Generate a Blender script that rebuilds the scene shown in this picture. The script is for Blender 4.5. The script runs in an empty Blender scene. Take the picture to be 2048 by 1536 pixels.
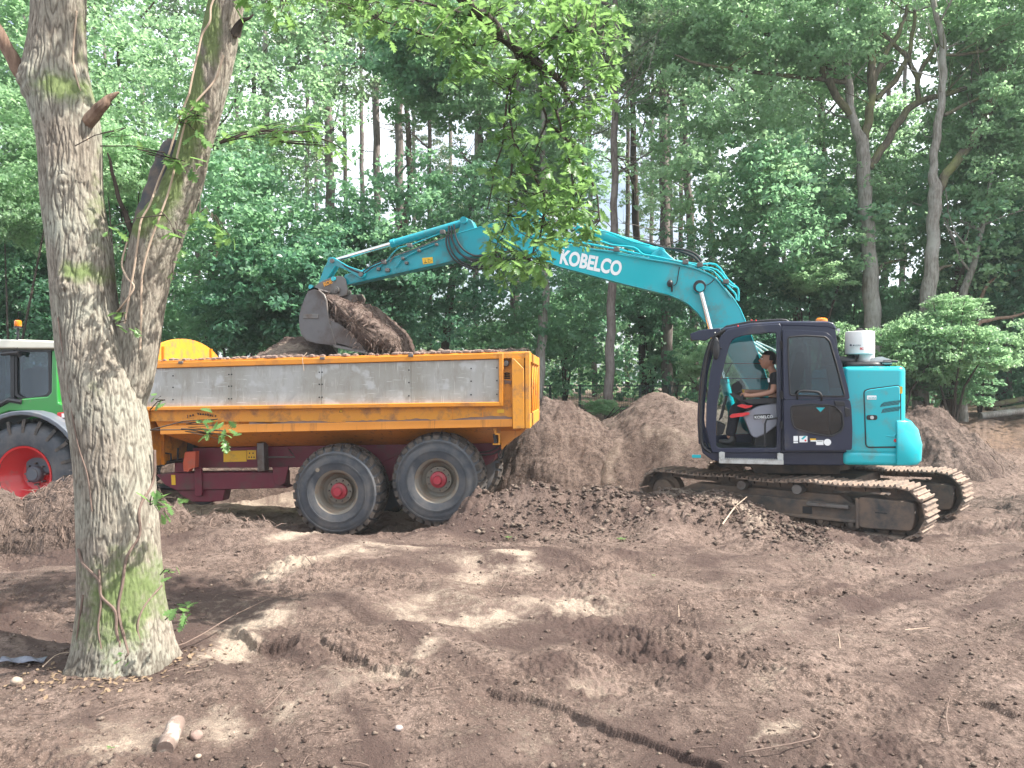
import bpy, math, random
import numpy as np
from mathutils import Vector, Matrix
random.seed(7); rng = np.random.default_rng(7)
C = bpy.context.scene
COL = C.collection
# ---------------- camera, world, sun, exposure ----------------
CAMZ, F = 1.7, 1536.0
cam = bpy.data.cameras.new('camera'); camo = bpy.data.objects.new('camera', cam); COL.objects.link(camo)
cam.sensor_width = 36; cam.lens = 27; cam.clip_end = 2000; cam.clip_start = .05
camo.location = (0, 0, CAMZ); camo.rotation_euler = (math.radians(90), 0, 0)
C.camera = camo
SUN_EL, SUN_AZ = 50, 100      # azimuth clockwise from +Y
w = bpy.data.worlds.new('World'); C.world = w; w.use_nodes = True
nt = w.node_tree; nt.nodes.clear()
sky = nt.nodes.new('ShaderNodeTexSky'); sky.sky_type = 'NISHITA'; sky.sun_disc = False
sky.sun_elevation = math.radians(SUN_EL); sky.sun_rotation = math.radians(SUN_AZ)
sky.dust_density = 4; sky.air_density = 1.0; sky.ozone_density = 1.0
tc = nt.nodes.new('ShaderNodeTexCoord')
cn = nt.nodes.new('ShaderNodeTexNoise'); cn.inputs['Scale'].default_value = 2.2; cn.inputs['Detail'].default_value = 6
cr = nt.nodes.new('ShaderNodeValToRGB'); cr.color_ramp.elements[0].position = .36; cr.color_ramp.elements[1].position = .56
mx = nt.nodes.new('ShaderNodeMixRGB'); mx.inputs[2].default_value = (7.6, 8.1, 8.7, 1)
bg = nt.nodes.new('ShaderNodeBackground'); bg.inputs['Strength'].default_value = .10
out = nt.nodes.new('ShaderNodeOutputWorld')
nt.links.new(tc.outputs['Generated'], cn.inputs['Vector']); nt.links.new(cn.outputs[0], cr.inputs[0])
nt.links.new(cr.outputs[0], mx.inputs[0]); nt.links.new(sky.outputs[0], mx.inputs[1])
nt.links.new(mx.outputs[0], bg.inputs[0]); nt.links.new(bg.outputs[0], out.inputs[0])
sl = bpy.data.lights.new('sun', 'SUN'); sl.energy = 4.7; sl.angle = math.radians(.6); sl.color = (1, .95, .87)
so = bpy.data.objects.new('sun', sl); COL.objects.link(so)
a, e = math.radians(SUN_AZ), math.radians(SUN_EL)
sv = Vector((math.sin(a)*math.cos(e), math.cos(a)*math.cos(e), math.sin(e)))
so.rotation_euler = sv.to_track_quat('Z', 'Y').to_euler(); so.location = (20, 0, 30)
C.view_settings.view_transform = 'Standard'; C.view_settings.look = 'None'
C.view_settings.exposure = 1.42; C.view_settings.gamma = 1
C.cycles.max_bounces = 6; C.cycles.diffuse_bounces = 3; C.cycles.glossy_bounces = 3; C.cycles.transmission_bounces = 5
C.cycles.transparent_max_bounces = 6; C.cycles.use_denoising = True; C.cycles.caustics_reflective = False; C.cycles.caustics_refractive = False

# ---------------- helpers ----------------
def at(px, py, Y): return Vector(((px-1024)/F*Y, Y, CAMZ-(py-768)/F*Y))
class Frame:                      # a machine's own axes: u along it, v across it, z up
    def __init__(s, ox, oy, oz, deg):
        s.o = (ox, oy, oz); t = math.radians(deg); s.t = t
        s.d = (math.cos(t), -math.sin(t)); s.n = (math.sin(t), math.cos(t))
    def __call__(s, px, py, v=0.):
        rx, rz = (px-1024)/F, -(py-768)/F
        k = (v+s.n[0]*s.o[0]+s.n[1]*s.o[1])/(s.n[0]*rx+s.n[1])
        x, y = k*rx-s.o[0], k-s.o[1]
        return (s.d[0]*x+s.d[1]*y, v, CAMZ+k*rz-s.o[2])
    def uz(s, px, py, v=0.):
        p = s(px, py, v); return (p[0], p[2])
    def poly(s, pts, v=0.): return [s.uz(a, b, v) for a, b in pts]
    def empty(s, name):
        o = bpy.data.objects.new(name, None); COL.objects.link(o)
        o.location = s.o; o.rotation_euler = (0, 0, -s.t); o.empty_display_size = .2
        return o
def tag(o, label=None, cat=None, group=None, kind=None):
    if label: o['label'] = label
    if cat: o['category'] = cat
    if group: o['group'] = group
    if kind: o['kind'] = kind
    return o
def empty(name, loc=(0, 0, 0), rz=0, parent=None):
    o = bpy.data.objects.new(name, None); COL.objects.link(o); o.location = loc; o.rotation_euler = (0, 0, rz); o.empty_display_size = .2
    if parent: o.parent = parent
    return o
def area2(p): return sum(p[i][0]*p[(i+1) % len(p)][1]-p[(i+1) % len(p)][0]*p[i][1] for i in range(len(p)))
def rpoly(pts, r=.03, seg=3):     # round the corners of a polygon
    out = []; n = len(pts)
    for i in range(n):
        p = Vector(pts[i]).to_2d(); a = Vector(pts[i-1]).to_2d()-p; b = Vector(pts[(i+1) % n]).to_2d()-p
        k = min(r, a.length*.45, b.length*.45); s = p+a.normalized()*k; e = p+b.normalized()*k
        for j in range(seg+1):
            t = j/seg; q = s*(1-t)**2+p*2*t*(1-t)+e*t*t; out.append((q.x, q.y))
    return out
def resample(pts, n):
    P = [Vector(p) for p in pts]; P.append(P[0]); L = [0]
    for i in range(1, len(P)): L.append(L[-1]+(P[i]-P[i-1]).length)
    out = []; j = 0
    for i in range(n):
        t = L[-1]*i/n
        while L[j+1] < t: j += 1
        k = (t-L[j])/max(1e-9, L[j+1]-L[j]); out.append(tuple(P[j].lerp(P[j+1], k)))
    return out
def spline(pts, n=6):             # Catmull-Rom through points (any dimension)
    P = [np.array(p, float) for p in pts]; P = [2*P[0]-P[1]]+P+[2*P[-1]-P[-2]]; out = []
    for i in range(1, len(P)-2):
        a, b, c, d = P[i-1:i+3]
        for j in range(n):
            t = j/n; out.append(.5*((2*b)+(c-a)*t+(2*a-5*b+4*c-d)*t*t+(3*b-3*c+d-a)*t**3))
    out.append(P[-2]); return out
class MB:
    def __init__(s): s.v = []; s.f = []; s.m = []; s.mi = 0
    def add(s, vs, fs):
        b = len(s.v); s.v += [tuple(x) for x in vs]; s.f += [tuple(b+i for i in f) for f in fs]; s.m += [s.mi]*len(fs); return s
    def box(s, x0, x1, y0, y1, z0, z1):
        return s.add([(x0,y0,z0),(x1,y0,z0),(x1,y1,z0),(x0,y1,z0),(x0,y0,z1),(x1,y0,z1),(x1,y1,z1),(x0,y1,z1)],
                     [(0,3,2,1),(4,5,6,7),(0,1,5,4),(1,2,6,5),(2,3,7,6),(3,0,4,7)])
    def prism(s, uz, v0, v1):     # polygon in (u,z) given a depth from v0 to v1
        p = list(uz)
        if area2(p) < 0: p.reverse()
        n = len(p); vs = [(a, v0, b) for a, b in p]+[(a, v1, b) for a, b in p]
        fs = [tuple(range(n)), tuple(range(2*n-1, n-1, -1))]+[(i, i+n, (i+1) % n+n, (i+1) % n) for i in range(n)]
        return s.add(vs, fs)
    def plan(s, uv, z0, z1):
        p = list(uv)
        if area2(p) < 0: p.reverse()
        n = len(p); vs = [(a, b, z0) for a, b in p]+[(a, b, z1) for a, b in p]
        return s.add(vs, [tuple(range(n-1, -1, -1)), tuple(range(n, 2*n))]+[(i, (i+1) % n, (i+1) % n+n, i+n) for i in range(n)])
    def ring(s, outer, inner, v0, v1, n=48):  # frame between two outlines in (u,z)
        if (area2(outer) < 0) != (area2(inner) < 0): inner = [inner[0]]+list(reversed(inner[1:]))
        if area2(outer) < 0:
            outer = [outer[0]]+list(reversed(outer[1:])); inner = [inner[0]]+list(reversed(inner[1:]))
        o = resample(outer, n); i_ = resample(inner, n)
        vs = [(a, v0, b) for a, b in o]+[(a, v0, b) for a, b in i_]+[(a, v1, b) for a, b in o]+[(a, v1, b) for a, b in i_]
        fs = []
        for k in range(n):
            q = (k+1) % n
            fs += [(k, q, n+q, n+k), (2*n+k, 3*n+k, 3*n+q, 2*n+q), (k, 2*n+k, 2*n+q, q), (n+k, n+q, 3*n+q, 3*n+k)]
        return s.add(vs, fs)
    def tube(s, pts, r, n=8, cap=True):
        P = [Vector(p) for p in pts]; m = len(P)
        R = [r]*m if isinstance(r, (int, float)) else list(r)
        t0 = (P[1]-P[0]).normalized(); up = Vector((0, 0, 1)) if abs(t0.z) < .9 else Vector((1, 0, 0))
        x = t0.cross(up).normalized(); vs = []
        for i in range(m):
            t = (P[min(i+1, m-1)]-P[max(i-1, 0)])
            t = t.normalized() if t.length > 1e-9 else t0
            x = (x-t*x.dot(t)); x = x.normalized() if x.length > 1e-6 else t.orthogonal().normalized()
            y = t.cross(x)
            for k in range(n):
                a = 2*math.pi*k/n; vs.append(P[i]+(x*math.cos(a)+y*math.sin(a))*R[i])
        fs = [(i*n+k, i*n+(k+1) % n, (i+1)*n+(k+1) % n, (i+1)*n+k) for i in range(m-1) for k in range(n)]
        if cap: fs += [tuple(range(n-1, -1, -1)), tuple((m-1)*n+k for k in range(n))]
        return s.add(vs, fs)
    def cyl(s, a, b, r, n=20): return s.tube([a, b], r, n)
    def lathe(s, prof, c=(0, 0, 0), n=48, close=True):   # (r, v) profile turned about the v axis
        vs = [(c[0]+r*math.cos(2*math.pi*k/n), c[1]+v, c[2]+r*math.sin(2*math.pi*k/n)) for r, v in prof for k in range(n)]
        m = len(prof); fs = [(i*n+k, (i+1)*n+k, (i+1)*n+(k+1) % n, i*n+(k+1) % n) for i in range(m-1) for k in range(n)]
        if close: fs += [tuple(range(n)), tuple((m-1)*n+k for k in range(n-1, -1, -1))]
        return s.add(vs, fs)
    def latz(s, prof, c=(0, 0, 0), n=32):                # (r, z) profile about the z axis
        vs = [(c[0]+r*math.cos(2*math.pi*k/n), c[1]+r*math.sin(2*math.pi*k/n), c[2]+z) for r, z in prof for k in range(n)]
        m = len(prof); fs = [(i*n+k, i*n+(k+1) % n, (i+1)*n+(k+1) % n, (i+1)*n+k) for i in range(m-1) for k in range(n)]
        return s.add(vs, fs+[tuple(range(n-1, -1, -1)), tuple((m-1)*n+k for k in range(n))])
    def ball(s, c, r, n=12, sc=(1, 1, 1)):
        vs = []; fs = []
        for i in range(n//2+1):
            for k in range(n):
                p = math.pi*i/(n//2); q = 2*math.pi*k/n
                vs.append((c[0]+r*sc[0]*math.sin(p)*math.cos(q), c[1]+r*sc[1]*math.sin(p)*math.sin(q), c[2]+r*sc[2]*math.cos(p)))
        for i in range(n//2):
            for k in range(n): fs.append((i*n+k, (i+1)*n+k, (i+1)*n+(k+1) % n, i*n+(k+1) % n))
        return s.add(vs, fs)
    def build(s, name, mats, parent=None, bevel=0, smooth=35, seg=2):
        me = bpy.data.meshes.new(name); me.from_pydata(s.v, [], s.f); me.validate()
        for m in (mats if isinstance(mats, (list, tuple)) else [mats]): me.materials.append(m)
        if any(s.m) and len(me.polygons) == len(s.m): me.polygons.foreach_set('material_index', s.m)
        if smooth:
            me.shade_smooth(); me.set_sharp_from_angle(angle=math.radians(smooth))
        o = bpy.data.objects.new(name, me); COL.objects.link(o)
        if parent: o.parent = parent
        if bevel:
            b = o.modifiers.new('bevel', 'BEVEL'); b.width = bevel; b.segments = seg; b.limit_method = 'ANGLE'; b.angle_limit = math.radians(30)
            b.harden_normals = False
        return o
def npmesh(name, V, Fq, mat, parent=None, smooth=True, attrs=None, link=True):
    me = bpy.data.meshes.new(name); V = np.asarray(V, np.float32); Fq = np.asarray(Fq, np.int32); k = Fq.shape[1]
    me.vertices.add(len(V)); me.vertices.foreach_set('co', V.ravel())
    me.loops.add(Fq.size); me.loops.foreach_set('vertex_index', Fq.ravel())
    me.polygons.add(len(Fq)); me.polygons.foreach_set('loop_start', np.arange(0, Fq.size, k, dtype=np.int32))
    me.update(calc_edges=True); me.materials.append(mat)
    if smooth: me.shade_smooth()
    else: me.shade_flat()
    for n, a in (attrs or {}).items():
        at_ = me.attributes.new(n, 'FLOAT', 'POINT'); at_.data.foreach_set('value', np.asarray(a, np.float32).ravel())
    if not link: return me
    o = bpy.data.objects.new(name, me); COL.objects.link(o)
    if parent: o.parent = parent
    return o
def gridfaces(nr, nc, wrap=False):
    i = np.arange(nr-1)[:, None]; j = np.arange(nc if wrap else nc-1)[None, :]; j2 = (j+1) % nc
    return np.stack([i*nc+j, i*nc+j2, (i+1)*nc+j2, (i+1)*nc+j], -1).reshape(-1, 4)
# gradient noise, vectorised
_P = rng.permutation(256); _P = np.concatenate([_P, _P, _P]); _G = rng.normal(size=(256, 3)); _G /= np.linalg.norm(_G, axis=1)[:, None]
def pn(x, y, z=None):
    x = np.asarray(x, float); y = np.asarray(y, float)
    xi = np.floor(x).astype(int); yi = np.floor(y).astype(int); xf = x-xi; yf = y-yi; u = xf*xf*xf*(xf*(xf*6-15)+10); v = yf*yf*yf*(yf*(yf*6-15)+10)
    xi &= 255; yi &= 255
    if z is None:
        def g(a, b): h = _P[_P[(xi+a) & 255]+((yi+b) & 255)]; G = _G[h]; return G[..., 0]*(xf-a)+G[..., 1]*(yf-b)
        return 1.5*((g(0, 0)*(1-u)+g(1, 0)*u)*(1-v)+(g(0, 1)*(1-u)+g(1, 1)*u)*v)
    z = np.asarray(z, float)+np.zeros_like(x); zi = np.floor(z).astype(int); zf = z-zi; ww = zf*zf*zf*(zf*(zf*6-15)+10); zi &= 255
    def g(a, b, c): h = _P[_P[_P[(xi+a) & 255]+((yi+b) & 255)]+((zi+c) & 255)]; G = _G[h]; return G[..., 0]*(xf-a)+G[..., 1]*(yf-b)+G[..., 2]*(zf-c)
    l = lambda c: (g(0, 0, c)*(1-u)+g(1, 0, c)*u)*(1-v)+(g(0, 1, c)*(1-u)+g(1, 1, c)*u)*v
    return 1.5*(l(0)*(1-ww)+l(1)*ww)
def sst(a, b, x): t = np.clip((x-a)/(b-a), 0, 1); return t*t*(3-2*t)
def seg_d(x, y, pts):             # distance to a polyline, position along it, signed side, interpolated extras
    best = np.full(np.shape(x), 1e9); ex = np.zeros(np.shape(x)); side = np.zeros(np.shape(x)); tt = np.zeros(np.shape(x))
    for i in range(len(pts)-1):
        a, b = pts[i], pts[i+1]; dx, dy = b[0]-a[0], b[1]-a[1]; L = math.hypot(dx, dy)
        t = ((x-a[0])*dx+(y-a[1])*dy)/L/L; tc_ = np.clip(t, 0, 1)
        d = np.hypot(x-a[0]-tc_*dx, y-a[1]-tc_*dy); s = (-(x-a[0])*dy+(y-a[1])*dx)/L
        m = d < best; best = np.where(m, d, best); side = np.where(m, s, side); tt = np.where(m, i+t, tt)
        if len(a) > 2: ex = np.where(m, a[2]+(b[2]-a[2])*tc_, ex)
    return best, side, ex, tt
def text_mb(body, size, ext=.002, bold=0, shear=0):
    c = bpy.data.curves.new('lettering', 'FONT'); c.body = body; c.size = size; c.extrude = ext; c.offset = bold; c.shear = shear; c.resolution_u = 4
    o = bpy.data.objects.new('lettering', c); COL.objects.link(o)
    dg = bpy.context.evaluated_depsgraph_get(); dg.update(); me = bpy.data.meshes.new_from_object(o.evaluated_get(dg))
    bpy.data.objects.remove(o); return me
def text(body, size, loc, rot, m, parent, ext=.002, bold=0, sx=1, shear=0, name='lettering'):
    me = text_mb(body, size, ext, bold, shear); me.materials.clear(); me.materials.append(m)
    o = bpy.data.objects.new(name, me); COL.objects.link(o); o.parent = parent; o.location = loc
    o.rotation_euler = rot; o.scale = (sx, 1, 1); return o
# ---------------- materials ----------------
def N(nt, t, **k):
    n = nt.nodes.new(t)
    for a_, b_ in k.items():
        if a_ in n.inputs.keys(): n.inputs[a_].default_value = b_
        else: setattr(n, a_, b_)
    return n
def c4(c): return (c[0], c[1], c[2], 1)
def newmat(name):
    m = bpy.data.materials.new(name); m.use_nodes = True; return m, m.node_tree, m.node_tree.nodes['Principled BSDF']
def ramp(nt, src, p0, p1, c0=(0, 0, 0), c1=(1, 1, 1)):
    r = N(nt, 'ShaderNodeValToRGB'); r.color_ramp.elements[0].position = p0; r.color_ramp.elements[1].position = p1
    r.color_ramp.elements[0].color = c4(c0); r.color_ramp.elements[1].color = c4(c1); nt.links.new(src, r.inputs[0]); return r.outputs[0]
def mixc(nt, f, a, b, mode='MIX'):
    n = N(nt, 'ShaderNodeMixRGB', blend_type=mode)
    for i, x in enumerate((f, a, b)):
        if hasattr(x, 'is_output'): nt.links.new(x, n.inputs[i])
        elif i == 0: n.inputs[0].default_value = x
        else: n.inputs[i].default_value = c4(x)
    return n.outputs[0]
def noise(nt, scale, detail=4, rough=.55, vec=None, stretch=None, world=False):
    n = N(nt, 'ShaderNodeTexNoise', Scale=scale, Detail=detail, Roughness=rough)
    if vec is None:
        if world: vec = N(nt, 'ShaderNodeNewGeometry').outputs['Position']
        else: vec = N(nt, 'ShaderNodeTexCoord').outputs['Object']
    if stretch:
        mp = N(nt, 'ShaderNodeMapping', Scale=stretch); nt.links.new(vec, mp.inputs[0]); vec = mp.outputs[0]
    nt.links.new(vec, n.inputs['Vector']); return n.outputs[0]
def bump(nt, bs, src, strength=.4, dist=.01):
    b = N(nt, 'ShaderNodeBump', Strength=strength, Distance=dist); nt.links.new(src, b.inputs['Height']); nt.links.new(b.outputs[0], bs.inputs['Normal']); return b
def mat(name, col, rough=.5, metal=0, var=.15, vs=6, dirt=0, dcol=(.2, .14, .11), ds=3, bmp=0, bs_=40, coat=0, stretch=None, emit=None):
    m, nt, b = newmat(name)
    lo = tuple(c*(1-var) for c in col); hi = tuple(min(1, c*(1+var)) for c in col)
    c = mixc(nt, noise(nt, vs, stretch=stretch), lo, hi)
    if dirt:
        f = ramp(nt, noise(nt, ds, 8, .65), .62-dirt*.5, .80-dirt*.35); c = mixc(nt, f, c, dcol)
        rr = N(nt, 'ShaderNodeMapRange'); nt.links.new(f, rr.inputs[0]); rr.inputs[3].default_value = rough; rr.inputs[4].default_value = .9
        nt.links.new(rr.outputs[0], b.inputs['Roughness'])
    else: b.inputs['Roughness'].default_value = rough
    nt.links.new(c, b.inputs['Base Color']); b.inputs['Metallic'].default_value = metal
    if coat: b.inputs['Coat Weight'].default_value = coat; b.inputs['Coat Roughness'].default_value = .08
    if bmp: bump(nt, b, noise(nt, bs_, 5), bmp, .01)
    return m
M = {}
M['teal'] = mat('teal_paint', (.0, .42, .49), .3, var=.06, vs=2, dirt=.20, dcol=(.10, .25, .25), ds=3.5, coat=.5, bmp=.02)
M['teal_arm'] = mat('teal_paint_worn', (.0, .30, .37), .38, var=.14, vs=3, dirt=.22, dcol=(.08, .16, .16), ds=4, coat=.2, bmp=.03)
M['navy'] = mat('dark_blue_paint', (.010, .015, .042), .36, var=.15, dirt=.10, dcol=(.07, .065, .07), coat=.15, bmp=.03)
M['black'] = mat('black_plastic', (.012, .012, .015), .45, var=.2, dirt=.1, dcol=(.06, .05, .045))
M['hose'] = mat('black_rubber_hose', (.014, .014, .016), .4, var=.2)
M['steel'] = mat('worn_steel', (.16, .15, .145), .42, .55, var=.25, vs=5, dirt=.32, dcol=(.15, .11, .09), ds=5, bmp=.15)
M['chrome'] = mat('chrome_rod', (.75, .74, .72), .12, 1, var=.05)
M['shoe'] = mat('dusty_track_shoe', (.12, .10, .085), .8, .15, var=.4, vs=5, dirt=.6, dcol=(.27, .195, .15), ds=7, bmp=.6, bs_=25)
M['uframe'] = mat('muddy_undercarriage_paint', (.04, .045, .05), .65, .05, var=.4, vs=4, dirt=.62, dcol=(.17, .12, .09), ds=4, bmp=.4, bs_=25)
M['bucket'] = mat('worn_bucket_steel', (.13, .125, .13), .5, .25, var=.3, vs=3, dirt=.45, dcol=(.085, .058, .048), ds=1.6, bmp=.2, bs_=12)
M['alu'] = mat('galvanised_metal', (.55, .57, .56), .4, .7, var=.2, vs=20, dirt=.2, bmp=.1)
M['white'] = mat('white_plastic', (.78, .78, .77), .4, var=.03, dirt=.08, dcol=(.45, .42, .38))
M['letter'] = mat('white_lettering', (.82, .84, .85), .45, var=.03)
M['red'] = mat('red_plastic', (.62, .03, .035), .35, var=.08)
M['orange_lamp'] = mat('orange_lens', (.85, .22, .01), .15, var=.1, coat=.6)
M['yellow'] = mat('yellow_sticker', (.75, .45, .02), .4, var=.06, dirt=.1)
M['grey_box'] = mat('grey_console_plastic', (.25, .26, .31), .5, var=.06, dirt=.1)
M['orange'] = mat('orange_paint', (.68, .25, .018), .42, var=.12, vs=2.5, dirt=.2, dcol=(.24, .11, .05), ds=2.2, coat=.15, bmp=.05)
M['orange2'] = mat('scratched_orange_paint', (.72, .30, .03), .5, var=.12, vs=3, dirt=.30, dcol=(.30, .15, .08), ds=6, bmp=.1)
M['maroon'] = mat('maroon_paint', (.14, .014, .032), .5, var=.2, dirt=.25, dcol=(.10, .06, .055), ds=4)
M['tyre'] = mat('dusty_tyre_rubber', (.045, .052, .066), .6, var=.3, vs=4, dirt=.40, dcol=(.12, .115, .115), ds=3.5, bmp=.2, bs_=18)
M['tread'] = mat('muddy_tyre_tread', (.045, .04, .038), .8, var=.3, vs=7, dirt=.38, dcol=(.14, .11, .09), ds=7, bmp=.6, bs_=25)
M['rim'] = mat('pale_rim_paint', (.20, .18, .15), .5, var=.1, dirt=.3, dcol=(.22, .15, .10), ds=7)
M['hubm'] = mat('red_hub_paint', (.38, .03, .05), .5, var=.15, dirt=.2, ds=10)
M['green'] = mat('green_paint', (.02, .22, .035), .3, var=.06, dirt=.08, coat=.5)
M['fender'] = mat('grey_fender', (.10, .115, .14), .5, var=.1, dirt=.2, dcol=(.2, .18, .16))
M['cream'] = mat('cream_roof', (.72, .70, .60), .4, var=.05, dirt=.08)
M['redrim'] = mat('red_rim_paint', (.55, .012, .018), .35, var=.1, dirt=.1, coat=.3)
M['skin'] = mat('skin', (.44, .23, .16), .5, var=.08)
M['hair'] = mat('black_hair', (.012, .01, .009), .6, var=.4, vs=80, bmp=.4, bs_=120)
M['shirt'] = mat('black_cotton', (.012, .013, .018), .85, var=.3, vs=12, bmp=.3, bs_=30)
M['trousers'] = mat('dark_trousers', (.014, .014, .022), .8, var=.3, vs=10, bmp=.3, bs_=25)
M['shoeleather'] = mat('worn_black_boot', (.03, .03, .032), .55, var=.3, dirt=.3, dcol=(.10, .085, .075))
def glass_mat(name, tint, rough=.02, mix=.72):
    m, nt, b = newmat(name); nt.nodes.remove(b)
    t = N(nt, 'ShaderNodeBsdfTransparent', Color=c4(tint)); g = N(nt, 'ShaderNodeBsdfGlossy', Roughness=rough, Color=(.9, .95, 1, 1))
    fr = N(nt, 'ShaderNodeFresnel', IOR=1.5); mr = N(nt, 'ShaderNodeMapRange'); nt.links.new(fr.outputs[0], mr.inputs[0]); mr.inputs[3].default_value = .03
    ms = N(nt, 'ShaderNodeMixShader'); nt.links.new(mr.outputs[0], ms.inputs[0]); nt.links.new(t.outputs[0], ms.inputs[1]); nt.links.new(g.outputs[0], ms.inputs[2])
    nt.links.new(ms.outputs[0], nt.nodes['Material Output'].inputs[0]); return m
M['glass'] = glass_mat('clear_cab_glass', (.82, .9, .9))
M['tint'] = glass_mat('tinted_cab_glass', (.30, .38, .44))
def wood_mat():                   # weathered plywood side board with blotches and scratches
    m, nt, b = newmat('weathered_plywood')
    n1 = noise(nt, 1.6, 6, .6, stretch=(1, 1, .45)); n2 = noise(nt, 9, 8, .7, stretch=(1, 1, .3)); n3 = noise(nt, 60, 3, .6, stretch=(.06, 1, 1)); n4 = noise(nt, 4, 3, .5)
    c = mixc(nt, ramp(nt, n1, .38, .62), (.33, .315, .28), (.43, .43, .42)); c = mixc(nt, ramp(nt, n2, .5, .72), c, (.29, .27, .235))
    c = mixc(nt, ramp(nt, n4, .58, .66), c, (.48, .485, .48)); c = mixc(nt, ramp(nt, n3, .64, .69), c, (.6, .6, .58)); c = mixc(nt, ramp(nt, noise(nt, 70, 2, .5, stretch=(1, 1, .05)), .66, .7), c, (.55, .54, .5))
    nt.links.new(c, b.inputs['Base Color']); b.inputs['Roughness'].default_value = .7; bump(nt, b, n2, .2, .01); return m
M['ply'] = wood_mat()
def streak_orange():
    m, nt, b = newmat('streaked_orange_paint')
    n1 = noise(nt, 14, 5, .6, stretch=(1, 1, .07)); n2 = noise(nt, 2, 5)
    c = mixc(nt, n2, (.60, .21, .02), (.74, .30, .05)); c = mixc(nt, ramp(nt, n1, .56, .72), c, (.34, .13, .03))
    nt.links.new(c, b.inputs['Base Color']); b.inputs['Roughness'].default_value = .45; return m
M['orange_s'] = streak_orange()
def soil_mat(name, dark=(.140, .096, .078), mid=(.265, .195, .162), sand=(.43, .345, .275), wet_shade=(.085, .056, .048), bm=1.0):
    m, nt, b = newmat(name)
    g = N(nt, 'ShaderNodeNewGeometry').outputs['Position']
    sa = N(nt, 'ShaderNodeAttribute', attribute_name='sand').outputs['Fac']; wa = N(nt, 'ShaderNodeAttribute', attribute_name='wet_shade').outputs['Fac']; la = N(nt, 'ShaderNodeAttribute', attribute_name='litter').outputs['Fac']
    n1 = noise(nt, 1.3, 6, .6, g); n2 = noise(nt, 14, 8, .7, g); n3 = noise(nt, 70, 4, .65, g); n5 = noise(nt, 260, 2, .6, g)
    c = mixc(nt, ramp(nt, n1, .35, .65), dark, mid); c = mixc(nt, ramp(nt, n2, .42, .60), c, tuple(x*.55 for x in dark))
    c = mixc(nt, ramp(nt, n3, .52, .70), c, tuple(x*1.25 for x in mid)); c = mixc(nt, wa, c, wet_shade)
    sm = N(nt, 'ShaderNodeMath', operation='MULTIPLY_ADD'); nt.links.new(n2, sm.inputs[0]); sm.inputs[1].default_value = .9; nt.links.new(sa, sm.inputs[2])
    c = mixc(nt, ramp(nt, sm.outputs[0], .62, 1.25), c, mixc(nt, ramp(nt, n3, .3, .6), tuple(x*.7 for x in sand), sand))
    vo = N(nt, 'ShaderNodeTexVoronoi', Scale=16.0); nt.links.new(g, vo.inputs['Vector'])
    lc = ramp(nt, vo.outputs['Color'], .15, .9, (.09, .06, .045), (.24, .155, .105)); c = mixc(nt, la, c, lc)
    c = mixc(nt, ramp(nt, n5, .62, .72), c, (.06, .04, .035))
    nt.links.new(c, b.inputs['Base Color']); b.inputs['Roughness'].default_value = .9; b.inputs['Specular IOR Level'].default_value = .25
    ad = N(nt, 'ShaderNodeMath', operation='MULTIPLY_ADD'); nt.links.new(n3, ad.inputs[0]); ad.inputs[1].default_value = .5; nt.links.new(n2, ad.inputs[2])
    ad2 = N(nt, 'ShaderNodeMath', operation='MULTIPLY_ADD'); nt.links.new(n5, ad2.inputs[0]); ad2.inputs[1].default_value = .22; nt.links.new(ad.outputs[0], ad2.inputs[2])
    bump(nt, b, ad2.outputs[0], .9*bm, .045); return m
M['soil'] = soil_mat('churned_soil')
M['soil_dark'] = soil_mat('fibrous_dark_soil', (.118, .083, .068), (.235, .176, .148), bm=1.1)
M['fibre'] = mat('root_fibre', (.15, .105, .085), .9, var=.5, vs=30)
M['fibre_pale'] = mat('pale_root', (.42, .32, .24), .85, var=.3, vs=20)
def bark_mat(name, ridge, groove, moss=(.10, .15, .025), grain=(26, 26, 5), patch=None, bm=.8):
    m, nt, b = newmat(name)
    n1 = noise(nt, 1, 7, .65, stretch=grain); n2 = noise(nt, 2.2, 5, .6); mo = N(nt, 'ShaderNodeAttribute', attribute_name='moss').outputs['Fac']; gr = N(nt, 'ShaderNodeAttribute', attribute_name='groove').outputs['Fac']
    c = mixc(nt, ramp(nt, n1, .38, .62), groove, ridge); pass
    c = mixc(nt, ramp(nt, n2, .45, .7), c, patch or tuple(x*1.25 for x in ridge)); c = mixc(nt, gr, c, tuple(x*.6 for x in groove))
    ma = N(nt, 'ShaderNodeMath', operation='MULTIPLY_ADD'); nt.links.new(noise(nt, 9, 6, .7), ma.inputs[0]); ma.inputs[1].default_value = .9; nt.links.new(mo, ma.inputs[2])
    c = mixc(nt, ramp(nt, ma.outputs[0], .72, 1.35), c, mixc(nt, noise(nt, 40, 3), tuple(x*.55 for x in moss), moss))
    nt.links.new(c, b.inputs['Base Color']); b.inputs['Roughness'].default_value = .85; b.inputs['Specular IOR Level'].default_value = .2; bump(nt, b, n1, bm, .02); return m
M['oakbark'] = bark_mat('oak_bark', (.32, .285, .235), (.17, .145, .118), moss=(.17, .22, .09), grain=(55, 55, 14), patch=(.31, .315, .26), bm=.55)
M['greybark'] = bark_mat('grey_bark', (.30, .28, .25), (.15, .13, .11), moss=(.30, .24, .05), patch=(.34, .33, .30))
M['pinebark'] = bark_mat('pine_bark', (.21, .175, .16), (.10, .08, .072), patch=(.25, .22, .21))
M['darkbark'] = bark_mat('dark_wet_bark', (.09, .07, .055), (.035, .028, .022))
M['deadwood'] = bark_mat('dead_wood', (.27, .19, .14), (.12, .075, .055))
M['branch'] = bark_mat('branch_bark', (.075, .06, .05), (.03, .024, .02))
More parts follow.
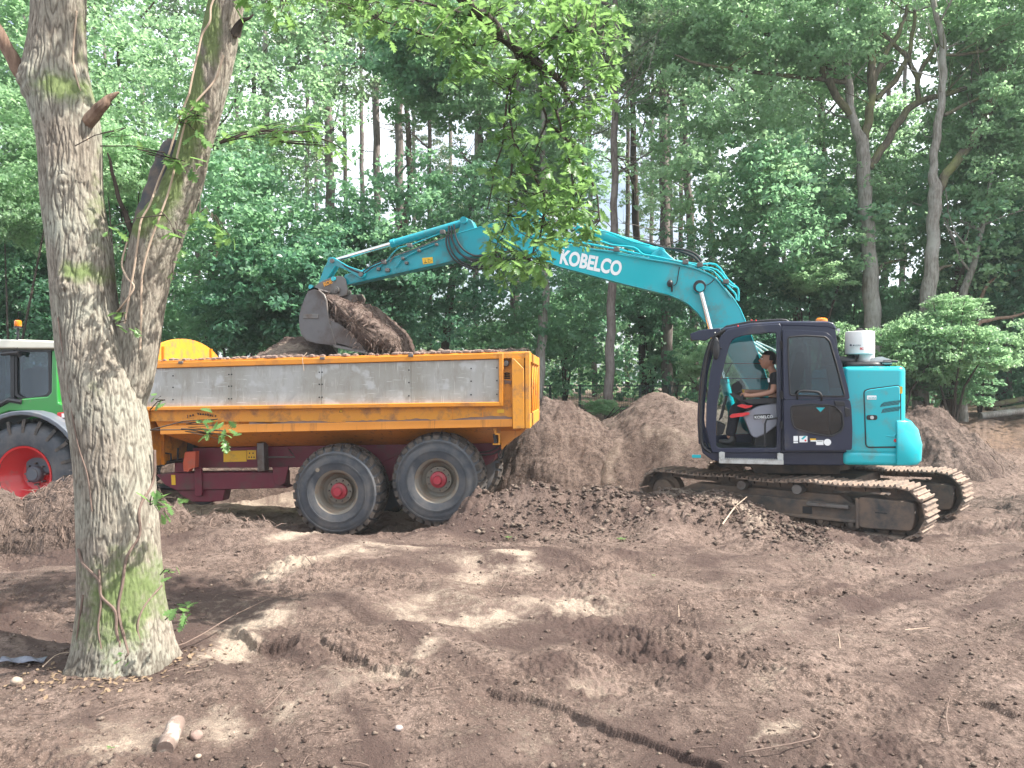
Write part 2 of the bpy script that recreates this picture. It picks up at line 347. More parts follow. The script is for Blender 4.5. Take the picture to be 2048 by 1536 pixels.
def leaf_mat(name, lo, hi, trans, tf=.35, rough=.34, spec=.55):
    m, nt, b = newmat(name)
    g = N(nt, 'ShaderNodeNewGeometry'); oi = N(nt, 'ShaderNodeObjectInfo')
    f = N(nt, 'ShaderNodeMath', operation='MULTIPLY_ADD'); nt.links.new(g.outputs['Random Per Island'], f.inputs[0]); f.inputs[1].default_value = .65
    m2 = N(nt, 'ShaderNodeMath', operation='MULTIPLY'); nt.links.new(oi.outputs['Random'], m2.inputs[0]); m2.inputs[1].default_value = .35; nt.links.new(m2.outputs[0], f.inputs[2])
    c = mixc(nt, f.outputs[0], lo, hi); nt.links.new(c, b.inputs['Base Color']); b.inputs['Roughness'].default_value = rough; b.inputs['Specular IOR Level'].default_value = spec
    t = N(nt, 'ShaderNodeBsdfTranslucent'); nt.links.new(mixc(nt, .5, c, trans, 'MIX'), t.inputs[0])
    ms = N(nt, 'ShaderNodeMixShader'); ms.inputs[0].default_value = tf; nt.links.new(b.outputs[0], ms.inputs[1]); nt.links.new(t.outputs[0], ms.inputs[2])
    nt.links.new(ms.outputs[0], nt.nodes['Material Output'].inputs[0]); return m
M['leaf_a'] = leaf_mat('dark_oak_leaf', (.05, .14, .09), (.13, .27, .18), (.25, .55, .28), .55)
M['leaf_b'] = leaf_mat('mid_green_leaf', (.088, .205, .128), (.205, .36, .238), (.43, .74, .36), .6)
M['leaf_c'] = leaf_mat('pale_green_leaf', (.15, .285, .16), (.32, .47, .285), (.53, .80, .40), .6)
M['leaf_d'] = leaf_mat('yellow_green_leaf', (.08, .175, .055), (.17, .31, .10), (.40, .66, .20), .5, .38, .5)
M['needle'] = leaf_mat('pine_needles', (.10, .18, .10), (.22, .27, .16), (.24, .36, .14), .35)
# ---------------- ground ----------------
def gp(px, py, z=-.05):           # where the ground of height z shows at a pixel
    Y = (CAMZ-z)*F/(py-768); return ((px-1024)/F*Y, Y)
BERM = [(-.85, 10.1, -.2, .5), (-.45, 9.95, .28), (.5, 9.9, .36), (1.3, 10.0, .27), (2.15, 10.5, .22), (2.5, 10.15, .22), (2.9, 9.75, .20), (3.2, 9.35, .06), (3.5, 9.1, -.05), (4.1, 8.75, -.12)]
HUMPS = [(1.75, 8.75, .17, .42, .30), (2.15, 9.35, .20, .5, .4), (-3.0, 8.2, .22, .9, .5), (-1.6, 7.9, .10, .8, .5), (.0, 7.6, .10, 1.0, .35), (-.9, 9.1, .12, .5, .4), (2.2, 7.6, .05, .8, .4), (-.8, 5.35, .05, .35, .14),
         (-1.35, 6.0, .10, .4, .25), (-2.0, 7.0, .12, .5, .3), (4.6, 6.6, .05, .7, .25), (-3.6, 5.2, .06, .5, .4), (-3.9, 6.6, .10, 1.0, .6), (6.8, 9.6, .18, .9, .3)]
STEPS = [([gp(630, 1296), gp(700, 1325), gp(775, 1352), gp(838, 1368)], .05, .16), ([gp(965, 1392), gp(1120, 1428), gp(1260, 1478), gp(1420, 1534), gp(1500, 1600)], .05, .22),
         ([gp(1415, 1197), gp(1560, 1196), gp(1640, 1190), gp(1692, 1188)], .07, .2), ([gp(455, 1262), gp(520, 1290), gp(600, 1300)], .07, .2), ([gp(1800, 1150), gp(1900, 1162), gp(2010, 1172)], .03, .15),
         ([gp(1640, 1262), gp(1700, 1255), gp(1740, 1254)], .025, .12), ([gp(1950, 1410), gp(2040, 1440)], .03, .15)]
SANDY = [([gp(430, 1330), gp(480, 1275), gp(540, 1245)], .11, 1.0), ([gp(560, 1160), gp(640, 1130), gp(740, 1112), gp(840, 1108)], .13, .9), ([gp(1010, 1095, .1), gp(1040, 1120), gp(1060, 1150)], .09, .9),
         ([gp(830, 1235), gp(920, 1180), gp(970, 1140)], .16, .65), ([gp(930, 1240), gp(1060, 1225), gp(1190, 1210)], .2, .75), ([gp(440, 1470), gp(560, 1420), gp(700, 1370), gp(800, 1350)], .16, .5), ([gp(780, 1360), gp(860, 1300)], .06, .6),
         ([(2.1, 10.3), (2.4, 9.9), (2.75, 9.3), (2.95, 8.8)], .13, .8), ([(-.3, 11.1), (.6, 11.0), (1.5, 11.1)], .2, .8), ([(-6, 13.6), (-3, 13.2), (0, 12.8), (1, 12.4)], .85, 1.1),
         ([gp(560, 1105), gp(620, 1090)], .1, .9), ([gp(1150, 1385), gp(1210, 1380)], .08, .5), ([gp(1480, 1410), gp(1600, 1340)], .1, .35), ([gp(1540, 1520), gp(1570, 1460)], .07, .5), ([gp(1720, 1100), gp(1900, 1130), gp(2100, 1180)], .3, .25),
         ([gp(1500, 1275), gp(1750, 1285)], .15, .3), ([gp(250, 1500), gp(420, 1430)], .2, .35), ([gp(1000, 1480), gp(1200, 1440)], .2, .3)]
def ground_h(x, y, detail=True):
    x = np.asarray(x, float); y = np.asarray(y, float)
    s = sst(.9, 3.2, x)
    Lp = np.interp(y, [-50, 0, 5, 8.2, 9.4, 10.5, 14.6, 16.4, 19, 30, 60, 400], [-.02, -.01, -.03, -.06, -.22, -.50, -.54, .2, .85, 1.0, 1.3, 2])
    Rp = np.interp(y, [-50, 0, 5, 8.2, 9.4, 11.3, 13.4, 15.5, 19, 30, 60, 400], [-.02, -.01, -.03, -.09, -.14, -.13, .35, .80, .95, 1.05, 1.3, 2])
    h = Lp*(1-s)+Rp*s
    cut = sst(-4.2, -5.6, x)*sst(12, 10, y); h = h*(1-cut*sst(8.8, 9.8, y))+cut*sst(8.8, 9.8, y)*(-.45)
    if not detail: nb = 0
    else: nb = pn(x*1.1, y*1.1)
    d, sd, cz, tt = seg_d(x, y, BERM); front = sd < 0
    wid = np.where(front, .55+.5*sst(.5, 2.2, x), .36); core = np.exp(-(d/wid)**2*(1+.25*nb)); h = h+np.maximum(cz-h, 0)*core
    for cx, cy, hh, rx, ry in HUMPS: h = h+hh*np.exp(-((x-cx)/rx)**2-((y-cy)/ry)**2)
    for pts, dep, fall in STEPS:
        jx = .035*pn(x*5, y*5)*(1 if detail else 0); d, sd, _, tt = seg_d(x+jx, y+.8*jx, pts); n = len(pts)-1; dep = dep*.62
        ends = sst(0, .15, tt)*sst(n, n-.12, tt); m = 0
        h = h-dep*ends*np.exp(-(d/fall)**1.5)*sst(.02, -.02, sd)+dep*.5*ends*np.exp(-(d/.06)**2)*(sd > 0)
    if not detail: return h
    near = sst(60, 14, y); rough = .28+1.0*sst(-.05, .40, pn(x*.6+3, y*.8+7))+1.2*sst(.1, .8, core)+.8*sst(.2, .5, pn(x*.9+30, y*.9))
    rough = np.where(y > 13, 1.0, rough)
    h = h+.06*pn(x*.7, y*.7)*near+.06*pn(x*2.0, y*2.4)*near*(.6+.5*rough)
    # driven arcs: ridges that follow sweeping curves
    r = np.hypot(x+6.5, y-1.2); th = np.arctan2(y-1.2, x+6.5); band = sst(.0, .4, pn(x*.5+11, y*.5+4)+.15)
    h = h+.030*band*(pn(r*4.5, th*2.2)+.5*np.abs(pn(r*13, th*4)))*sst(12, 9, y)
    r2 = np.hypot(x-9, y+2); band2 = sst(.5, 3., x); h = h+.028*band2*pn(r2*5.0, np.arctan2(y+2, x-9)*3)*sst(13, 10, y)+.012*band2*pn(r2*13, np.arctan2(y+2, x-9)*6)*sst(13, 10, y)
    cl = pn(x*6, y*6); h = h+.042*rough*np.maximum(np.abs(cl)-.10, 0)*near
    c2 = pn(x*15+5, y*15); h = h+.024*rough*(.6-np.abs(c2))*near
    c3 = pn(x*34, y*34+9); h = h+.012*rough*c3*near
    c4_ = pn(x*70, y*70); h = h+.004*rough*c4_*near
    return h
ys = (np.linspace(2.3**-.5, 14.2**-.5, 640))**-2.
ys = np.concatenate([np.linspace(-45, 2.25, 26), ys, np.geomspace(14.4, 420, 70)])
ts = np.concatenate([-np.geomspace(2.2, .80, 14), np.linspace(-.78, .78, 900), np.geomspace(.80, 2.2, 14)])
Wd = np.where(ys > 2.2, ys, 2.2+(2.2-ys)); X = ts[None, :]*Wd[:, None]; Y = np.repeat(ys[:, None], len(ts), 1)
H = ground_h(X, Y)
sand = np.zeros_like(X)
for pts, wd, am in SANDY:
    d = seg_d(X, Y, pts)[0]; sand = np.maximum(sand, am*np.exp(-(d/(wd*1.7))**2))
stk = pn(np.hypot(X+6.5, Y-1.2)*5, np.arctan2(Y-1.2, X+6.5)*3); sand = .58*sand*(.42+.75*sst(-.3, .35, pn(X*3, Y*3+20)+.5*stk)+.35*sst(-.1, .3, pn(X*13, Y*13)))+.18*sst(.1, .6, pn(X*.8+9, Y*1.1))*sst(13, 10, Y)
wet_shade = .9*sst(-.05, .5, pn(X*.7+50, Y*1.0)+.35*pn(X*3, Y*3))*(.45+.55*sst(3.5, -1, X))*sst(13, 11, Y)+.35*sst(.1, .4, pn(X*2.4, Y*3.4+8))
_r = np.hypot(X+6.5, Y-1.2); _t = np.arctan2(Y-1.2, X+6.5); _r2 = np.hypot(X-9, Y+2); _t2 = np.arctan2(Y+2, X-9)
wet_shade = np.clip(wet_shade+.75*sst(.05, .45, pn(_r*2.6, _t*1.6+3)+.3*pn(_r*8, _t*5))*sst(2.5, -.5, X)+.75*sst(.05, .45, pn(_r2*3.0, _t2*2.2+7)+.3*pn(_r2*9, _t2*7))*sst(.5, 3, X), 0, 1)*sst(12.5, 10.5, Y)*(1-.8*np.clip(sand, 0, 1))
wet_shade = np.maximum(wet_shade, .75*np.exp(-(seg_d(X, Y-.35*0, BERM)[0]/.75)**2)*(.4+.6*sst(-.2, .3, pn(X*3, Y*3)))*(1-np.clip(sand, 0, 1)))
wet_shade = np.maximum(wet_shade, .8*np.exp(-((X+2.7)/.7)**2-((Y-4.75)/.22)**2))  # cast shadow of the oak trunk painted into the soil left of its foot
litter = sst(13.4, 14.6, Y)*sst(3, 5, X)+sst(17, 19, Y)*(X <= 5); litter = np.clip(litter, 0, 1)*(.25+.5*sst(-.3, .2, pn(X*1.5, Y*1.5)))
g = npmesh('ground', np.stack([X, Y, H], -1).reshape(-1, 3), gridfaces(*X.shape), M['soil'], attrs={'sand': sand, 'wet_shade': wet_shade, 'litter': litter})
tag(g, 'bare brown churned soil of the cleared dig area with sandy streaks and ruts', kind='structure')
def gz(x, y): return float(ground_h(np.array([x]), np.array([y]))[0])

# ---------------- spoil heaps ----------------
FIB = MB()
def heap(name, cx, cy, rx, ry, top, label, cat='soil heap', n=170, pw=1.15, ridge=None, m='soil_dark', rough=1.0, skew=(0, 0), group=None, sandf=.0, seed=0, rot=0., fib=900):
    u = np.linspace(-1.15, 1.15, n); U, V = np.meshgrid(u, u)
    X = cx+rx*(U*math.cos(rot)-V*math.sin(rot)); Y = cy+ry*V*math.cos(rot)+rx*0+ry*U*math.sin(rot)
    wob = .16*pn(U*1.6+seed, V*1.6+seed*2)+.07*pn(U*4+seed, V*4)
    R = np.sqrt((U-skew[0]*(1-np.hypot(U, V)))**2+(V-skew[1]*(1-np.hypot(U, V)))**2)+wob
    prof = np.clip(1-R, -.2, 1); prof = np.where(prof > 0, prof**pw, prof)
    prof = prof/(prof+.12*np.exp(-prof*3))*1.0*np.clip(prof*1.0, 0, 1)**.15 if False else prof
    base = ground_h(X, Y, False); Hh = base-.12+(top-base+.12)*np.clip(prof*1.12, -.3, 1.05)
    amp = rough*sst(-.1, .2, prof)
    g1 = pn(X*1.6+seed, Y*1.6); g2 = pn(X*4+seed, Y*4); g3 = pn(X*10, Y*10+seed); g4 = pn(X*24, Y*24)
    gul = pn(np.arctan2(V, U)*4+seed, R*2.0)
    Hh = Hh+amp*(.10*g1+.07*np.abs(g2)+.035*np.abs(g3)+.016*g4+.02*gul+.05*np.abs(pn(X*2.5, Y*2.5+Hh*3)))
    sandv = sandf*.9*sst(-.5, .8, g1+.5*g2+.4*g3); wet_shade = np.clip(.5*sst(.0, .5, -g1+.2*g3), 0, 1)*(1-sandf)
    o = npmesh(name, np.stack([X-cx, Y-cy, Hh], -1).reshape(-1, 3), gridfaces(n, n), M[m], attrs={'sand': sandv, 'wet_shade': wet_shade, 'litter': sandv*0})
    o.location = (cx, cy, 0); tag(o, label, cat, group)
    # root fibres lying on the slope
    fi = []
    for _ in range(fib):
        i, j = random.randrange(6, n-6), random.randrange(6, n-6)
        if prof[i, j] < .06: continue
        p = Vector((X[i, j], Y[i, j], Hh[i, j]+.01)); a = random.uniform(0, 6.28); L = random.uniform(.05, .22)
        di, dj = int(round(math.sin(a)*3)), int(round(math.cos(a)*3)); q = Vector((X[i+di, j+dj], Y[i+di, j+dj], Hh[i+di, j+dj]+.02)); d = (q-p)
        if d.length < 1e-4: continue
        d = d.normalized()*L; s = Vector((random.uniform(-1, 1), random.uniform(-1, 1), random.uniform(-.3, 1))).normalized()*random.uniform(.0025, .006)
        mid = p+d*.5+Vector((random.uniform(-.02, .02), random.uniform(-.02, .02), random.uniform(.0, .04)))
        FIB.add([p-s, p+s, mid+s, mid-s, p+d], [(0, 1, 2, 3), (3, 2, 4)])
    return o
heap('soil_heap', 2.9, 14.6, 3.1, 2.6, 1.44, 'tall pale brown spoil heap with a pointed top behind the excavator boom', seed=3, sandf=.32, pw=1.15, skew=(-.05, .1), fib=1600)
heap('soil_heap', .95, 14.4, 1.7, 1.5, 1.28, 'lower dark rounded spoil heap behind the tailgate of the orange trailer', seed=8, pw=.62, rough=1.2, fib=1100)
heap('soil_heap', 7.35, 13.8, 1.4, 1.6, 1.22, 'rooty spoil heap behind the excavator counterweight at the edge of the wood', seed=12, pw=.85, sandf=.12, rough=1.25, fib=1100)
heap('soil_heap', 5.6, 14.8, 2.4, 1.5, 1.25, 'low spoil heap hidden mostly behind the excavator cab', seed=15, pw=.9, fib=200)
heap('soil_heap', -6.6, 15.6, 2.8, 1.5, 1.15, 'grey brown spoil bank behind the front of the orange trailer', seed=21, pw=.7, fib=500)
heap('soil_heap', -2.6, 15.8, 3.4, .9, .35, 'long low soil bank seen under the orange trailer', seed=25, pw=.7, fib=300)
heap('soil_heap', -4.8, 8.75, 1.2, 1.0, .72, 'dark rooty soil mound beside the oak trunk in front of the tractor wheel', seed=31, pw=.62, rough=1.5, n=240, fib=1500, skew=(.2, 0))
heap('soil_heap', -3.5, 8.9, 1.0, .8, .12, 'dark soil slope between the oak trunk and the trailer drawbar', seed=37, pw=.8, rough=1.3, n=200, fib=700)
heap('soil_heap', -6.0, 8.3, 1.1, .8, .50, 'low soil clump with hanging roots below the tractor wheel', seed=41, pw=.6, rough=1.5, n=150, fib=500)
heap('soil_heap', 8.4, 11.2, 1.9, .8, .12, 'low churned soil ridge beyond the far crawler track', seed=44, pw=.8, rough=1.2, n=150, fib=300)
# hanging roots of the undercut bank
RT = MB()
for _ in range(70):
    x = random.uniform(-5.6, -3.5); y = 7.75+random.uniform(-.15, .2); z = .35+random.uniform(-.2, .35); p = [Vector((x, y, z))]
    for k in range(5): p.append(p[-1]+Vector((random.uniform(-.05, .05), random.uniform(-.06, .01), -random.uniform(.04, .12))))
    RT.tube(p, [random.uniform(.003, .009)*(1-k/7) for k in range(6)], 5)
tag(RT.build('hanging_roots', mat('dark_root', (.10, .07, .055), .9, var=.5, vs=20)), 'thin brown roots hanging from the dark soil mound left of the oak trunk', 'roots', kind='stuff')
# clods scattered over the dig
def clods(n, f, smin, smax, name, mat_, label):
    base = np.array([(0,0,1),(.9,0,.35),(.28,.85,.4),(-.72,.53,.35),(-.7,-.5,.4),(.3,-.85,.35),(.5,.4,-.5),(-.5,.3,-.5),(0,-.6,-.5)]); fc = np.array([(0,1,2),(0,2,3),(0,3,4),(0,4,5),(0,5,1),(1,6,2),(2,6,7),(2,7,3),(3,7,4),(4,7,8),(4,8,5),(5,8,1),(1,8,6),(6,8,7)])
    P = np.array([f() for _ in range(n)]); z = ground_h(P[:, 0], P[:, 1]); s = smin*(smax/smin)**(rng.random(n)**3.0)
    V = base[None]*(1+.35*rng.normal(size=(n, 9, 1)))*s[:, None, None]*np.array([1.1, 1.0, .75]); a = rng.random(n)*6.28
    x = V[..., 0]*np.cos(a)[:, None]-V[..., 1]*np.sin(a)[:, None]; y = V[..., 0]*np.sin(a)[:, None]+V[..., 1]*np.cos(a)[:, None]
    W = np.stack([x+P[:, 0:1], y+P[:, 1:2], V[..., 2]+z[:, None]+s[:, None]*.15], -1)
    Fc = (fc[None]+np.arange(n)[:, None, None]*9).reshape(-1, 3)
    o = npmesh(name, W.reshape(-1, 3), Fc, mat_, attrs={'sand': np.repeat(rng.random(n)*.35, 9), 'wet_shade': np.repeat((rng.random(n) > .75)*.5, 9)}); tag(o, label, 'soil clods', kind='stuff'); return o
def fclod():
    while True:
        y = 3+10*random.random()**1.3; x = random.uniform(-.75, .75)*y
        if pn(np.array(x*.8), np.array(y*.8+33))+random.random()*.8 > .15: return (x, y)
clods(11000, fclod, .004, .020, 'soil_clods', M['soil'], 'crumbly brown soil clods scattered over the dig')
def fbc():
    i = random.randrange(1, 8); t = random.random(); a, b = BERM[i], BERM[i+1]; return (a[0]+(b[0]-a[0])*t+random.gauss(0, .15), a[1]+(b[1]-a[1])*t-abs(random.gauss(0, .7)))
clods(5000, fbc, .006, .042, 'berm_clods', M['soil_dark'], 'lumpy fibrous clods on the berm in front of the crawler track')
tag(FIB.build('root_fibres', M['fibre'], smooth=0), 'fine brown root fibres covering the spoil heaps', 'root fibres', kind='stuff')
# twigs and litter on the soil
TW = MB()
for _ in range(1100):
    x, y = fclod(); z = gz(x, y) if random.random() < .25 else None
    if z is None: continue
    a = random.uniform(0, 6.28); L = random.uniform(.03, .22); p = [Vector((x, y, z+.008))]; b = random.uniform(-.4, .4)
    for k in range(3):
        a += b*random.random(); q = p[-1]+Vector((math.cos(a), math.sin(a), 0))*L/3; q.z = z+.01+random.uniform(0, .012); p.append(q)
    TW.tube(p, [random.uniform(.0012, .0028)]*4, 4)
tag(TW.build('twig_litter', M['fibre']), 'short thin twigs and roots littering the churned soil', 'twig litter', kind='stuff')
def stick(pix, z, r, label, m='fibre_pale', Y=None, name='fallen_twig', subs=()):
    b = MB(); P = []
    for px, py, dz in pix:
        x, y = gp(px, py, z) if Y is None else ((px-1024)/F*Y, Y)
        P.append(Vector((x, y, gz(x, y)+.012+dz)))
    c = P[0].copy(); sp = [Vector(q)-c for q in spline(P, 4)]; b.tube(sp, [r*(1-.7*i/len(sp)) for i in range(len(sp))], 6)
    for i, dx, dy, dz in subs: b.tube([P[i]-c, P[i]-c+Vector((dx, dy, dz))*.5, P[i]-c+Vector((dx, dy, dz))], [r*.6, r*.45, r*.2], 5)
    o = b.build(name, M[m]); o.location = c; tag(o, label, 'twig', 'twigs lying on the soil'); return o
stick([(165, 1300, .03), (330, 1322, .03), (470, 1262, .08), (560, 1214, .03)], -.05, .006, 'long reddish twig lying across the foot of the oak trunk', subs=[(1, -.3, .1, .12), (2, .1, -.1, .1)], m='fibre')
stick([(195, 1290, .05), (300, 1310, .04), (360, 1312, .02)], -.05, .005, 'pale straight twig at the dark foot of the oak trunk')
stick([(85, 1352, .01), (120, 1335, .03), (180, 1325, .02)], -.05, .004, 'short pale twig left of the oak trunk foot')
stick([(530, 1430, .01), (600, 1385, .015), (680, 1368, .01)], -.05, .003, 'thin dark twig curving beside the small soil pit', m='fibre')
stick([(1898, 1475, .01), (1893, 1440, .03), (1900, 1395, .01)], -.03, .004, 'dark crooked root at the lower right of the dig', m='darkbark' if 0 else 'fibre')
stick([(1490, 1525, .01), (1600, 1522, .02), (1640, 1500, .02), (1585, 1440, .01)], -.03, .004, 'brown root bent in a hook near the lower right ruts', m='fibre')
stick([(1358, 1238, 0), (1357, 1233, .06)], -.05, .004, 'pale stub of a twig sticking up from the soil in the middle')
stick([(1680, 1311, 0), (1679, 1305, .03), (1676, 1300, .05)], -.05, .003, 'thin reddish twig standing up in the right foreground')
stick([(1236, 1170, 0), (1240, 1150, .08)], -.05, .006, 'short dark stub sticking up below the berm', m='fibre', subs=[(0, -.1, 0, .12), (0, .08, .05, .1)])
stick([(1185, 1140, 0), (1215, 1160, .05), (1230, 1165, 0)], -.02, .003, 'thin grey twig lying below the berm', m='fibre')
stick([(1000, 1190, 0), (1022, 1165, .06), (1030, 1130, .0)], -.04, .003, 'thin dark twig on the sandy patch below the trailer wheel', m='fibre')
stick([(610, 1145, .02), (640, 1175, .10), (620, 1115, .14)], -.05, .004, 'dark forked twig in the middle left of the dig', m='fibre', subs=[(1, .15, .1, .1), (0, .2, 0, .02)])
stick([(1810, 1277, .02), (1860, 1273, .01)], -.05, .004, 'pale twig lying flat near the right edge ruts')
stick([(1935, 1065, 0), (1940, 1085, .06)], -.1, .003, 'tiny pale twig standing right of the crawler track')
stick([(1445, 1028, .05), (1470, 1020, .07), (1494, 1012, .09)], .2, .010, 'pale forked twig lying on the berm against the track frame', subs=[(1, .05, 0, -.06), (1, .12, 0, .1)])
# stones, birch log piece, scrap
def rock(loc, r, sc, m, name, label, cat, seed=1):
    b = MB(); b.ball((0, 0, 0), 1, 16)
    for i, v in enumerate(b.v):
        k = 1+.22*float(pn(np.array(v[0]*1.3+seed), np.array(v[1]*1.3), v[2]*1.3)); b.v[i] = (v[0]*r*sc[0]*k, v[1]*r*sc[1]*k, v[2]*r*sc[2]*k)
    o = b.build(name, m, smooth=60); o.location = loc; return tag(o, label, cat)
M['stone'] = mat('pale_stone', (.30, .24, .19), .8, var=.25, bmp=.3); M['clod'] = mat('clod_brown', (.24, .17, .145), .95, var=.3, bmp=.6)
M['stone2'] = mat('grey_stone', (.28, .235, .22), .8, var=.25, bmp=.3)
x, y = gp(33, 1366, -.03); rock((x, y, gz(x, y)+.02), .032, (1, .9, .85), M['stone'], 'stone', 'round tan stone lying left of the oak trunk', 'stone')
x, y = gp(797, 1465, -.03); rock((x, y, gz(x, y)+.01), .018, (1.2, 1, .8), M['stone2'], 'stone', 'small pinkish grey stone near the bottom centre', 'stone', 4)
x, y = gp(392, 1480, -.03); rock((x, y, gz(x, y)+.01), .03, (1.1, 1, .9), M['clod'], 'stone', 'dark brown stone beside the birch log piece', 'stone', 6)
x, y = gp(396, 1521, -.03); rock((x, y, gz(x, y)+.01), .014, (1.1, 1, .8), M['stone'], 'stone', 'tiny orange tan pebble near the bottom edge', 'stone', 8)
M['birch'] = mat('birch_bark', (.16, .115, .095), .85, var=.35, dirt=.25, dcol=(.42, .38, .33), ds=14, bmp=.3)
x0, y0 = gp(330, 1515, -.02); x1, y1 = gp(355, 1472, -.02); lp = MB(); c = Vector((x0, y0, gz(x0, y0)+.03)); q = Vector((x1, y1, gz(x1, y1)+.07))
c.z -= .02; lp.tube([c-c, (q-c)*.25, (q-c)*.5+Vector((.004, 0, .004)), (q-c)*.8, q-c], [.038, .044, .040, .043, .036], 14); o = lp.build('birch_log_piece', M['birch']); o.location = c
tag(o, 'short dirty piece of birch log with white bark at the bottom of the dig', 'log')
x, y = gp(45, 1332, -.03); pl = MB(); gx = np.linspace(-.13, .13, 9)
vs = [(a, b, .012+.02*math.sin(a*40+b*50)*math.cos(b*30)) for a in gx for b in np.linspace(-.04, .04, 5)]; pl.add(vs, [(i*5+j, i*5+j+1, (i+1)*5+j+1, (i+1)*5+j) for i in range(8) for j in range(4)])
M['scrap'] = mat('grey_plastic_film', (.13, .14, .18), .4, var=.3); o = pl.build('plastic_scrap', M['scrap']); o.location = (x, y, gz(x, y)+.01); sdm = o.modifiers.new('s', 'SOLIDIFY'); sdm.thickness = .003
tag(o, 'crumpled grey plastic scrap lying left of the oak trunk foot', 'plastic scrap')

LT = MB()
for _ in range(170):
    a = random.uniform(-2.9, .6); r_ = .34+abs(random.gauss(0, .13)); x, y = -2.43+r_*math.cos(a), 4.8+r_*math.sin(a); z = gz(x, y)+.008; t = random.uniform(0, 6.28); s = random.uniform(.008, .022)
    d = Vector((math.cos(t), math.sin(t), random.uniform(-.2, .6)))*s; e_ = Vector((-d.y, d.x, random.uniform(0, .01)))*.6; p = Vector((x, y, z)); LT.add([p-d, p+e_, p+d, p-e_], [(0, 1, 2), (0, 2, 3)])
tag(LT.build('leaf_litter', mat('dry_leaf_scrap', (.19, .13, .08), .8, var=.5, vs=30), smooth=0), 'dry leaf scraps gathered round the foot of the oak trunk', 'leaf litter', kind='stuff')
# ---------------- forest ----------------
def leafcloud(name, centers, per, size, rad, mat_, flat=.45, up=.7, seed=0):
    r = np.random.default_rng(seed); C0 = np.repeat(np.asarray(centers), per, 0); n = len(C0)
    d = r.normal(size=(n, 3)); d *= (r.random((n, 1))**(1/2.2))/np.linalg.norm(d, axis=1)[:, None]; d[:, 2] *= flat
    rr = rad*np.repeat(.6+.8*r.random(len(centers)), per)[:, None]; P = C0+d*rr
    nz = r.normal(size=(n, 3))*.6; nz[:, 2] += up; nz += .45*d; nz /= np.linalg.norm(nz, axis=1)[:, None]
    a = r.normal(size=(n, 3)); a -= nz*(a*nz).sum(1)[:, None]; a /= np.linalg.norm(a, axis=1)[:, None]; b = np.cross(nz, a)
    s = size*(.6+.7*r.random((n, 1))); V = np.empty((n, 4, 3)); wd = .33+.12*r.random((n, 1))
    V[:, 0] = P-a*s*.5; V[:, 1] = P+b*s*wd+nz*s*.10; V[:, 2] = P+a*s*.5-nz*s*.08; V[:, 3] = P-b*s*wd+nz*s*.10
    Fq = np.arange(n*4).reshape(n, 4); tri = np.concatenate([Fq[:, [0, 1, 2]], Fq[:, [0, 2, 3]]])
    return npmesh(name, V.reshape(-1, 3), tri, mat_, smooth=False, link=False)
def blob_centers(n, rx, ry, rz, seed, hollow=.35, lump=.3, gap=.02):
    r = np.random.default_rng(seed); out = []
    while len(out) < n:
        p = r.uniform(-1, 1, 3); R = np.linalg.norm(p)
        k = 1+lump*float(pn(np.array(p[0]*2.2+seed), np.array(p[1]*2.2), p[2]*2.2+seed))*1.6
        if R > k or (R < hollow and r.random() < .8): continue
        if float(pn(np.array(p[0]*3.3+seed*3), np.array(p[1]*3.3), p[2]*4.2)) < gap: continue      # gaps the sky shows through
        out.append((p[0]*rx, p[1]*ry, p[2]*rz))
    return np.array(out)
CROWN = {}
for i, (mm, kind) in enumerate([('leaf_a', 'tall'), ('leaf_b', 'tall'), ('leaf_c', 'tall'), ('leaf_a', 'round'), ('leaf_b', 'round'), ('leaf_c', 'round'), ('leaf_a', 'bush'), ('leaf_b', 'bush'), ('leaf_c', 'bush'), ('leaf_c', 'near'), ('leaf_b', 'near'), ('leaf_c', 'airy'), ('leaf_b', 'airy'), ('leaf_a', 'airy')]):
    if kind == 'tall': cs = blob_centers(200, 2.6, 2.2, 5.2, i+1, gap=.05); me = leafcloud('crown', cs, 28, .17, .50, M[mm], seed=i)
    elif kind == 'round': cs = blob_centers(190, 2.5, 2.2, 2.1, i+1); me = leafcloud('crown', cs, 34, .15, .44, M[mm], seed=i)
    elif kind == 'bush': cs = blob_centers(170, 1.6, 1.2, 1.1, i+1, hollow=.1); me = leafcloud('crown', cs, 46, .12, .33, M[mm], seed=i)
    elif kind == 'airy': cs = blob_centers(105, 2.7, 2.3, 2.1, i+1, gap=.04, lump=.6); me = leafcloud('crown', cs, 26, .13, .42, M[mm], seed=i)
    else: cs = blob_centers(180, 1.6, 1.0, .75, i+1, hollow=.1, lump=.5); me = leafcloud('crown', cs, 70, .085, .28, M[mm], flat=.35, seed=i)
    CROWN[(mm, kind)] = me
cs = blob_centers(220, 1.9, 1.9, 3.2, 77, hollow=0, lump=.5); CROWN['pine'] = leafcloud('crown', cs, 36, .12, .40, M['needle'], flat=.3, up=.2, seed=77)
def put_crown(parent, key, loc, sc, rz=None):
    o = bpy.data.objects.new('crown', CROWN[key]); COL.objects.link(o); o.parent = parent
    o.location = loc; o.scale = sc if isinstance(sc, tuple) else (sc,)*3; o.rotation_euler = (random.uniform(-.1, .1), random.uniform(-.1, .1), random.uniform(0, 6.28) if rz is None else rz); return o
def trunk_tube(b, pts, radii, n=10, sub=5, wob=.02):
    S = spline([tuple(p)+(r,) for p, r in zip(pts, radii)], sub)
    b.tube([Vector((q[0]+wob*math.sin(i*1.3+q[2]), q[1], q[2])) for i, q in enumerate(S)], [max(.004, q[3]) for q in S], n)
